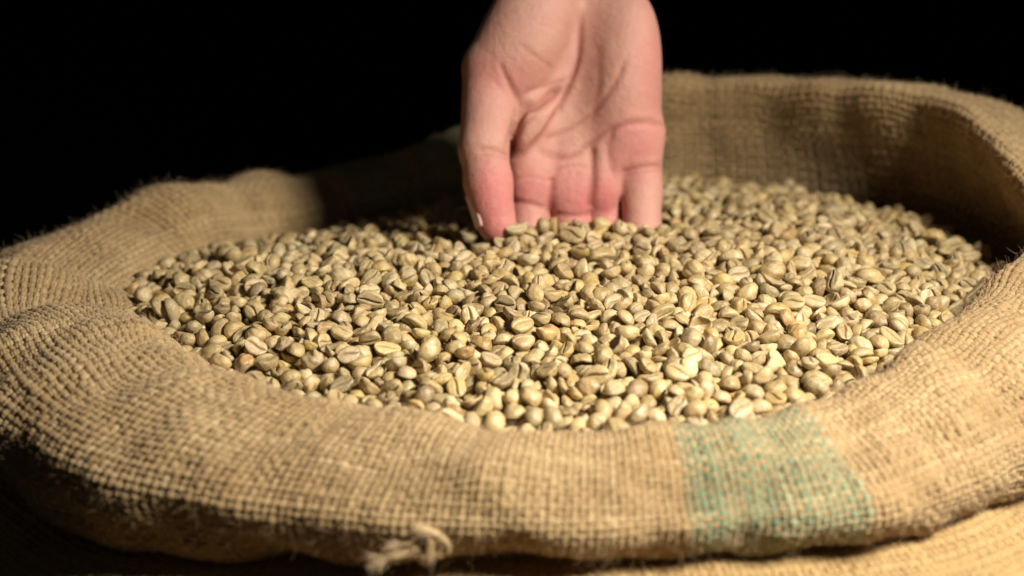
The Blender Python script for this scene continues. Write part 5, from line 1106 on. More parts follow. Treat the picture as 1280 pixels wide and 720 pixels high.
191,-649,-60,-87,-27,26,8,104,1685,1030,-130,-85,-32,37,0,112,675,85,-22,-34,17,-92,3,92,1130,825,-53,77,33,33,7,96,1453,-44,-61,-8,54,80,11,106,785,1186,-74,-70,-16,35,11,99,
-574,1758,-310,84,44,-28,4,109,676,1625,-94,12,27,-87,10,100,-244,-705,-65,19,72,33,7,98,1011,755,-61,47,56,50,7,104,1156,1210,-60,-12,47,-5,2,89,75,-374,-21,-25,17,-41,11,97,
1117,-602,-81,-13,90,-24,2,95,678,629,-11,-80,58,12,12,105,852,1063,-75,-55,-80,-3,8,107,1485,390,-53,10,-1,42,4,103,-741,71,-59,69,-62,36,2,102,1979,696,-178,-77,39,-3,8,103,
1019,811,-68,64,75,-16,10,91,-1230,993,-184,-77,-2,33,0,93,28,306,-37,-35,24,-58,3,101,373,-705,-67,73,-60,7,3,108,596,-1053,-89,-50,-23,19,8,103,587,-222,-18,-32,27,-58,6,104,
1317,325,-21,-62,25,-49,2,98,-1172,-513,-106,-1,-78,-24,0,101,1688,856,-86,-65,-7,-76,12,89,1362,1116,-84,-73,51,43,2,98,644,-384,-30,-28,-94,-8,0,97,-604,-229,-48,13,22,-96,2,104,
-985,-509,-125,-61,72,-33,3,94,-443,481,-54,56,72,-2,0,106,1630,910,-100,-39,86,-25,9,101,-649,-324,-52,-92,25,13,1,106,1836,384,-123,-33,75,31,2,99,1360,-609,-78,41,89,9,4,84,
-1210,-259,-148,46,-65,20,6,101,1292,-131,-72,-23,-15,37,8,102,-471,-1030,-100,12,1,74,2,112,-1445,852,-196,43,18,80,4,115,-801,-425,-65,33,-68,-65,12,101,-1086,-238,-108,-66,-22,7,0,108,
-755,399,-75,-88,29,-3,2,101,-745,558,-81,37,-85,-14,6,86,326,-427,-35,77,-12,50,4,97,-792,-396,-90,39,-33,33,6,98,328,687,14,-8,74,-26,12,100,113,469,-27,59,62,-15,1,101,
627,-802,-68,-13,-21,44,1,110,-654,-792,-111,-1,32,67,11,100,-749,181,-50,43,39,81,2,85,-977,8,-79,11,88,-46,5,95,303,-1140,-123,-5,67,35,7,118,237,113,-38,-46,-40,-51,8,94,
1077,1742,-153,-2,41,8,2,103,-228,795,-109,89,-36,13,1,112,-920,809,-132,30,-27,89,6,103,-346,161,-45,81,-17,-53,1,106,-254,-104,-29,8,-14,98,3,104,703,887,-55,-5,-10,-34,2,105,
148,-437,-59,20,-18,-95,0,109,-614,1128,-152,-96,-7,9,0,94,117,-338,-35,77,-17,-13,0,109,-275,-598,-42,30,-90,-31,8,92,1344,-35,-46,25,66,70,4,97,1277,1023,-66,10,3,-99,1,109,
-214,233,-26,32,17,3,2,104,-1394,832,-189,-76,-59,-15,0,95,1015,-586,-87,11,40,-85,11,107,90,-908,-78,-8,-43,53,1,118,750,1608,-117,27,-92,-2,2,97,-125,-475,-34,-8,-1,65,11,106,
-310,1359,-182,50,75,25,3,108,1917,969,-149,-69,-55,22,2,104,1477,45,-63,-60,14,-34,3,99,-1432,12,-147,-48,70,-44,4,98,661,-1161,-80,-91,6,-42,9,100,995,1737,-117,43,-17,-31,4,99,
44,615,36,89,-29,34,3,85,1393,-532,-73,-63,-67,13,4,89,570,582,5,-7,-13,61,0,92,-244,-488,-69,25,92,-14,10,94,486,372,-33,24,31,19,1,104,-104,-183,-85,-84,-53,15,5,117,
930,-220,-43,-88,-46,-8,5,102,-479,-721,-113,58,-68,-41,5,110,337,-26,-21,83,33,-42,8,105,-173,-88,-49,14,50,-53,6,102,954,471,-45,33,-83,-34,0,111,-350,-513,-58,-94,-11,-32,3,94,
-931,628,-96,-26,85,1,1,102,1921,710,-137,95,18,3,8,106,-1361,466,-133,86,45,-25,5,100,261,-645,-31,-14,30,94,1,107,570,-1131,-88,72,12,51,2,109,-483,713,-95,-27,18,-26,0,96,
1767,758,-115,39,48,-74,8,109,-203,1575,-197,92,33,22,10,101,-982,1239,-219,-5,-12,27,0,97,-1290,675,-155,-7,6,-71,10,106,1632,1250,-132,-35,70,-54,8,99,725,-311,-26,14,10,58,4,104,
1242,-115,-59,59,23,33,0,102,-636,293,-59,30,-63,-68,1,97,1025,-480,-45,19,77,-59,2,100,364,-863,-78,20,55,-73,12,93,292,-155,-42,-7,-33,53,10,86,1654,1406,-155,64,73,-7,3,82,
-1501,275,-179,37,58,-18,8,109,1079,789,-56,90,24,34,11,82,887,800,-55,-20,-86,-36,4,91,166,555,0,-47,49,-74,3,100,948,1870,-151,50,86,2,0,95,-197,1679,-222,58,40,3,2,97,
-498,1482,-238,76,8,54,3,97,-1093,479,-82,-36,-42,62,2,105,1414,340,-21,-39,55,-63,0,101,-287,774,-88,-62,-78,1,0,95,-439,-72,-58,50,82,16,5,85,-830,-217,-55,-11,36,-19,4,94,
914,-29,-43,-8,-99,8,5,109,-676,1177,-170,94,32,-8,3,102,-1239,-86,-128,14,16,-53,3,91,556,-115,-22,13,-96,-7,2,101,-727,1164,-190,-81,55,-11,5,98,-1054,368,-83,-35,-6,22,6,101,
1360,1256,-101,0,21,78,10,103,1161,1291,-72,-7,37,-41,1,91,-564,-783,-97,27,86,-2,5,106,1795,1101,-141,65,-70,6,9,95,-297,-46,-52,0,88,-40,11,96,1003,-661,-135,58,78,1,4,107,
961,798,-42,90,-41,-7,3,100,-1052,57,-74,42,-57,-34,12,100,947,1037,-66,19,-1,98,0,98,-45,-863,-80,7,0,11,8,110,711,124,-12,-19,70,33,10,104,1161,-591,-125,-47,60,18,8,102,
1683,263,-97,-73,-21,-60,1,97,-603,-55,-61,4,3,-97,2,102,-27,-688,-67,-34,-35,-82,6,98,-113,1,-50,-6,-15,-79,7,113,-481,-158,-59,-49,39,-25,9,97,1918,667,-158,74,59,-7,2,98,
-580,-414,-57,17,3,92,0,96,738,308,-33,-93,-35,-9,5,95,-958,155,-87,-2,-55,27,8,98,1207,-783,-91,-60,48,-58,8,91,1670,650,-73,33,-7,-77,0,88,-178,-794,-54,88,40,-13,4,106,
1307,1627,-129,-82,7,-15,1,96,1682,390,-64,20,-22,40,9,99,960,1799,-134,-2,13,17,1,99,-1105,1365,-281,-87,46,17,3,108,-77,548,-45,89,-35,-19,1,104,-531,763,-108,-62,-27,-37,0,96,
847,1925,-163,-5,-74,65,1,105,937,-91,-38,-12,-7,5,6,99,-185,966,-153,-59,-79,18,11,107,1092,-243,-63,-37,22,-50,8,101,-677,1447,-248,-57,81,0,5,108,1503,167,-69,-11,81,-46,7,95,
599,-1236,-77,-71,-24,-5,10,103,-1430,637,-173,27,-45,-68,8,100,334,-305,-40,12,-8,52,4,102,-1121,544,-99,91,37,5,2,101,1457,1478,-121,81,-38,-36,5,106,-185,1271,-168,82,-57,2,4,102,
1809,823,-89,-43,23,-14,2,104,222,555,22,22,-12,-80,6,105,-1272,80,-123,5,95,27,10,105,825,287,-39,36,19,17,2,91,1077,1596,-116,26,94,2,11,92,532,-922,-101,45,84,26,5,105,
899,426,-18,-14,-87,37,3,109,1017,1080,-51,-32,13,28,2,86,977,-637,-83,10,-13,98,1,98,923,1483,-79,-70,-8,-48,1,92,722,1945,-174,83,13,48,1,101,1274,-189,-72,6,-51,-86,11,102,
995,324,-30,58,-61,-17,3,96,-410,637,-59,4,22,-95,11,102,1257,852,-44,61,-48,-62,9,101,1826,894,-105,-15,61,-36,0,97,-139,1066,-141,-48,17,86,1,103,921,329,-29,-6,-16,8,2,108,
-730,-752,-97,4,37,-90,12,103,676,416,-47,-19,-41,83,10,100,1953,898,-162,57,71,-13,5,97,-276,644,-72,61,-39,-68,7,99,1821,181,-100,41,46,-45,7,102,-571,-851,-109,61,-17,-63,4,96,
-629,-430,-85,62,-71,-22,1,109,-421,339,-35,-47,71,-40,8,100,-1385,520,-142,1,94,35,3,105,275,353,-1,12,28,-92,2,91,1079,298,-31,-67,42,-48,0,89,-1150,-461,-130,46,-29,-46,3,97,
-485,1277,-205,-52,-48,-26,11,98,-437,-979,-125,77,-26,-14,4,98,-483,-103,-67,-69,-47,52,7,101,1021,-797,-112,-48,-86,-11,1,98,-714,-968,-66,-5,-4,-27,10,104,-193,507,-54,47,-63,61,1,84,
1154,-557,-94,75,35,9,5,92,711,513,-35,6,-55,70,12,96,-869,619,-109,39,-82,33,6,98,-249,-541,-59,-64,10,-31,3,100,-552,888,-136,-85,-52,-5,5,97,1072,1489,-108,-1,-75,66,2,101,
511,-185,-22,-87,46,13,1,88,1752,823,-123,-79,37,-25,4,101,1184,-505,-114,9,-22,87,6,101,-11,385,-54,-20,-10,-36,6,105,1183,646,-48,-71,18,-64,0,90,799,92,-14,1,21,-58,0,100,
-1371,426,-151,-8,-59,-77,0,107,-21,-640,-50,-76,-2,7,8,98,-112,933,-152,-14,7,-13,1,104,1339,525,-48,98,13,8,1,97,-1123,3,-82,-5,35,-73,8,95,-798,-702,-126,-75,25,-8,3,102,
-275,870,-122,-8,-24,4,2,109,642,-901,-73,15,-40,-89,8,96,-300,-171,-47,-15,-18,-41,4,89,75,-107,-13,-65,65,22,8,103,471,-370,-35,-27,-11,93,4,98,459,-888,-72,-97,17,16,3,111,
-499,-862,-126,14,98,5,2,96,819,1524,-96,20,-62,-63,3,100,399,152,-20,19,-18,37,3,94,-413,78,-69,-19,-67,-16,4,100,1082,1657,-139,93,27,25,5,97,1361,1339,-98,-12,45,-52,0,97,
-1205,954,-175,26,-92,1,1,96,166,-13,-55,-42,10,-71,1,96,-275,-285,-50,-29,-15,45,0,95,366,105,-34,-17,-11,-23,0,109,-152,1176,-142,-6,6,27,6,105,698,-711,-48,34,73,58,1,89,
-1150,1317,-281,73,-1,39,3,107,-598,381,-83,-36,-86,-30,2,97,-42,-924,-62,3,-15,48,3,102,1237,-434,-66,-10,10,-35,11,98,-298,-734,-64,-15,-12,-21,1,103,-1047,1434,-281,18,95,4,4,97,
-497,-58,-55,24,-5,95,4,102,1191,1515,-116,79,-53,-29,1,101,1498,-111,-87,72,0,-12,1,96,-911,-522,-94,-7,-8,-97,4,94,1847,936,-135,-3,75,-61,9,94,762,1057,-47,16,-7,68,1,106,
-875,195,-52,61,27,-71,7,102,-550,-362,-65,7,98,12,5,93,730,-377,-19,49,43,-4,4,101,202,-170,-22,23,-24,94,0,104,-418,842,-121,6,-6,94,0,113,-113,-763,-63,-28,-26,-59,2,105,
674,-1011,-101,14,-33,-93,1,101,245,-879,-78,-31,85,35,4,105,1513,1272,-116,-42,-51,47,10,101,-697,198,-46,-61,36,70,1,106,1442,792,-55,-18,12,-9,11,90,1107,-865,-88,54,-58,-49,3,86,
195,-483,-32,8,5,-97,2,105,-632,-935,-97,-78,49,-37,3,104,-561,-16,-44,-18,-95,8,3,99,-160,-1070,-77,-28,-21,7,4,89,865,-124,-42,-58,12,5,6,109,-150,446,-42,32,35,85,11,94,
848,54,-38,-35,73,-2,3,104,-435,118,-45,-12,-55,-73,10,102,1918,598,-158,-13,44,-29,0,98,1890,907,-135,45,67,57,1,99,689,1743,-114,-71,57,40,7,102,-1124,-62,-134,27,-26,88,3,106,
248,160,-57,-23,-86,14,2,97,-996,-75,-79,14,81,5,0,99,398,339,-37,34,-93,-11,4,95,1633,29,-68,0,14,-43,1,101,-334,-410,-60,9,-11,-37,8,105,815,-787,-90,13,53,-81,8,101,
1171,-739,-108,81,-25,24,4,92,1261,-721,-121,-78,-28,-54,0,102,-395,-674,-62,-33,20,48,11,115,1037,1288,-82,-5,-86,-51,8,111,-345,-945,-103,70,54,-47,4,104,720,1155,-74,-73,42,-12,0,101,
1492,128,-63,50,-25,30,6,92,-293,20,-56,-68,-58,37,3,92,1197,498,-40,81,6,-49,9,102,1179,72,-64,80,58,10,1,113,1012,105,-35,-46,75,30,11,100,179,-881,-97,63,59,40,7,108,
-205,-560,-41,7,47,-35,8,90,1353,65,-43,-56,-38,59,5,86,1439,203,-53,34,20,59,2,95,1259,451,-29,38,-90,18,3,99,1287,-459,-90,10,-73,-65,5,106,360,-818,-75,63,9,-68,1,96,
582,34,-21,31,-1,-21,3,100,355,551,-25,38,28,-70,3,96,-702,-35,-62,3,0,58,0,97,1614,431,-80,-35,4,23,1,110,1318,-521,-104,-5,0,-86,7,92,-555,-88,-51,-54,-76,-30,3,106,
1331,972,-69,25,70,67,0,104,544,-858,-95,13,-98,-7,2,104,-311,240,-37,35,93,8,0,103,956,851,-59,-4,49,-53,1,92,1736,1006,-134,-62,19,-76,10,97,-723,312,-60,7,71,-26,0,105,
-847,951,-149,-51,32,0,8,108,851,840,-60,77,41,-19,1,111,-800,111,-71,-84,7,31,8,101,1085,943,-42,-17,-93,-32,2,87,-476,1782,-307,-67,72,9,5,98,533,-590,-30,-18,28,93,3,101,
837,361,-43,-11,-9,-80,4,97,-1372,251,-131,-10,4,-87,8,96,992,1617,-119,-9,4,78,1,102,93,-467,-45,-62,0,-58,0,105,-548,1282,-187,-52,29,31,3,104,896,1650,-129,37,81,38,0,93,
7,-835,-58,48,-56,50,8,85,126,-842,-104,13,-9,-91,10,93,1386,-309,-70,7,-96,-5,9,95,572,-766,-50,14,9,-95,4,100,-1274,756,-151,-12,-11,84,4,90,-1120,1191,-231,-35,-14,77,0,99,
1257,-525,-84,-7,8,-44,2,91,909,-688,-79,26,-48,80,1,96,471,-837,-90,-3,0,-97,0,104,-475,60,-63,-13,-15,-94,6,102,363,-172,-25,17,-89,42,0,106,1650,813,-101,-61,75,-21,2,106,
1169,-134,-54,22,32,21,4,113,973,1106,-77,-48,78,-29,11,101,-768,1021,-163,7,-96,-23,4,94,48,-444,-28,87,-30,37,8,99,658,-43,-10,-20,-39,70,0,96,-744,1417,-241,-26,37,89,3,109,
183,-102,-72,29,28,-30,10,104,1440,-313,-103,-25,-13,59,4,112,-307,-1076,-62,-24,-25,-76,11,90,280,-657,-79,16,-61,-51,10,103,-471,-790,-125,-68,40,61,7,101,29,-924,-99,45,-80,21,4,99,
1727,1087,-121,-97,7,23,6,88,1114,-188,-75,-2,-18,3,1,97,-126,-810,-76,-6,-34,-84,0,89,672,-856,-100,-70,-64,-29,2,99,587,-1011,-64,-51,86,5,4,85,1581,577,-71,-81,34,-1,2,86,
1336,117,-61,70,10,64,10,109,218,632,-7,92,37,9,0,96,-570,1657,-292,63,47,2,0,99,-1132,108,-88,11,44,-83,3,100,324,-1052,-97,74,29,56,0,92,-1036,1166,-213,20,-87,30,2,104,
-387,338,-68,-3,-6,94,0,105,1660,1081,-105,-98,1,-3,9,100,-468,185,-46,54,83,12,0,109,-78,252,-30,-66,-9,21,2,95,429,-466,-29,54,51,-21,7,103,-1130,-267,-143,-9,-7,-99,5,118,
537,-377,-45,-27,78,3,2,87,-521,814,-126,17,16,-18,10,98,-986,-125,-106,55,-71,-38,3,93,1804,-35,-57,86,-45,-16,0,104,-34,-180,6,2,-2,-28,3,101,-1004,623,-116,-61,47,46,7,100,
617,1066,-101,-10,-8,-14,10,98,1280,-8,-80,-59,63,10,8,96,-991,-22,-92,-51,21,7,6,88,464,-498,-65,-63,47,61,7,96,-914,1430,-272,63,69,-35,0,102,-835,1538,-300,-5,48,86,10,111,
-1304,430,-137,-39,-4,73,0,99,1012,-33,-45,97,-9,-22,2,109,-1194,294,-121,8,-11,98,10,99,-651,-5,-88,66,75,6,6,97,-635,-582,-95,-10,-35,93,1,118,-170,374,-35,47,-80,34,1,104,
234,-936,-127,-75,-31,-57,1,94,-1046,-457,-104,51,86,-3,5,96,320,-732,-61,70,23,66,10,117,48,-568,-56,-56,-46,46,1,87,-91,404,-47,68,8,-38,8,102,471,-14,-49,-34,57,72,7,91,
471,-318,-17,35,36,-9,3,94,348,-359,-41,-94,-27,20,2,92,-215,-136,-61,-24,56,77,7,104,895,-498,-36,-10,16,-95,7,99,207,36,-45,2,-38,-90,0,96,1118,283,-63,-40,-80,41,3,100,
1087,-132,-61,-41,-85,31,0,108,-506,-633,-85,-45,-87,-2,2,102,-271,-690,-94,-33,86,37,7,104,1300,1396,-96,43,-34,-6,6,107,-851,-602,-84,-62,-13,-31,3,94,1243,13,-42,79,58,-18,5,97,
1336,-247,-77,11,-90,-42,0,111,-176,686,-108,7,-95,25,2,98,832,1300,-89,28,22,-94,11,104,475,-436,-41,-4,0,91,8,101,1477,1172,-107,-78,51,-29,1,94,-1356,363,-132,-31,-27,85,0,100,
134,-385,-63,26,74,-46,2,116,729,1768,-139,-2,45,-89,11,102,93,387,-45,1,-24,97,11,111,1399,1365,-130,16,-20,-80,4,107,753,748,-32,28,-5,-19,4,101,1034,991,-63,14,-27,73,11,96,
-912,-578,-125,-9,96,-14,2,98,-286,1021,-147,67,53,-11,5,103,-221,-423,-68,-60,-30,-74,3,115,-163,1323,-142,-26,-18,-36,1,94,146,-1084,-126,3,15,57,11,96,166,-154,-43,35,29,-8,8,94,
1142,238,-58,-97,2,19,5,93,1572,1486,-169,-61,-74,-29,0,105,-431,-192,-70,-10,52,-42,8,95,1398,1467,-129,26,-25,42,6,110,1386,1078,-59,-23,29,-93,4,114,-47,-1036,-90,46,37,34,0,101,
1684,1135,-121,9,-23,94,0,101,-294,1805,-246,46,3,-86,10,92,440,-647,-61,73,-1,32,0,93,-1266,-238,-158,79,-27,44,4,102,409,-639,-97,6,19,69,9,109,-1303,858,-184,-98,-16,8,3,95,
1916,1044,-168,39,84,8,4,90,74,344,-42,-78,19,-47,5,92,40,590,-2,53,35,77,5,103,570,-976,-90,14,61,-36,4,106,61,-262,-31,86,-24,18,11,96,-530,-180,-61,19,23,68,10,96,
-595,-482,-62,32,27,74,0,103,539,-633,-53,-3,18,-93,7,96,244,428,-8,-31,-6,89,2,105,-958,516,-76,84,52,-3,9,102,-951,1531,-330,-18,-75,40,4,96,207,-230,-37,-5,85,-43,7,103,
775,-900,-85,-7,7,-3,11,99,1814,681,-98,-5,-53,-72,0,91,-745,1207,-213,81,31,-33,8,98,-362,1059,-153,-77,8,-62,1,97,1286,310,-56,-38,-65,55,3,109,934,1291,-91,23,8,-57,8,99,
1298,929,-76,-5,-30,-94,4,113,849,732,-34,-45,84,-31,9,109,-1086,1061,-217,-71,40,13,2,95,-661,-301,-93,-27,30,23,3,90,756,1689,-131,8,-18,93,11,105,871,-817,-63,-13,-6,-85,3,100,
1374,-97,-66,-71,56,-42,4,91,439,-1061,-93,-2,-12,-25,6,89,-190,1503,-170,-1,-18,-1,11,101,789,-1014,-98,31,5,43,4,98,-441,977,-140,-54,-55,8,4,82,1037,154,-38,24,5,77,0,112,
-218,-885,-89,8,-2,-97,2,116,-37,-778,-87,91,-38,19,10,108,1279,1575,-149,15,-98,-12,1,111,-1179,138,-102,-3,-12,32,0,97,1186,-422,-106,18,14,67,2,97,436,538,-22,8,5,-74,11,104,
212,193,-19,48,-71,51,4,85,986,427,-38,37,6,78,3,103,-20,-984,-133,72,-67,11,5,86,-145,549,-77,82,-11,48,4,95,-1054,-94,-89,45,6,46,1,102,1345,1659,-137,25,-31,-60,2,85,
1514,1540,-148,75,41,17,8,108,-181,-365,-78,81,-49,-28,5,103,-691,-437,-82,-17,-9,-80,1,103,1247,1414,-119,-35,-70,13,0,91,536,260,-32,25,46,65,0,107,774,-338,-34,29,5,-90,11,87,
41,-490,-56,0,5,61,2,96,96,-669,-63,-23,-57,76,1,95,1428,563,-67,-83,6,6,2,111,-196,1735,-225,21,31,28,3,113,1814,603,-90,-37,1,92,4,107,1318,-407,-108,-77,-54,-6,4,108,
-329,-584,-58,3,-39,80,0,99,-145,-193,-56,64,66,36,11,90,814,15,-53,56,25,70,4,92,767,249,-40,-76,-13,1,0,91,480,290,-38,20,24,-40,3,102,-222,1626,-225,-6,-73,68,4,96,
-873,-68,-59,95,-16,-19,0,108,-1010,-274,-109,50,12,55,9,102,-411,-810,-92,-6,23,-41,2,107,665,1203,-95,47,63,24,3,110,1459,847,-86,-5,3,75,0,103,1417,151,-70,50,48,51,7,101,
1752,460,-104,-82,54,12,9,97,-705,-206,-59,-10,-3,28,11,107,-858,511,-92,3,-97,-10,9,108,1076,-669,-104,15,15,56,10,95,-290,-854,-107,2,-7,-47,1,99,-679,113,-54,32,-48,-80,2,104,
441,274,-23,36,93,7,5,100,-1172,12,-107,8,-52,83,2,105,591,-745,-93,9,12,-99,2,102,582,337,-48,34,74,-32,8,95,-275,-560,-72,56,29,42,12,92,-138,54,-59,39,57,14,4,96,
886,1516,-110,41,3,23,2,105,-1137,207,-76,-63,73,21,8,98,-428,1825,-275,47,1,68,0,104,-36,-416,-52,61,58,40,4,99,-963,-648,-116,-44,27,-35,11,98,-304,64,-56,3,1,-21,7,92,
51,459,-56,-20,11,62,1,108,171,161,-33,-17,19,62,0,105,1326,214,-65,13,-51,-47,0,111,297,-477,-39,93,-16,-29,2,96,-486,1007,-152,-38,91,14,2,96,-497,-225,-59,24,-94,3,5,105,
-138,-1108,-113,36,-74,-34,2,105,-538,-57,-94,-14,6,18,6,98,-1042,204,-75,27,-66,-29,0,91,-920,197,-73,43,10,-49,8,88,208,-1176,-116,-30,-49,-50,1,104,-1172,-78,-142,-7,45,63,3,100,
905,743,-87,-89,28,-36,4,101,118,-108,-52,63,-23,-44,1,111,657,1328,-84,16,7,37,2,101,-364,1811,-288,-64,28,28,10,95,865,-280,-50,-43,29,68,7,98,-601,-157,-74,-54,-17,43,10,97,
-813,-466,-73,71,34,-61,7,99,-381,1180,-184,-3,60,45,3,99,-919,998,-161,60,-79,-9,9,111,797,1332,-89,-62,-14,62,12,92,-391,1612,-232,3,-4,-56,8,94,346,-949,-74,30,-27,-83,5,105,
851,932,-59,56,77,27,3,99,-1144,990,-200,41,-86,23,8,85,-210,-188,-51,86,6,15,0,107,824,-216,-39,2,21,-46,7,108,1350,-389,-53,38,3,74,9,96,1254,-513,-137,-54,-19,44,10,101,
-973,415,-83,-4,99,-4,10,103,1073,1231,-125,-89,-11,44,2,110,-269,1253,-158,-46,27,-47,9,102,1059,-2,-36,15,35,67,0,82,-313,827,-105,-37,84,-31,4,89,-107,988,-136,9,72,-2,2,100,
-106,-1179,-97,-63,-72,25,3,111,-220,1220,-159,-73,29,31,2,108,664,-295,-18,6,-21,-66,1,99,-181,867,-150,-29,-66,34,1,86,595,222,-27,28,77,44,11,99,1515,714,-87,-71,-20,67,7,110,
362,-470,-26,-66,61,-43,11,103,456,-753,-62,-24,-94,18,7,105,1427,-79,-79,-86,-4,21,3,99,-1005,-440,-119,-20,-7,94,1,105,-262,1843,-262,26,-25,13,6,100,215,-990,-131,63,-32,-54,1,103,
82,-1067,-104,36,92,17,9,104,-238,1737,-254,24,9,-26,0,102,-1364,556,-167,31,-12,49,6,98,-1243,383,-108,14,7,0,10,88,1537,915,-78,6,-76,43,4,104,1066,1169,-122,-13,87,44,1,102,
78,-737,-66,4,55,-83,6,88,649,1388,-63,-16,-35,92,1,88,1387,-271,-116,96,-1,17,2,115,1123,172,-35,41,62,28,3,98,937,1605,-117,60,-35,-60,7,94,855,1712,-144,-9,20,16,10,114,
1470,1238,-117,-47,-22,85,0,100,-803,-285,-110,-26,29,-79,11,108,110,326,-52,62,-61,-48,2,95,720,-857,-124,12,25,-50,7,100,1984,643,-177,-81,40,1,2,94,1791,349,-99,97,-5,-21,9,83,
781,779,-70,22,-9,39,6,109,1308,851,-79,-69,-70,-14,5,109,892,1779,-155,89,-25,-1,6,101,-1135,256,-110,37,58,-17,7,109,-988,276,-90,-4,16,-69,0,100,-13,277,-75,93,0,5,5,102,
-962,-222,-94,-26,-43,-18,2,105,1337,1153,-98,28,-11,45,4,98,679,959,-96,-32,38,-35,8,102,-283,-926,-120,44,88,-5,5,99,838,139,-24,-7,-40,91,0,103,969,1218,-61,-7,26,96,9,113,
-867,-800,-119,-79,-57,12,5,103,947,213,-54,-51,17,28,10,97,-130,-124,-39,22,-33,-74,11,94,1336,-353,-125,95,10,-15,4,98,967,-800,-86,15,23,80,12,114,1578,-153,-94,-91,37,-4,3,104,
-17,-1135,-124,-48,-59,52,8,82,-719,247,-60,-53,15,-80,1,93,-32,-584,-67,93,-30,16,1,111,-1123,-156,-141,84,48,20,0,99,197,-848,-96,8,98,-16,5,98,-828,1375,-257,5,9,-81,8,105,
812,1375,-107,-47,33,-40,0,90,-295,1125,-164,-45,-22,-70,11,101,-163,-783,-106,-20,18,-92,10,86,-194,83,-51,-4,1,85,1,95,1307,1293,-85,-97,4,-21,3,100,508,435,-39,68,-54,34,3,101,
-449,-267,-67,80,33,-30,6,102,-1251,449,-117,80,0,3,1,82,1133,-303,-68,-3,-5,-89,0,109,-814,637,-94,-33,10,88,12,104,1707,756,-102,7,-98,16,5,94,638,-1084,-124,-81,49,25,1,103,
78,-992,-110,-73,67,16,10,96,-251,471,-34,-1,-16,-16,2,106,386,254,-17,-17,-72,-67,11,93,-285,539,-62,-26,-4,63,8,93,1204,810,-59,-4,-1,-100,6,106,668,207,-32,-88,-36,-1,1,109,
92,-591,-78,24,45,44,7,116,-1078,-44,-88,3,7,-99,1,95,428,-707,-95,37,14,-44,3,95,-413,-487,-41,-19,22,6,0,97,-729,1604,-294,-11,98,-17,2,106,-195,-59,-62,40,-25,73,1,101,
114,216,-37,8,-44,-9,1,106,1214,1635,-140,-81,-28,-46,3,102,-478,424,-70,24,8,39,1,102,-884,-228,-72,-10,14,28,1,97,818,-334,-56,34,7,36,1,100,224,533,-21,10,20,75,3,97,
-1068,601,-114,-74,-40,26,3,109,1180,-249,-70,-85,15,-2,6,87,668,-945,-115,-91,28,31,2,97,496,-679,-62,-10,-5,-67,6,86,-886,-468,-103,0,60,53,2,103,1430,-247,-144,29,-5,-53,0,111,
1008,-183,-21,23,0,23,1,102,-1007,937,-170,28,78,25,8,105,1004,50,-46,5,-50,15,8,88,278,-1081,-88,62,-69,-36,2,86,-810,1092,-171,-3,6,-77,11,111,22,-989,-131,18,88,-10,1,89,
-541,416,-50,77,-27,-58,3,100,798,394,-17,-8,18,57,6,91,996,1343,-64,77,58,-16,1,102,501,-526,-44,-18,14,-89,0,92,1602,1342,-141,66,-73,-2,6,97,-1216,-199,-169,29,22,-55,1,100,
-1018,1280,-246,46,13,76,6,98,-1169,60,-114,-15,-51,62,4,95,1449,1104,-97,-71,-29,43,4,98,-287,-529,-113,-16,98,-5,1,108,823,-709,-50,-61,-1,21,2,92,1671,948,-128,-33,39,-85,1,104,
-1068,26,-113,-17,48,-80,1,99,1577,303,-60,-51,81,27,1,96,1128,736,-69,6,-25,92,11,110,1782,1279,-152,31,58,-56,3,114,-1463,296,-134,41,-45,-79,3,107,815,-434,-43,13,24,-61,0,109,
-495,-416,-58,31,8,33,1,102,633,-196,-46,9,-32,76,1,104,174,222,-52,-28,69,-66,6,89,-312,-133,-60,23,83,-38,9,101,369,-1047,-89,0,-59,74,5,104,353,597,-51,39,-35,-77,2,92,
396,505,-32,0,-56,51,6,103,-535,938,-162,85,44,-19,5,97,303,-266,-81,5,24,57,2,118,399,593,-52,-78,5,63,0,92,-870,1646,-340,19,-88,-44,4,96,-1189,-172,-197,24,94,24,3,97,
282,-592,-66,61,71,-11,5,98,142,-624,-49,-15,-67,-53,7,106,1146,869,-77,-45,-42,43,2,86,333,636,-16,7,-30,-45,4,105,-117,1083,-206,-56,36,-37,3,102,1149,-54,-79,7,-34,-78,8,109,
566,-831,-59,-11,4,-96,3,96,184,119,-65,18,28,83,0,105,248,606,-50,-11,71,-34,8,93,994,-723,-144,-13,8,-92,7,98,570,-17,-36,17,-55,-74,1,93,-580,37,-66,52,5,-83,7,105,
463,-211,-25,59,66,1,3,100,445,-705,-51,-47,-54,26,3,97,555,424,-39,18,83,-19,2,94,701,180,-13,25,33,-61,0,90,1478,-374,-101,53,18,61,0,105,1252,755,-63,81,5,3,8,98,
-699,23,-57,-48,-23,-27,8,99,455,93,-53,15,-27,-3,8,103,150,271,-52,-1,15,-79,2,111,-777,1708,-325,7,-56,-82,2,92,-138,1031,-182,-33,92,-20,9,96,112,-38,-68,4,-20,34,4,105,
864,326,-8,37,-59,72,8,93,369,389,-40,-52,76,36,0,118,52,526,-38,-46,88,10,4,107,151,-748,-52,44,53,-69,2,96,-801,974,-137,4,-55,40,7,100,304,294,-42,-42,-12,-74,10,95,
562,-273,-41,29,-8,73,2,106,1085,-549,-99,-89,-45,-9,11,97,196,-590,-76,-24,-24,93,2,116,707,1817,-157,-24,96,1,5,106,445,626,-28,2,98,-13,3,107,756,-807,-140,4,4,-47,1,102,
-712,-388,-66,-26,-18,-3,2,104,-414,-716,-84,-25,20,-48,0,98,-1238,125,-160,-20,-57,66,8,94,-421,-232,-55,45,-27,71,3,96,1611,1412,-173,-37,-21,-80,3,110,494,-263,-31,-89,42,15,9,101,
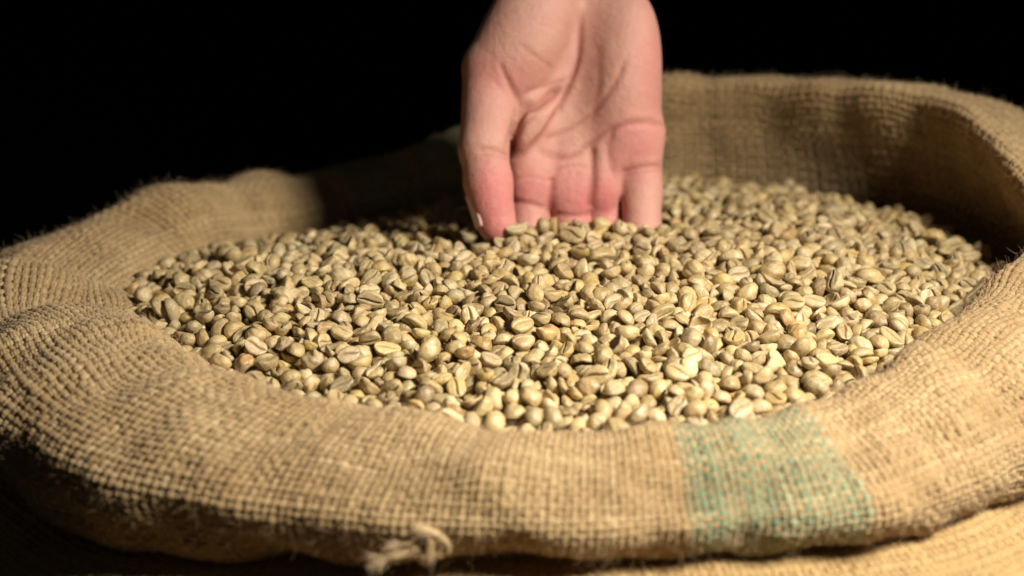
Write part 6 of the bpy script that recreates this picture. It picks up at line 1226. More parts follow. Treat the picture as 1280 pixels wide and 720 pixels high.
-404,962,-159,-73,38,-57,1,102,1182,923,-95,28,12,75,4,99,-916,-313,-120,-30,71,61,4,109,1193,150,-27,-18,-98,-2,9,100,-961,98,-89,-31,14,82,2,98,-850,-543,-116,61,70,27,0,108,
1083,1408,-161,-63,-72,-18,4,95,-951,333,-86,-86,14,-41,3,106,-946,512,-96,0,22,28,9,103,1240,1666,-152,-84,18,-34,2,104,-351,-841,-103,12,-31,-76,8,100,1198,988,-71,7,-15,69,8,92,
1236,620,-52,-17,-25,-80,11,110,-736,-460,-148,28,-88,-34,11,91,-359,-698,-99,-24,-15,58,0,107,1218,68,-4,-11,-38,41,2,89,725,656,-50,-1,-98,-14,11,83,1589,-218,-139,-30,-85,31,10,114,
-412,775,-106,-60,73,-21,0,92,1115,1229,-85,-8,0,30,8,101,1051,-619,-74,40,-71,57,0,91,-889,-128,-76,-9,55,-76,3,103,-1247,835,-182,-58,-30,40,6,86,1117,339,-50,57,-73,20,8,104,
-496,129,-82,-42,-82,-32,4,104,-1307,15,-116,23,90,-23,8,103,-493,-466,-47,-26,-96,7,5,99,-580,1173,-205,17,-94,14,5,87,-796,180,-78,-82,54,20,8,106,1657,217,-85,-54,83,-10,4,95,
-913,-249,-107,8,8,-84,1,102,-229,635,-84,21,-77,-48,0,101,-924,-364,-112,4,-72,69,1,106,-935,-457,-125,26,43,62,11,110,-177,-234,-46,18,61,77,2,89,-707,-811,-122,1,-1,73,2,118,
1744,348,-108,-77,-61,5,2,100,1748,897,-106,-21,83,-50,9,106,-1282,-43,-144,-70,-70,-12,6,101,-1025,-550,-141,30,28,72,10,103,-767,29,-76,-11,8,-34,4,96,-1119,483,-125,8,3,61,11,109,
1611,658,-70,29,82,21,7,91,-733,-710,-119,-8,1,94,0,102,-952,-404,-91,53,8,-11,0,98,308,461,-30,91,39,11,5,92,-683,578,-87,16,-7,-79,2,116,-607,-362,-88,48,-82,15,3,92,
1674,174,-116,9,30,16,6,101,1662,51,-111,12,25,92,2,98,1242,872,-84,78,40,-20,2,98,315,352,-41,-62,-17,74,7,93,1609,-143,-130,12,26,-33,0,94,-528,-560,-67,2,-20,-98,2,99,
-358,1130,-160,-49,86,-14,8,94,128,-1033,-93,10,-82,-19,2,108,-372,-772,-119,40,15,-35,3,107,986,629,-54,-48,6,-68,3,93,-229,-345,-51,32,29,1,8,102,964,1233,-108,3,100,-1,3,106,
-245,-3,-57,-44,-65,53,0,102,-792,832,-128,-13,-6,-69,10,106,-333,998,-151,0,22,63,2,103,1052,1061,-94,-74,5,54,4,96,837,-580,-74,-86,-44,-15,8,98,856,-901,-105,36,66,25,2,100,
-761,606,-101,63,2,-49,3,106,989,36,-14,-63,33,-58,9,112,1019,-357,-46,31,10,-85,4,92,952,-477,-60,26,-42,-14,2,101,790,570,-49,0,45,-30,0,95,739,1071,-80,-86,-48,-2,0,92,
1033,1792,-165,40,-20,1,2,99,1081,690,-49,-28,11,-72,11,105,13,-980,-86,13,-98,13,3,99,805,1010,-67,24,-35,-85,3,100,1,-80,-52,11,9,-61,0,84,494,1425,-66,-81,-27,10,4,94,
899,30,-49,-78,-54,12,0,99,1341,28,-77,54,78,19,2,90,829,1120,-107,-55,18,71,7,104,1385,-458,-118,11,-8,90,1,98,1248,379,-59,-25,-20,72,11,99,922,101,-26,17,-8,31,4,113,
748,-724,-96,-40,71,15,7,99,1402,663,-99,-48,39,21,11,91,1431,923,-84,-76,63,1,0,99,1387,1605,-182,-80,-50,15,4,98,1574,-357,-139,-9,20,67,2,95,1540,-260,-110,88,-12,-20,8,101,
1516,-69,-84,90,32,-2,3,104,621,68,-65,3,64,16,7,102,1248,101,-34,-17,25,80,6,101,1366,1668,-180,-4,-47,-56,0,105,1439,-385,-131,-43,35,-80,2,93,930,-283,-50,-6,24,-97,3,94,
867,1329,-99,11,-2,-35,11,91,1441,5,-77,4,-5,28,4,98,171,1979,-206,-24,47,-83,1,110,1409,198,-82,-16,37,-63,1,95,666,493,-43,4,-7,94,8,100,1407,303,-71,-51,-36,54,4,95,
721,-33,-36,-16,24,27,2,100,838,-240,-56,7,-45,-86,3,98,1033,583,-71,94,-14,12,4,89,1041,672,-68,-4,-11,89,3,105,370,1993,-178,89,-25,20,2,95,909,1245,-119,-9,37,-9,2,97,
215,1948,-176,-23,-89,23,4,96,1030,1123,-104,-37,-12,89,0,98,1019,1225,-109,70,-41,-54,3,104,865,530,-77,-36,87,10,3,107,1047,-918,-140,-23,35,-27,0,110,1079,-831,-132,19,15,73,11,92,
865,643,-57,-16,6,99,10,95,966,1443,-121,6,80,58,0,108,1035,1425,-107,-52,3,-73,10,96,1122,959,-81,0,-100,0,8,96,1128,1166,-74,49,-74,37,3,103,743,280,-66,26,12,94,8,96,
753,96,-54,-33,-24,29,1,104,1246,-385,-100,5,3,-90,2,105,1100,851,-98,0,53,-53,7,111,842,984,-81,27,-13,-89,4,104,759,1513,-116,96,-21,-10,1,103,1109,-73,-41,-79,60,-13,10,106,
1138,10,-76,6,-51,-59,1,103,1096,93,-48,7,12,93,0,112,1127,467,-61,43,27,-49,4,99,457,1674,-123,38,67,-28,2,105,-415,-530,-75,-72,6,-19,0,112,-421,-306,-59,44,-34,76,11,99,
-393,-37,-69,-22,-22,68,2,90,-403,188,-64,-6,-7,26,0,106,1337,1474,-109,38,92,-5,1,102,-512,-318,-65,10,-21,-97,8,93,-522,-261,-75,-97,14,21,0,90,1192,1607,-141,-75,40,-8,11,95,
1156,-39,-45,93,24,-28,12,94,-205,1167,-175,-91,34,18,7,101,-466,1612,-266,-12,12,-76,1,105,1353,-675,-104,-43,77,-39,5,118,1237,1467,-136,56,-83,2,5,92,-307,-538,-76,72,59,35,4,89,
-277,-71,-66,6,-29,-16,11,104,-323,322,-69,-45,1,-85,11,94,-275,408,-60,-46,-17,64,0,107,1255,-788,-84,-35,74,-49,8,101,-285,967,-127,-96,18,-22,3,96,1128,997,-54,-97,-20,11,12,111,
-628,857,-125,29,-38,-87,2,108,-890,455,-85,-16,19,-81,9,94,1767,1314,-171,29,-68,59,3,97,-813,-763,-145,42,86,-20,1,92,1790,946,-128,-82,19,-44,11,103,-796,-462,-111,2,43,-84,8,97,
-771,-159,-92,73,-46,-10,3,94,-778,-81,-93,-38,1,65,1,106,1922,111,-81,97,2,20,3,101,-864,12,-89,-19,96,14,5,101,1986,404,-148,33,-1,47,1,103,-982,548,-125,15,34,87,6,101,
-976,817,-156,-10,4,50,1,105,-908,889,-171,-3,-83,-30,4,103,-766,143,-46,-45,30,-22,8,96,1981,348,-134,-85,4,21,3,98,-947,-729,-144,-10,51,-85,11,97,1974,254,-122,1,57,7,6,104,
1889,841,-119,69,49,-32,11,99,1921,192,-101,58,-70,-41,10,96,-785,544,-103,53,-77,7,3,113,-719,1377,-271,5,-5,-80,10,105,-613,-643,-117,10,80,-14,12,100,-573,117,-75,77,-62,14,2,99,
-610,188,-95,-54,70,39,7,104,-575,433,-75,12,28,-14,7,105,-793,608,-133,82,-43,-32,0,93,1710,-152,-77,-24,-12,48,2,100,1536,1354,-155,-93,-23,-20,5,96,1474,-426,-86,-39,67,22,3,92,
1463,1595,-163,2,-29,-11,8,106,-652,80,-68,-34,-26,38,7,107,-694,366,-75,30,-63,-33,0,98,454,1566,-81,29,93,1,6,89,518,1833,-134,-46,51,73,7,104,337,1949,-188,-2,-78,-52,4,105,
619,1879,-138,-22,31,88,7,108,460,-285,-54,57,19,79,2,104,411,-110,-25,12,-38,70,1,99,353,-211,-63,97,4,-8,4,92,716,729,-23,11,94,-4,5,89,495,40,-70,56,-4,-79,0,101,
363,-1071,-120,-9,70,30,12,101,516,1994,-155,5,40,92,11,107,337,-620,-50,-17,-95,-12,2,109,379,-508,-56,77,53,24,4,114,395,-273,-36,-9,89,45,5,92,559,1704,-106,-81,56,-14,1,97,
596,602,-41,10,-91,-37,5,90,571,1182,-87,-43,1,-87,3,98,542,1237,-116,76,-30,56,0,105,557,1860,-166,-80,-9,-24,2,99,678,-1123,-118,54,-15,78,1,107,423,1990,-193,11,84,37,1,106,
411,1868,-162,-32,-40,45,0,100,622,-435,-48,2,3,95,0,118,676,-234,-49,-25,69,-64,2,96,480,1303,-73,-73,-54,7,4,99,604,465,-40,2,14,-46,2,103,464,474,-64,25,10,-95,0,91,
505,1470,-85,2,97,21,3,96,572,-914,-63,-15,33,46,11,101,515,1370,-75,31,-17,-88,8,102,594,-60,-40,40,43,12,4,94,571,128,-55,-17,42,-56,1,98,548,195,-65,59,13,5,9,99,
535,1576,-85,0,-97,-20,6,93,-272,1586,-226,-12,-21,-94,1,109,591,1321,-50,8,-15,89,10,94,9,-279,-79,58,-81,6,5,105,-1,-198,-40,-39,32,13,4,101,1,152,-45,-31,-46,58,8,98,
966,-974,-103,32,89,17,11,93,57,-1155,-128,-13,26,54,1,87,-21,-468,-65,2,-37,-85,4,98,-23,-1075,-129,-3,41,-9,3,103,-101,-1036,-113,-82,-3,20,3,109,-85,-983,-86,-64,-73,9,8,102,
1167,-851,-89,-73,31,14,4,99,1144,-898,-68,-59,-39,-16,1,99,-97,104,-43,4,-19,54,8,98,810,1823,-167,-99,9,6,5,104,-112,188,-46,-28,-72,50,1,107,-84,1176,-144,79,35,-20,5,104,
615,1166,-71,-31,-94,15,3,87,70,-397,-58,15,20,82,0,97,91,-166,-60,27,-2,75,1,97,83,1854,-169,88,-36,0,6,105,646,807,-71,-41,-14,41,8,100,593,1620,-85,68,71,-15,2,111,
632,873,-86,83,41,22,4,98,50,121,-61,-1,-9,48,8,111,77,286,-64,32,55,56,8,96,140,593,-18,-44,77,-46,4,102,56,1457,-166,-9,-52,-82,8,106,171,-1130,-127,-11,58,-64,6,106,
167,-334,-79,82,6,34,3,91,48,1580,-165,-55,-42,-71,5,103,112,1742,-160,-83,3,10,11,108,-911,-750,-113,73,-59,-28,2,103,1537,464,-75,-28,1,77,2,94,785,203,-47,-17,34,81,8,102,
1132,-360,-62,67,-16,22,0,82,1106,13,-42,35,-35,-87,0,90,1112,431,-86,39,57,-68,12,109,1106,1038,-66,6,5,32,0,106,1167,1128,-84,-61,42,-67,1,95,1149,1431,-128,39,-51,-25,6,90,
1144,1724,-160,-99,-1,-5,0,107,1159,1787,-169,-3,45,35,4,97,1223,-743,-119,29,-48,5,8,100,1239,-313,-83,-16,-87,18,0,97,1270,-245,-85,23,35,51,6,102,1130,-826,-123,-56,-73,-35,4,101,
929,525,-56,71,-26,1,4,95,876,204,-37,42,-34,-38,0,93,912,689,-74,32,91,-6,12,99,913,831,-85,0,7,89,9,98,932,1393,-118,-38,82,-35,7,86,1230,-159,-74,-65,-73,-21,12,105,
895,-1069,-89,-12,-14,77,8,90,798,1560,-143,-82,54,16,5,93,778,1433,-98,38,58,34,1,96,1019,244,-14,-2,-8,44,10,105,1075,453,-47,-57,-29,-76,1,96,1010,1170,-78,6,4,-99,8,104,
1046,1346,-85,29,-34,-64,1,94,882,274,-31,40,42,76,1,100,1240,158,-53,59,68,-43,5,103,721,583,-52,99,-13,-2,3,97,483,1849,-156,-48,21,-83,2,108,1422,367,-71,-34,7,-19,0,89,
1424,743,-68,11,48,80,7,95,1403,855,-87,-88,17,-32,0,91,1402,1154,-91,-79,53,14,11,99,1530,-369,-115,82,-34,40,11,93,1595,-305,-124,-97,-16,4,1,99,514,1634,-98,52,80,-11,4,101,
1519,299,-72,38,54,40,7,108,1494,664,-86,17,98,7,5,86,606,-581,-49,28,-13,91,1,88,1195,724,-56,-60,76,4,2,99,676,-116,-33,29,40,24,2,111,683,-425,-26,23,36,-5,6,96,
1338,-612,-137,-25,84,-29,2,103,705,-469,-29,-27,35,26,12,94,741,-998,-74,87,6,13,1,90,606,1923,-153,-78,13,58,3,112,596,1781,-148,-83,46,7,8,101,575,1441,-63,28,11,-52,6,102,
585,1372,-76,12,3,-13,4,99,1307,715,-54,-15,6,99,11,112,564,1147,-65,-15,44,64,7,106,1335,1531,-142,-87,4,21,4,106,596,1673,-129,41,-20,-86,7,98,495,1236,-98,6,65,-4,2,92,
944,270,-19,9,39,-62,4,101,575,1224,-63,26,14,95,0,94,542,1411,-115,88,-46,-10,4,99,577,1740,-133,53,75,39,1,103,1305,-720,-109,-67,-7,-74,1,102,1195,1433,-115,91,-40,-4,3,98,
1182,1350,-95,-49,-84,18,1,98,671,-505,-40,65,27,-5,5,100,662,99,-60,29,-40,80,2,94,1144,712,-42,24,10,-88,1,99,1298,1455,-141,-87,-46,12,11,97,1299,1680,-142,42,87,-17,8,99,
359,1885,-171,-4,32,56,8,99,1474,-470,-108,71,-20,-17,1,94,1410,1563,-148,87,43,-13,3,109,1403,1294,-124,-22,-80,28,5,102,460,408,-46,-38,66,-63,3,95,654,669,-28,-3,-92,-2,6,104,
571,-1202,-95,-49,70,-51,5,99,1414,-233,-50,42,-10,15,0,89,549,-500,-58,-76,21,-56,3,103,630,1228,-68,53,-47,-57,0,98,1078,204,-42,-53,-58,44,4,101,816,-841,-84,-20,-79,28,11,95,
1095,-917,-121,78,-61,4,4,107,834,422,-59,36,-27,4,1,106,838,529,-49,-23,-21,84,11,98,853,1475,-109,35,41,-80,12,107,831,1624,-127,-11,-11,-87,11,107,818,1770,-188,48,-29,-47,0,97,
728,1465,-94,35,6,-21,0,92,635,1465,-90,-39,-85,-28,5,100,673,1532,-108,55,-55,-31,2,102,1171,462,-41,49,20,54,8,103,1148,394,-51,45,-84,-22,9,102,792,-951,-92,80,14,8,2,102,
1167,167,-56,35,-88,6,4,85,716,-751,-88,-44,87,10,9,82,644,1106,-67,65,-64,-24,6,100,1115,1597,-143,-11,38,-38,8,101,750,-187,-75,97,2,-3,5,88,1126,1467,-101,55,33,26,0,93,
1092,1378,-97,-15,-14,-76,9,108,777,508,-48,11,-99,-7,2,97,1540,868,-77,72,-8,-4,2,98,23,-338,-43,59,-72,-8,3,109,33,-755,-54,-58,22,-1,7,93,-857,282,-65,-11,-18,94,0,111,
-123,1789,-226,-9,-72,67,4,107,-124,1745,-199,-95,-11,-22,2,103,-152,1633,-206,87,45,21,8,99,-102,1516,-167,21,-44,51,0,83,-869,1472,-288,25,-56,-74,3,90,-67,1230,-128,91,34,2,5,84,
-76,1087,-93,-7,-13,35,8,97,-15,481,-42,-5,-14,87,8,101,6,1251,-117,34,69,43,8,100,-4,1355,-130,-29,49,-82,1,109,-57,1482,-158,2,-93,7,8,100,-956,-782,-125,85,-21,-38,4,101,
23,1728,-166,-49,-35,-15,1,100,80,1583,-148,5,56,37,3,102,79,1486,-132,-15,-40,82,3,107,-923,-172,-82,95,-19,22,3,88,-918,284,-70,83,-17,50,8,93,-936,694,-110,-31,-94,11,1,97,
-1,1842,-218,-13,90,37,8,100,-930,1102,-200,47,-16,-82,0,106,-34,1729,-184,-41,18,-55,11,99,-946,1258,-260,-66,-16,68,8,95,-926,1394,-292,4,-88,41,0,92,-948,1446,-332,91,-41,-12,5,100,
-26,1561,-151,-96,17,6,4,107,-737,454,-80,72,-63,-3,1,95,-727,637,-99,40,-71,4,0,96,-396,1521,-257,45,-88,0,5,93,-393,1349,-241,-17,89,27,7,110,-553,555,-76,0,31,36,0,84,
-367,883,-122,-65,-71,-5,3,91,-344,716,-90,-70,-45,-10,3,98,-571,1319,-205,25,-75,-52,0,95,-595,1381,-224,-65,29,-51,2,105,-603,1558,-290,-16,33,90,2,109,-354,-1098,-90,-35,-24,63,1,94,
-483,1542,-256,-89,-36,-25,0,109,-392,1728,-289,-56,52,-63,4,102,-288,-1112,-78,57,-72,39,2,101,-758,1129,-210,71,-31,-39,8,100,-769,1354,-243,-41,9,90,1,103,-314,1742,-271,13,-91,30,4,104,
-287,1301,-206,36,-11,89,3,109,-637,908,-134,41,-43,68,4,91,-645,1061,-160,18,-15,-83,10,86,-689,1324,-248,63,-11,76,1,89,-327,1617,-247,-94,12,27,0,91,1837,91,-100,51,43,60,1,89,
1823,1066,-158,97,-16,-2,9,107,1835,1175,-184,52,-18,43,2,98,1946,362,-157,-32,-73,-40,9,99,1908,794,-133,25,-8,-83,0,106,-1517,503,-187,48,-36,-80,3,96,399,-1,-40,37,89,-16,7,94,
412,-201,-34,-24,95,-15,9,103,1704,808,-137,43,86,18,5,103,1526,1173,-124,-21,-9,95,6,96,1688,-187,-113,-8,-24,-1,11,93,406,1936,-182,-66,22,-70,4,107,419,-328,-21,86,-2,-50,0,89,
386,1752,-134,82,-56,-4,0,87,1736,716,-121,-7,98,16,1,99,1619,1116,-131,-22,-21,-74,6,104,431,-1212,-89,-50,85,-14,2,102,-1235,1266,-280,36,40,82,0,97,-1089,308,-83,-6,96,6,4,95,
-1116,624,-124,-34,-4,-62,1,98,-1128,879,-175,-32,44,65,2,102,-1098,929,-186,10,-47,-80,3,93,-1019,-698,-142,56,32,51,11,97,-1000,339,-78,61,17,52,8,83,-1101,1108,-226,9,91,-40,4,96,
-1191,895,-194,-88,7,-30,0,96,-1452,787,-212,-70,-48,-24,8,109,-1355,59,-98,-19,-71,-46,7,104,-1223,779,-166,53,5,-11,9,106,-1259,-304,-133,70,42,4,0,91,183,1900,-203,37,-25,85,6,115,
-1235,182,-131,53,-19,18,2,89,177,1812,-188,88,-42,-10,5,95,1471,1352,-114,-17,-11,-33,8,104,-120,1153,-92,92,-6,10,0,107,-945,932,-165,55,-78,21,8,108,-163,-1223,-81,-92,-35,18,5,101,
-970,1202,-253,87,-48,15,2,104,-315,1864,-261,68,65,1,4,96,-317,1660,-246,-22,-80,-54,3,94,-286,1435,-203,-62,-28,-58,12,99,-348,1559,-231,77,-62,-2,3,99,-135,748,-145,-39,-36,63,0,103,
-872,400,-89,29,23,-61,0,94,-120,1389,-129,79,21,-4,2,100,-973,-686,-175,64,76,-10,5,110,-1085,-633,-133,-19,88,-43,2,110,-40,1158,-103,25,8,-88,8,99,-33,-1203,-111,97,16,-8,3,109,
-1089,81,-83,-5,1,21,11,82,-1030,286,-88,-57,63,-26,9,105,-155,1854,-236,-69,63,34,2,85,-1063,903,-187,72,51,3,2,98,-159,1698,-191,-34,-93,10,4,90,-1057,1281,-268,-6,3,-99,4,107,
-1053,1487,-305,4,-26,47,0,107,-1160,937,-200,-1,-24,89,7,112,-518,1369,-222,-92,-37,11,1,86,-711,-289,-58,79,-51,21,0,97,-713,802,-132,-64,-6,-6,2,97,-693,902,-126,-70,2,-58,4,104,
-675,997,-161,29,81,10,0,104,-590,-881,-141,-53,41,50,12,107,-637,1643,-314,-96,-26,-5,5,82,-638,1589,-309,75,25,21,9,98,-652,1491,-270,-31,61,27,7,105,-575,727,-102,-25,-14,-49,1,94,
-645,-192,-61,-78,-8,42,12,98,-553,1462,-256,46,12,-29,3,93,-898,1487,-319,-14,-88,-37,2,103,-772,-868,-124,35,-86,17,8,100,-456,759,-81,19,-1,-51,3,109,-412,437,-37,-88,-42,20,3,88,
-384,152,-48,-59,-46,63,12,107,-439,-131,-51,84,-3,-53,7,91,-826,360,-103,46,-67,48,5,90,-773,677,-97,19,-5,60,0,96,-792,1180,-238,75,57,33,1,100,-794,294,-89,-38,-89,-25,11,97,
-649,-983,-110,64,0,-21,6,98,-1182,669,-135,-97,5,13,1,105,1712,84,-118,59,66,43,0,109,1727,156,-124,22,46,14,3,111,1802,80,-122,22,-83,-19,2,87,1878,269,-128,-11,-97,12,5,109,
1552,524,-78,-93,-1,34,4,100,1548,818,-101,20,63,74,4,110,1553,1286,-152,-74,-61,27,5,102,1648,344,-105,-79,56,17,3,101,1581,691,-93,-23,96,-11,1,102,121,1569,-121,93,-35,-4,2,98,
46,1350,-108,55,0,79,0,106,21,1297,-126,3,-87,47,9,112,-1299,326,-114,28,-5,63,1,100,-1251,557,-152,24,41,-25,0,104,94,170,-53,0,83,50,12,97,48,140,-28,46,58,-40,12,91,
36,-1211,-109,79,-20,-21,8,100,-1186,-442,-175,38,-87,28,2,98,-85,1842,-200,22,-91,-27,11,105,-99,1609,-180,-71,70,1,0,90,-84,1339,-144,84,54,5,1,95,-1184,453,-146,96,1,22,1,88,
-1364,-200,-134,71,-26,10,11,84,-96,1940,-219,-85,-3,5,0,106,5,1903,-224,-90,-35,8,3,101,-1514,404,-176,-42,23,67,0,103,-1475,462,-178,-98,-11,6,2,104,-1485,721,-200,75,-58,-18,2,102,
-9,1763,-198,-9,-69,55,3,94,-1365,-146,-144,44,14,29,10,97,-18,1650,-162,44,86,-7,8,100,-1358,82,-138,-71,60,37,6,105,-1345,143,-115,-50,25,-10,2,100,-1368,195,-127,53,0,21,2,96,
-15,1504,-138,-17,-94,-25,8,102,14,1802,-176,65,3,-43,4,104,-568,188,-47,-81,54,16,8,102,-597,273,-70,-20,-34,-80,3,105,-554,363,-61,11,33,-10,0,96,1856,329,-108,53,16,82,9,105,
67,-204,-45,31,-11,-26,1,89,47,9,-63,-98,-2,-17,5,106,98,114,-41,28,31,75,6,104,1873,212,-100,33,-70,-50,0,98,1880,66,-67,78,48,39,10,93,33,1226,-156,56,13,-81,7,103,
6,1445,-135,5,-55,-31,8,96,42,1516,-159,-32,-82,3,0,89,46,1629,-160,15,-19,97,1,92,29,1692,-187,-1,88,-39,2,102,1775,1156,-156,-16,-73,-59,2,97,1755,-126,-118,25,-62,-66,2,101,
1843,1011,-157,46,-13,-8,3,105,101,-1127,-133,-18,-95,12,11,99,-1332,-226,-144,11,-77,62,11,103,-1394,904,-205,2,-68,-71,1,98,-1450,727,-176,-23,13,-63,2,98,1987,464,-154,25,24,-7,4,103,
-30,323,-40,58,81,-11,5,97,-6,1165,-131,33,93,15,2,90,-34,1393,-132,64,-14,75,0,105,-45,1611,-191,1,78,36,3,115,-70,1681,-185,-94,13,19,8,94,-57,1796,-199,-87,-28,19,2,103,
19,227,-65,77,-17,-17,12,97,187,337,-28,1,-100,6,10,98,372,-1158,-103,-22,-15,0,11,108,343,-1115,-91,-16,37,59,2,109,1550,172,-78,-52,73,-27,0,86,1587,-346,-84,78,61,-4,10,98,
1482,1420,-149,-72,56,-34,0,99,393,-55,-41,-98,1,12,4,90,370,278,-32,-68,-32,-29,6,100,366,472,-11,23,43,79,2,100,287,646,3,87,50,0,11,90,244,579,-4,1,96,-11,3,95,
102,1617,-154,39,-15,-81,7,94,102,1687,-167,13,-32,-94,11,112,276,-406,-66,-46,-30,37,11,100,1562,1124,-117,-18,-74,-14,12,118,259,437,-56,15,12,-98,6,97,-134,1558,-180,-83,37,15,0,97,
-146,1443,-157,-28,94,-1,1,107,-530,1543,-293,70,-68,-19,7,82,-513,1694,-310,78,-25,-14,3,97,-410,-1054,-103,46,-1,-54,0,99,-425,-430,-47,94,-17,-8,10,91,-762,757,-111,-30,-27,-73,8,101,
-406,276,-49,0,23,78,2,107,-927,1592,-333,69,-54,42,3,114,-833,1314,-246,17,-37,90,0,108,-723,1678,-335,-74,-26,-47,3,98,-759,1511,-289,74,32,-42,0,82,-778,1279,-240,60,8,-58,3,103,
-575,1083,-177,-80,-44,40,0,102,-613,1163,-200,-61,23,-34,11,110,-619,1248,-213,-4,33,40,4,105,-609,1463,-268,45,15,48,1,93,-722,1055,-172,11,77,-63,7,106,-718,952,-132,-31,49,-81,3,101,
-691,682,-90,14,36,78,0,93,-513,256,-48,9,92,34,0,97,-438,1411,-228,96,17,21,10,111,-434,1543,-275,60,63,48,0,98,-416,1606,-276,-56,-70,30,3,92,-185,593,-100,48,17,-66,1,96,
-248,1303,-185,-54,84,1,0,90,-1106,806,-158,-26,-15,-3,11,98,-1062,-701,-97,-20,-15,-42,1,105,-1170,1263,-273,-19,-8,-43,8,103,-1189,856,-172,51,84,15,5,104,-1151,822,-167,54,-69,48,11,88,
-89,57,-51,-44,-54,-72,9,88,-1289,1197,-255,-36,19,-63,1,112,-106,1121,-131,11,99,1,3,107,-1226,1181,-258,2,-3,-86,2,103,384,1677,-138,-1,-99,2,5,99,-1117,1264,-280,20,-54,-27,12,104,
-179,-284,-56,19,18,43,3,98,-468,1833,-308,24,-4,-92,4,95,-874,1069,-185,-22,96,-15,5,100,-915,-829,-103,41,-82,2,3,98,-315,-236,-56,-28,20,2,0,100,-996,1404,-275,-4,-22,-83,2,106,
-203,25,-50,-23,15,88,2,82,-980,1129,-223,91,40,-4,9,106,-366,1486,-211,6,16,37,1,108,-995,-669,-106,-33,17,-59,9,111,1901,484,-142,81,21,-52,6,103,-313,-763,-128,13,73,6,4,93,
-424,-888,-151,55,68,-41,3,110,-516,-743,-135,-51,-72,-47,2,95,-10,976,-168,-38,26,82,4,103,50,-834,-139,-1,-3,51,1,99,-232,-653,-113,54,-15,48,2,102,-142,848,-158,75,-6,-61,0,100,
-696,-666,-144,78,-33,-33,1,101,1008,3,-90,-66,40,-63,5,110,1099,-613,-147,-40,-81,42,5,103,837,-1063,-134,71,-30,-60,8,98,1390,-302,-151,71,-68,15,8,95,1216,-369,-137,13,-5,-69,2,92,
345,-389,-75,2,14,98,4,102,333,-685,-117,-35,21,-26,0,108,420,-870,-127,-16,-29,72,11,105,184,-1049,-149,53,-18,-58,3,93,69,1130,-183,-11,25,-94,4,105,71,1007,-164,-41,-56,72,8,103,
275,-1098,-157,71,58,33,1,105,746,-587,-106,-11,61,50,4,107,553,-1044,-140,-65,-27,-61,8,96,438,537,-100,-44,-30,79,10,99,677,-1053,-142,11,-39,33,2,109,532,1051,-123,53,5,-67,10,118,
23,1034,-177,44,42,25,8,104,-94,-1038,-166,95,25,15,3,104,-157,971,-200,77,-54,-17,2,103,-163,909,-187,13,90,34,4,104,-83,865,-172,85,-45,8,10,112,-1243,74,-180,-20,83,6,4,95,
-1144,-38,-177,-7,-2,97,1,109,-1154,-224,-188,-3,91,-37,3,104,-654,-736,-157,14,-6,-32,0,113,-742,-679,-162,-4,-12,79,9,110,384,-657,-133,2,0,-29,1,92,609,-1027,-146,-63,69,6,10,105,
-212,144,-74,-80,-47,-5,0,103,-250,-813,-89,-71,17,12,3,101,-247,-1053,-114,20,47,-19,8,110,-357,1266,-199,21,-23,-56,1,106,-321,920,-148,36,-90,-14,1,100,-141,-45,-92,-53,-84,1,9,85,
-132,-425,-78,-12,37,-14,8,106,-136,-532,-59,-2,-37,-82,1,92,-144,-700,-59,-7,8,13,2,105,-241,925,-140,-88,-37,-24,8,105,-306,174,-101,-56,69,12,9,92,-429,-855,-127,-53,23,42,11,89,
-441,378,-94,-3,-1,28,3,104,-337,2,-71,59,79,-8,8,107,-350,-175,-73,21,66,38,1,111,-344,-289,-75,15,-98,7,4,107,-340,259,-86,-55,72,-5,5,102,150,52,-59,-77,6,-62,8,99,
157,-212,-74,72,21,39,1,97,144,-286,-64,5,13,-45,3,108,128,-487,-89,-15,40,63,8,100,256,-1220,-109,40,77,-46,4,106,254,-815,-64,-55,-30,24,4,103,207,-720,-73,93,-35,-2,7,96,
229,-534,-65,52,-26,-25,8,103,239,-117,-54,-47,84,26,10,89,265,-219,-59,46,-49,-74,8,106,229,-461,-67,-23,-96,-13,11,102,-29,1090,-142,46,61,-65,10,114,-59,961,-132,-58,-80,2,8,108,
-43,-226,-65,89,-34,-10,8,107,-31,-311,-71,89,-12,-25,6,113,-30,-513,-90,61,71,-25,8,95,-84,-642,-63,-44,75,-40,4,106,-101,-921,-104,-84,-25,-32,4,102,-72,-1136,-121,-5,-3,-46,2,109,
38,-688,-56,6,26,45,4,107,38,-855,-93,-4,-18,-90,1,100,-526,6,-82,51,20,41,4,105,-1125,-432,-161,44,-54,-50,4,100,-1143,-559,-158,-66,64,32,11,104,-1184,491,-179,8,-25,96,1,95,
-1203,85,-143,52,8,70,3,102,-1138,-337,-160,-55,82,15,8,103,-1114,345,-123,96,14,-25,3,107,-1020,-46,-129,-25,-81,-36,1,93,-1011,-188,-105,-18,-61,-70,7,105,1876,544,-162,5,-97,23,5,96,
-1011,883,-195,-85,-22,-29,2,95,-1390,307,-168,77,62,12,8,108,-637,-107,-85,-25,-17,-84,0,88,-604,-843,-137,-42,22,-87,3,94,-671,-890,-147,38,34,-80,0,105,-647,175,-48,-85,31,15,8,106,
-536,-695,-103,-44,-1,-7,0,96,-545,-891,-149,-57,19,64,1,89,-921,8,-97,-14,27,-95,3,88,-842,-809,-147,14,96,11,3,93,-713,-321,-92,-37,-1,-80,0,101,-824,445,-86,94,-13,-6,2,104,
343,-580,-77,-47,-81,-29,8,117,1503,-18,-99,32,-5,60,0,99,1530,-174,-98,17,49,10,11,115,1360,212,-92,-54,-27,46,3,102,1486,255,-90,-37,21,-55,8,102,1584,468,-100,-68,-42,5,8,90,
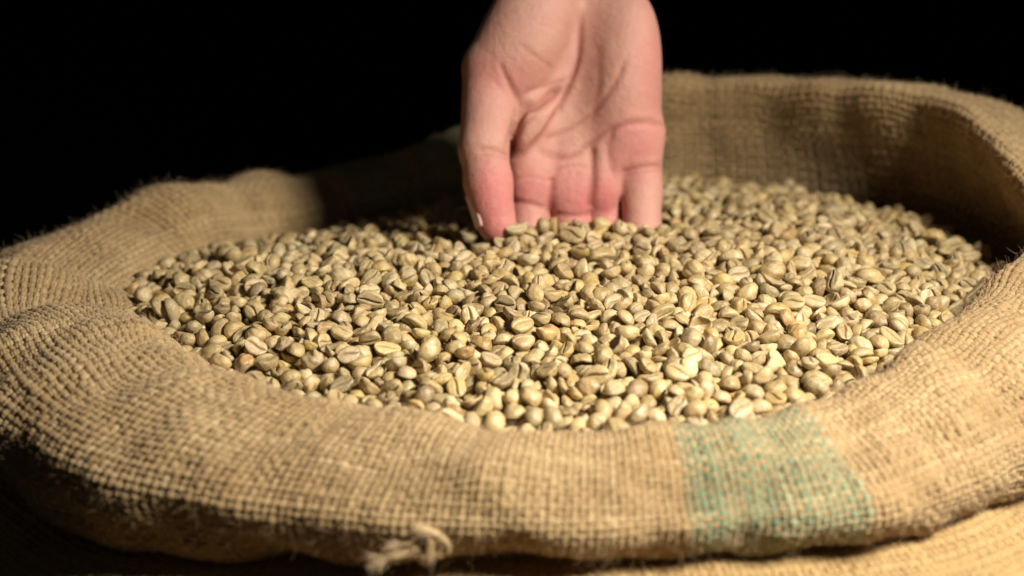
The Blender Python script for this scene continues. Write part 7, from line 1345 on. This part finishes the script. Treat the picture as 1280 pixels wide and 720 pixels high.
1413,-141,-91,23,-94,-21,6,110,1467,763,-94,-25,-18,64,4,107,1504,522,-99,20,-86,25,0,107,1211,448,-75,34,88,-6,0,108,1117,1338,-129,1,25,80,9,95,1104,1124,-103,-97,-15,17,0,102,
1085,929,-90,80,-37,-14,2,95,1080,824,-102,-37,4,-21,11,107,1208,-558,-100,9,-41,81,0,97,1270,354,-109,-56,-75,-25,5,102,1286,249,-78,74,-27,50,4,102,1290,146,-75,-3,-80,-31,4,97,
1216,1525,-159,69,64,26,6,110,1298,534,-82,-81,-36,46,1,102,-1183,590,-143,-32,-26,52,0,104,-1174,410,-138,-74,-21,-20,3,97,-1213,-393,-155,68,-73,9,0,108,-1316,-181,-168,75,-8,15,1,110,
-1065,982,-201,-9,21,-60,11,100,-1392,712,-194,-79,60,-4,5,103,-1063,521,-126,63,76,-14,4,96,-1094,-100,-120,16,23,-94,9,92,-1071,-173,-113,89,44,-4,0,111,-1085,-357,-153,1,-91,9,2,90,
-1064,-456,-139,-40,14,-49,8,105,-1118,-599,-128,90,32,-2,11,110,-1223,1308,-313,-62,-45,64,1,89,1824,1118,-198,1,77,-27,11,95,1690,878,-128,-8,13,94,4,105,-1383,5,-147,56,-25,-75,8,106,
-1446,141,-171,-71,-61,-12,8,108,1994,561,-173,57,64,18,4,106,642,-674,-54,11,-55,81,4,109,635,228,-97,41,86,26,3,107,670,-737,-97,-63,-66,-40,5,91,732,-1061,-116,-18,29,-87,1,98,
610,1149,-108,5,4,46,0,102,602,1009,-111,11,86,19,5,100,541,-142,-61,-20,-40,-74,0,105,344,-31,-76,6,70,57,3,94,428,-213,-66,-10,39,64,1,110,503,-507,-99,-27,25,77,7,108,
508,-601,-90,60,69,39,5,96,526,-1108,-115,-57,18,79,7,103,421,519,-59,-9,-17,85,3,94,1027,-850,-144,-31,-39,-79,0,113,879,1101,-116,13,3,-94,0,97,1118,-498,-111,-37,52,-48,7,101,
973,979,-75,0,10,96,11,92,992,893,-94,16,-92,18,0,92,879,139,-63,7,-33,20,1,99,798,-104,-75,-92,-19,-1,9,103,675,1134,-121,-67,71,20,1,118,796,302,-62,46,-11,73,8,100,
884,-62,-75,1,95,-9,8,94,906,-252,-75,-99,1,8,0,97,915,-344,-46,15,38,-52,5,107,877,-446,-77,-46,-7,-56,0,106,890,-644,-91,-6,-6,99,0,97,919,-866,-97,-4,45,-89,10,102,
791,1708,-189,66,-30,68,1,103,-285,-1010,-129,63,22,43,1,96,-470,52,-99,-2,10,-18,8,106,-287,-783,-93,33,21,36,2,100,-597,-938,-151,85,47,-14,5,113,-455,-589,-125,52,-62,-9,6,98,
-74,1040,-135,2,-13,89,2,108,33,1096,-154,10,72,69,7,95,35,986,-140,89,-43,-4,2,85,-115,-565,-83,1,-22,-95,0,118,17,-535,-88,-20,8,27,1,90,-99,-770,-126,60,-16,43,3,94,
-293,281,-74,22,-36,-89,1,88,-150,-723,-111,7,45,-43,7,108,-123,-982,-119,-49,71,-18,0,91,-183,-510,-72,-31,79,-52,2,107,-1252,14,-152,-81,-23,-6,6,113,-1231,218,-143,-14,82,52,3,106,
-1145,-506,-173,18,-19,-92,6,102,-740,-335,-128,-47,35,0,10,93,-748,-540,-142,-17,23,35,1,93,-747,-617,-121,-11,18,-63,4,104,-858,214,-88,8,-12,-38,8,118,-671,-56,-106,-47,-19,-27,8,96,
-635,-833,-145,8,38,1,11,100,-852,131,-99,59,-55,-23,5,106,-946,-521,-147,64,44,31,7,118,-1088,415,-125,-5,-90,25,2,103,-1072,-292,-127,3,22,-91,4,101,-1075,-518,-163,88,-24,-36,10,102,
-1069,-587,-174,-87,13,-7,6,96,91,-1070,-148,-17,75,-52,2,111,1063,401,-66,-7,-73,66,10,115,1057,-174,-71,-77,-10,-63,3,110,1057,-437,-86,2,92,-37,11,105,1086,-730,-141,-27,84,-11,12,101,
1162,333,-90,-48,72,-49,4,104,1086,1278,-148,-73,54,38,6,103,853,-7,-87,30,-19,17,1,108,1552,401,-93,4,35,37,1,105,1654,391,-129,38,-10,91,10,104,1266,-62,-91,-62,51,-18,2,102,
1356,-527,-147,70,-68,-6,11,108,401,-1104,-134,86,48,15,0,95,388,-863,-114,-30,-29,80,0,82,384,-737,-96,-9,-20,76,4,82,488,-1046,-116,0,-24,67,8,117,228,-1108,-147,-86,34,-36,4,103,
194,-785,-78,23,12,-95,10,97,73,-388,-109,11,37,-43,6,84,81,-516,-81,44,81,15,1,95,287,-846,-118,61,25,26,0,111,308,-935,-111,-41,43,-55,0,111,272,-1037,-128,18,-98,-10,5,96,
155,1047,-130,-13,20,40,8,100,225,193,-80,-71,-66,8,1,97,224,7,-79,-14,6,44,0,105,513,-716,-95,-15,9,62,6,111,701,-548,-97,34,5,18,2,97,781,711,-103,5,81,20,1,101,
757,488,-96,72,56,14,2,106,779,-470,-93,40,11,86,10,91,767,20,-65,-59,-61,34,10,91,584,-1099,-139,14,14,96,0,91,453,578,-58,38,92,-4,4,95,474,-652,-101,3,19,61,6,91,
563,-686,-79,-93,-14,28,8,111,559,1109,-107,66,40,64,8,97,569,951,-109,65,62,-41,2,104,549,-425,-71,-19,-2,42,2,102,1999,618,-145,5,88,-2,12,104,
]

# settled heap (positions and turns of the beans after they were poured), largest in view first
# each bean: x, y, z in tenths of a millimetre; turn (quaternion x, y, z in hundredths); shape number; size in percent
HA = np.array(HEAP, float).reshape(-1, 8)
HP = HA[:, :3] * 1e-4 + [0, 0, HEAP_DZ]
_q = HA[:, 3:6] / 100
HQT = unit(np.c_[np.sqrt(np.clip(1 - (_q ** 2).sum(1), 0, 1)), _q])
HK = HA[:, 6].astype(int); HS = HA[:, 7] / 100
NB = len(HP)
rb = np.random.default_rng(77)
TONES = [  # share, colour, word
 (32, (.540, .396, .178), "pale tan"),
 (25, (.470, .337, .146), "tan"),
 (18, (.600, .462, .240), "cream"),
 (9,  (.445, .340, .170), "greyish"),
 (9,  (.545, .382, .140), "yellowish"),
 (7,  (.350, .240, .112), "dull brown"),
 (2,  (.470, .290, .108), "orange-brown"),
]
tsh = np.array([t[0] for t in TONES], float); tsh /= tsh.sum()
TI = rb.choice(len(TONES), NB, p=tsh)
TINT = np.array([TONES[i][1] for i in TI]) * np.clip(rb.normal(1, .075, (NB, 1)), .75, 1.25) * np.clip(rb.normal(1, .012, (NB, 3)), .9, 1.1)
SEED = rb.random(NB) * 10
NSINGLE = 300

def rot_z_axis(q):
    w, x, y, z = q.T
    return np.stack([2 * (x * z + y * w), 2 * (y * z - x * w), 1 - 2 * (x * x + y * y)], 1)
ZAX = rot_z_axis(HQT)
TOCAM = unit(np.array(CAM) - HP)
FACE = (ZAX * TOCAM).sum(1)

def where_is(p):
    x, y, z = p
    rel = math.hypot(x - CX, y - CY); ph = math.degrees(math.atan2(y - CY, x - CX)) % 360
    edge = float(rim(ph)[0]) - rel
    if .030 < y < .085 and -.03 < x < .0: return "before the thumb"
    if .030 < y < .085 and 0 <= x < .03: return "before the middle fingers"
    if .030 < y < .095 and .03 <= x < .07: return "before the little finger"
    if edge < .035:
        if 265 < ph < 300: return "behind the green stripe"
        if 235 < ph <= 265: return "behind the front cuff's middle"
        if 195 < ph <= 235: return "by the left cuff bulge"
        if 120 < ph <= 195: return "against the left wall"
        if 300 <= ph < 345: return "by the right front cuff"
        if ph >= 345 or ph < 40: return "under the right wall"
        return "under the rear wall"
    if x < -.06: return "on the heap's left"
    if x > .11: return "on the heap's right"
    if y > .075: return "right of the hand"
    if y < -.055: return "on the heap's near slope"
    if x < .02: return "left of the heap's middle"
    return "on the heap's middle"

def label_of(i):
    word = BEANS[HK[i]][2]; tone = TONES[TI[i]][2]
    if word in ("round", "broken", "thin curved", "chipped small"): pose = ""
    elif FACE[i] > .45: pose = ", rounded back up"
    elif FACE[i] < -.45: pose = ", hollow side up" if word == "hollow" else ", creased face up"
    else: pose = ", on edge"
    return f"{tone} {word} bean{pose}, {where_is(HP[i])}"
LABELS = [label_of(i) for i in range(NSINGLE)]
ORD = ["first", "second", "third", "fourth", "fifth", "sixth", "seventh", "eighth", "ninth", "tenth"]
_px = (HP[:, 0] - CAM[0]) / ((HP[:, 1] - CAM[1]) * math.cos(R(PITCH)) - (HP[:, 2] - CAM[2]) * math.sin(R(PITCH)))
for l in set(LABELS):
    same = sorted([i for i in range(NSINGLE) if LABELS[i] == l], key=lambda i: _px[i])
    if len(same) > 1:
        for k, i in enumerate(same):
            LABELS[i] = l + (", leftmost such" if k == 0 else ", rightmost such" if k == len(same) - 1 else f", {ORD[min(k, 9)]} such from left")

for i in range(NSINGLE):
    o = bpy.data.objects.new("coffee_bean", BEANS[HK[i]][0])
    o.location = HP[i]; o.rotation_mode = 'QUATERNION'; o.rotation_quaternion = HQT[i]
    o.scale = (HS[i],) * 3
    o["tint"] = [float(v) for v in TINT[i]] + [1.0]
    o["seed"] = float(SEED[i])
    tag(o, LABELS[i], "coffee bean", "green coffee beans heaped in the sack")
    COL.objects.link(o)

# all the other beans of the heap: one object, instanced on the settled points
src = bpy.data.collections.new("bean_shapes")
names = []
for k, (me, _, w) in enumerate(BEANS):
    o = bpy.data.objects.new("shape_%s" % "abcdefghijklmnop"[k], me)
    src.objects.link(o)
pm_ = bpy.data.meshes.new("heaped_coffee_beans")
rest = np.arange(NSINGLE, NB)
pm_.vertices.add(len(rest)); pm_.vertices.foreach_set("co", HP[rest].astype(np.float32).ravel())
def pattr(name, typ, field, vals):
    a = pm_.attributes.new(name, typ, 'POINT'); a.data.foreach_set(field, vals)
pattr("turn", 'QUATERNION', "value", HQT[rest].astype(np.float32).ravel())
pattr("size", 'FLOAT', "value", HS[rest].astype(np.float32))
pattr("shape", 'INT', "value", HK[rest].astype(np.int32))
pattr("seed", 'FLOAT', "value", SEED[rest].astype(np.float32))
pattr("tint", 'FLOAT_COLOR', "color", np.c_[TINT[rest], np.ones(len(rest))].astype(np.float32).ravel())
heap = bpy.data.objects.new("heaped_coffee_beans", pm_)
COL.objects.link(heap)
tag(heap, "heap of green coffee beans filling the sack among and behind the nearest ones", "coffee beans", kind="stuff")
ng = bpy.data.node_groups.new("scatter_beans", 'GeometryNodeTree')
ng.interface.new_socket("Geometry", in_out='INPUT', socket_type='NodeSocketGeometry')
ng.interface.new_socket("Geometry", in_out='OUTPUT', socket_type='NodeSocketGeometry')
gi, go = ng.nodes.new("NodeGroupInput"), ng.nodes.new("NodeGroupOutput")
iop = ng.nodes.new("GeometryNodeInstanceOnPoints")
ci = ng.nodes.new("GeometryNodeCollectionInfo")
ci.inputs["Collection"].default_value = src
ci.inputs["Separate Children"].default_value = True
ci.inputs["Reset Children"].default_value = True
def named(name, typ):
    nd = ng.nodes.new("GeometryNodeInputNamedAttribute"); nd.data_type = typ
    nd.inputs["Name"].default_value = name
    return nd.outputs["Attribute"]
Lk = ng.links.new
Lk(gi.outputs[0], iop.inputs["Points"]); Lk(ci.outputs[0], iop.inputs["Instance"])
iop.inputs["Pick Instance"].default_value = True
Lk(named("shape", 'INT'), iop.inputs["Instance Index"])
Lk(named("turn", 'QUATERNION'), iop.inputs["Rotation"])
Lk(named("size", 'FLOAT'), iop.inputs["Scale"])
Lk(iop.outputs[0], go.inputs[0])
heap.modifiers.new("beans", 'NODES').node_group = ng
KNOT_AT = np.array([-.0275, -.162, -.0205])

# ------------------------------------------------------------------ tied yarn end hanging at the foot of the cuff
def tube(pts, rad, n=10, sub=8):
    P = np.array(pts, float)
    Q = np.concatenate([2 * P[:1] - P[1:2], P, 2 * P[-1:] - P[-2:-1]])
    out = []
    for i in range(len(P) - 1):
        t = np.linspace(0, 1, sub, endpoint=False)[:, None]
        a, b, c, d = Q[i:i + 4]
        out.append(.5 * (2 * b + (c - a) * t + (2 * a - 5 * b + 4 * c - d) * t ** 2 + (3 * b - a - 3 * c + d) * t ** 3))
    C = np.concatenate(out + [P[-1:]])
    L = len(C)
    rr = np.interp(np.linspace(0, 1, L), np.linspace(0, 1, len(rad)), rad)
    T = unit(np.gradient(C, axis=0))
    s = unit(np.cross(T, np.array([.2, .5, .8]))); u = np.cross(s, T)
    a = np.arange(n) * 2 * np.pi / n
    tw = np.linspace(0, 14, L)[:, None]
    rad2 = rr[:, None] * (1 + .16 * np.cos(3 * a[None] + tw))
    V = C[:, None] + s[:, None] * (np.cos(a) * rad2)[..., None] + u[:, None] * (np.sin(a) * rad2)[..., None]
    i = np.arange(L - 1)[:, None]; j = np.arange(n)[None]; j2 = (j + 1) % n
    q = np.stack([i * n + j, i * n + j2, (i + 1) * n + j2, (i + 1) * n + j], -1).reshape(-1, 4)
    V = V.reshape(-1, 3)
    along = np.r_[0, np.cumsum(np.linalg.norm(np.diff(C, axis=0), axis=1))] * 1000
    uv = np.stack([np.repeat(along, n), np.tile(np.arange(n) / n, L)], 1)
    cap = [(0, k + 1, k) for k in range(1, n - 1)] + [((L - 1) * n, (L - 1) * n + k, (L - 1) * n + k + 1) for k in range(1, n - 1)]
    return V, q, np.array(cap), uv
def strand_part(name, pts, rad, tint, parent):
    V, q, cap, uv = tube(np.array(pts) * mm, np.array(rad) * .78 * mm)
    me = mesh_from(name, V, q, cap, uv=uv, attrs={"tint": np.full(len(V), tint), "green": np.zeros(len(V)), "gold": np.zeros(len(V))})
    return link(name, me, M_BURLAP, parent)
# knot frame in mm, at the lower lip of the front cuff
def kp(*pts):
    o = KNOT_AT * 1000
    return [(o[0] + .8 * a, o[1] + .9 * b, o[2] + .8 * c) for a, b, c in pts]
knot = strand_part("tied_yarn", kp((-6, 4, 2), (-5, -2, 3.5), (0, -5, 5), (6, -5, 3.2), (10, -4, -1), (8, -3, -5), (2, -4, -5), (-3, -4, -2)), [1.6, 2.1, 2.5, 2.4, 2.3, 2.2, 2.1, 1.8], 1.0, sack)
strand_part("yarn_end", kp((2, -3, -3), (-4, -5, -4), (-10, -6, -5.5), (-15, -6, -6.5)), [1.6, 1.6, 1.5, .9], 1.0, knot)
strand_part("yarn_end", kp((1, -3, 0), (-4, -5, -.5), (-9, -5, -1.6)), [1.5, 1.4, .8], .75, knot)
strand_part("yarn_end", kp((3, 0, 4), (4, -6, 0), (3, -6.5, -6), (0, -4, -9)), [1.6, 1.8, 1.7, 1.2], .4, knot)

def fray(pts, count, seed, spread, length, parent):
    rng = np.random.default_rng(seed)
    P0 = np.array(kp(*pts)) * mm
    i = rng.integers(0, len(P0), count)
    A = P0[i] + rng.normal(0, .0009, (count, 3))
    D = unit(np.array([-.8, -.4, -.2]) + rng.normal(0, spread, (count, 3)))
    Bn = unit(rng.normal(0, 1, (count, 3)))
    Ln = length * rng.uniform(.4, 1.2, (count, 1))
    pts5 = np.stack([A + D * Ln * t + Bn * Ln * .4 * t * t for t in np.linspace(0, 1, 5)], 1)
    cu = bpy.data.hair_curves.new("frayed_fibres")
    cu.add_curves([5] * count)
    cu.position_data.foreach_set("vector", pts5.astype(np.float32).ravel())
    a = cu.attributes.get("radius") or cu.attributes.new("radius", 'FLOAT', 'POINT')
    a.data.foreach_set("value", np.tile(np.array([.06, .06, .05, .04, .02]) * 1e-3, count).astype(np.float32))
    cu.materials.append(M_FIBRE)
    o = bpy.data.objects.new("frayed_fibres", cu)
    COL.objects.link(o); o.parent = parent; o["kind"] = "stuff"
fray([(-13, -6, -6), (-15, -6, -6.5)], 110, 41, .4, .0045, knot)
fray([(-8, -5, -1.4), (-9, -5, -1.6)], 90, 42, .4, .004, knot)
fray([(0, -5, 5), (6, -5, 3), (9, -4, 0), (3, -6, -4), (-4, -5, -2)], 260, 43, 1.2, .004, knot)
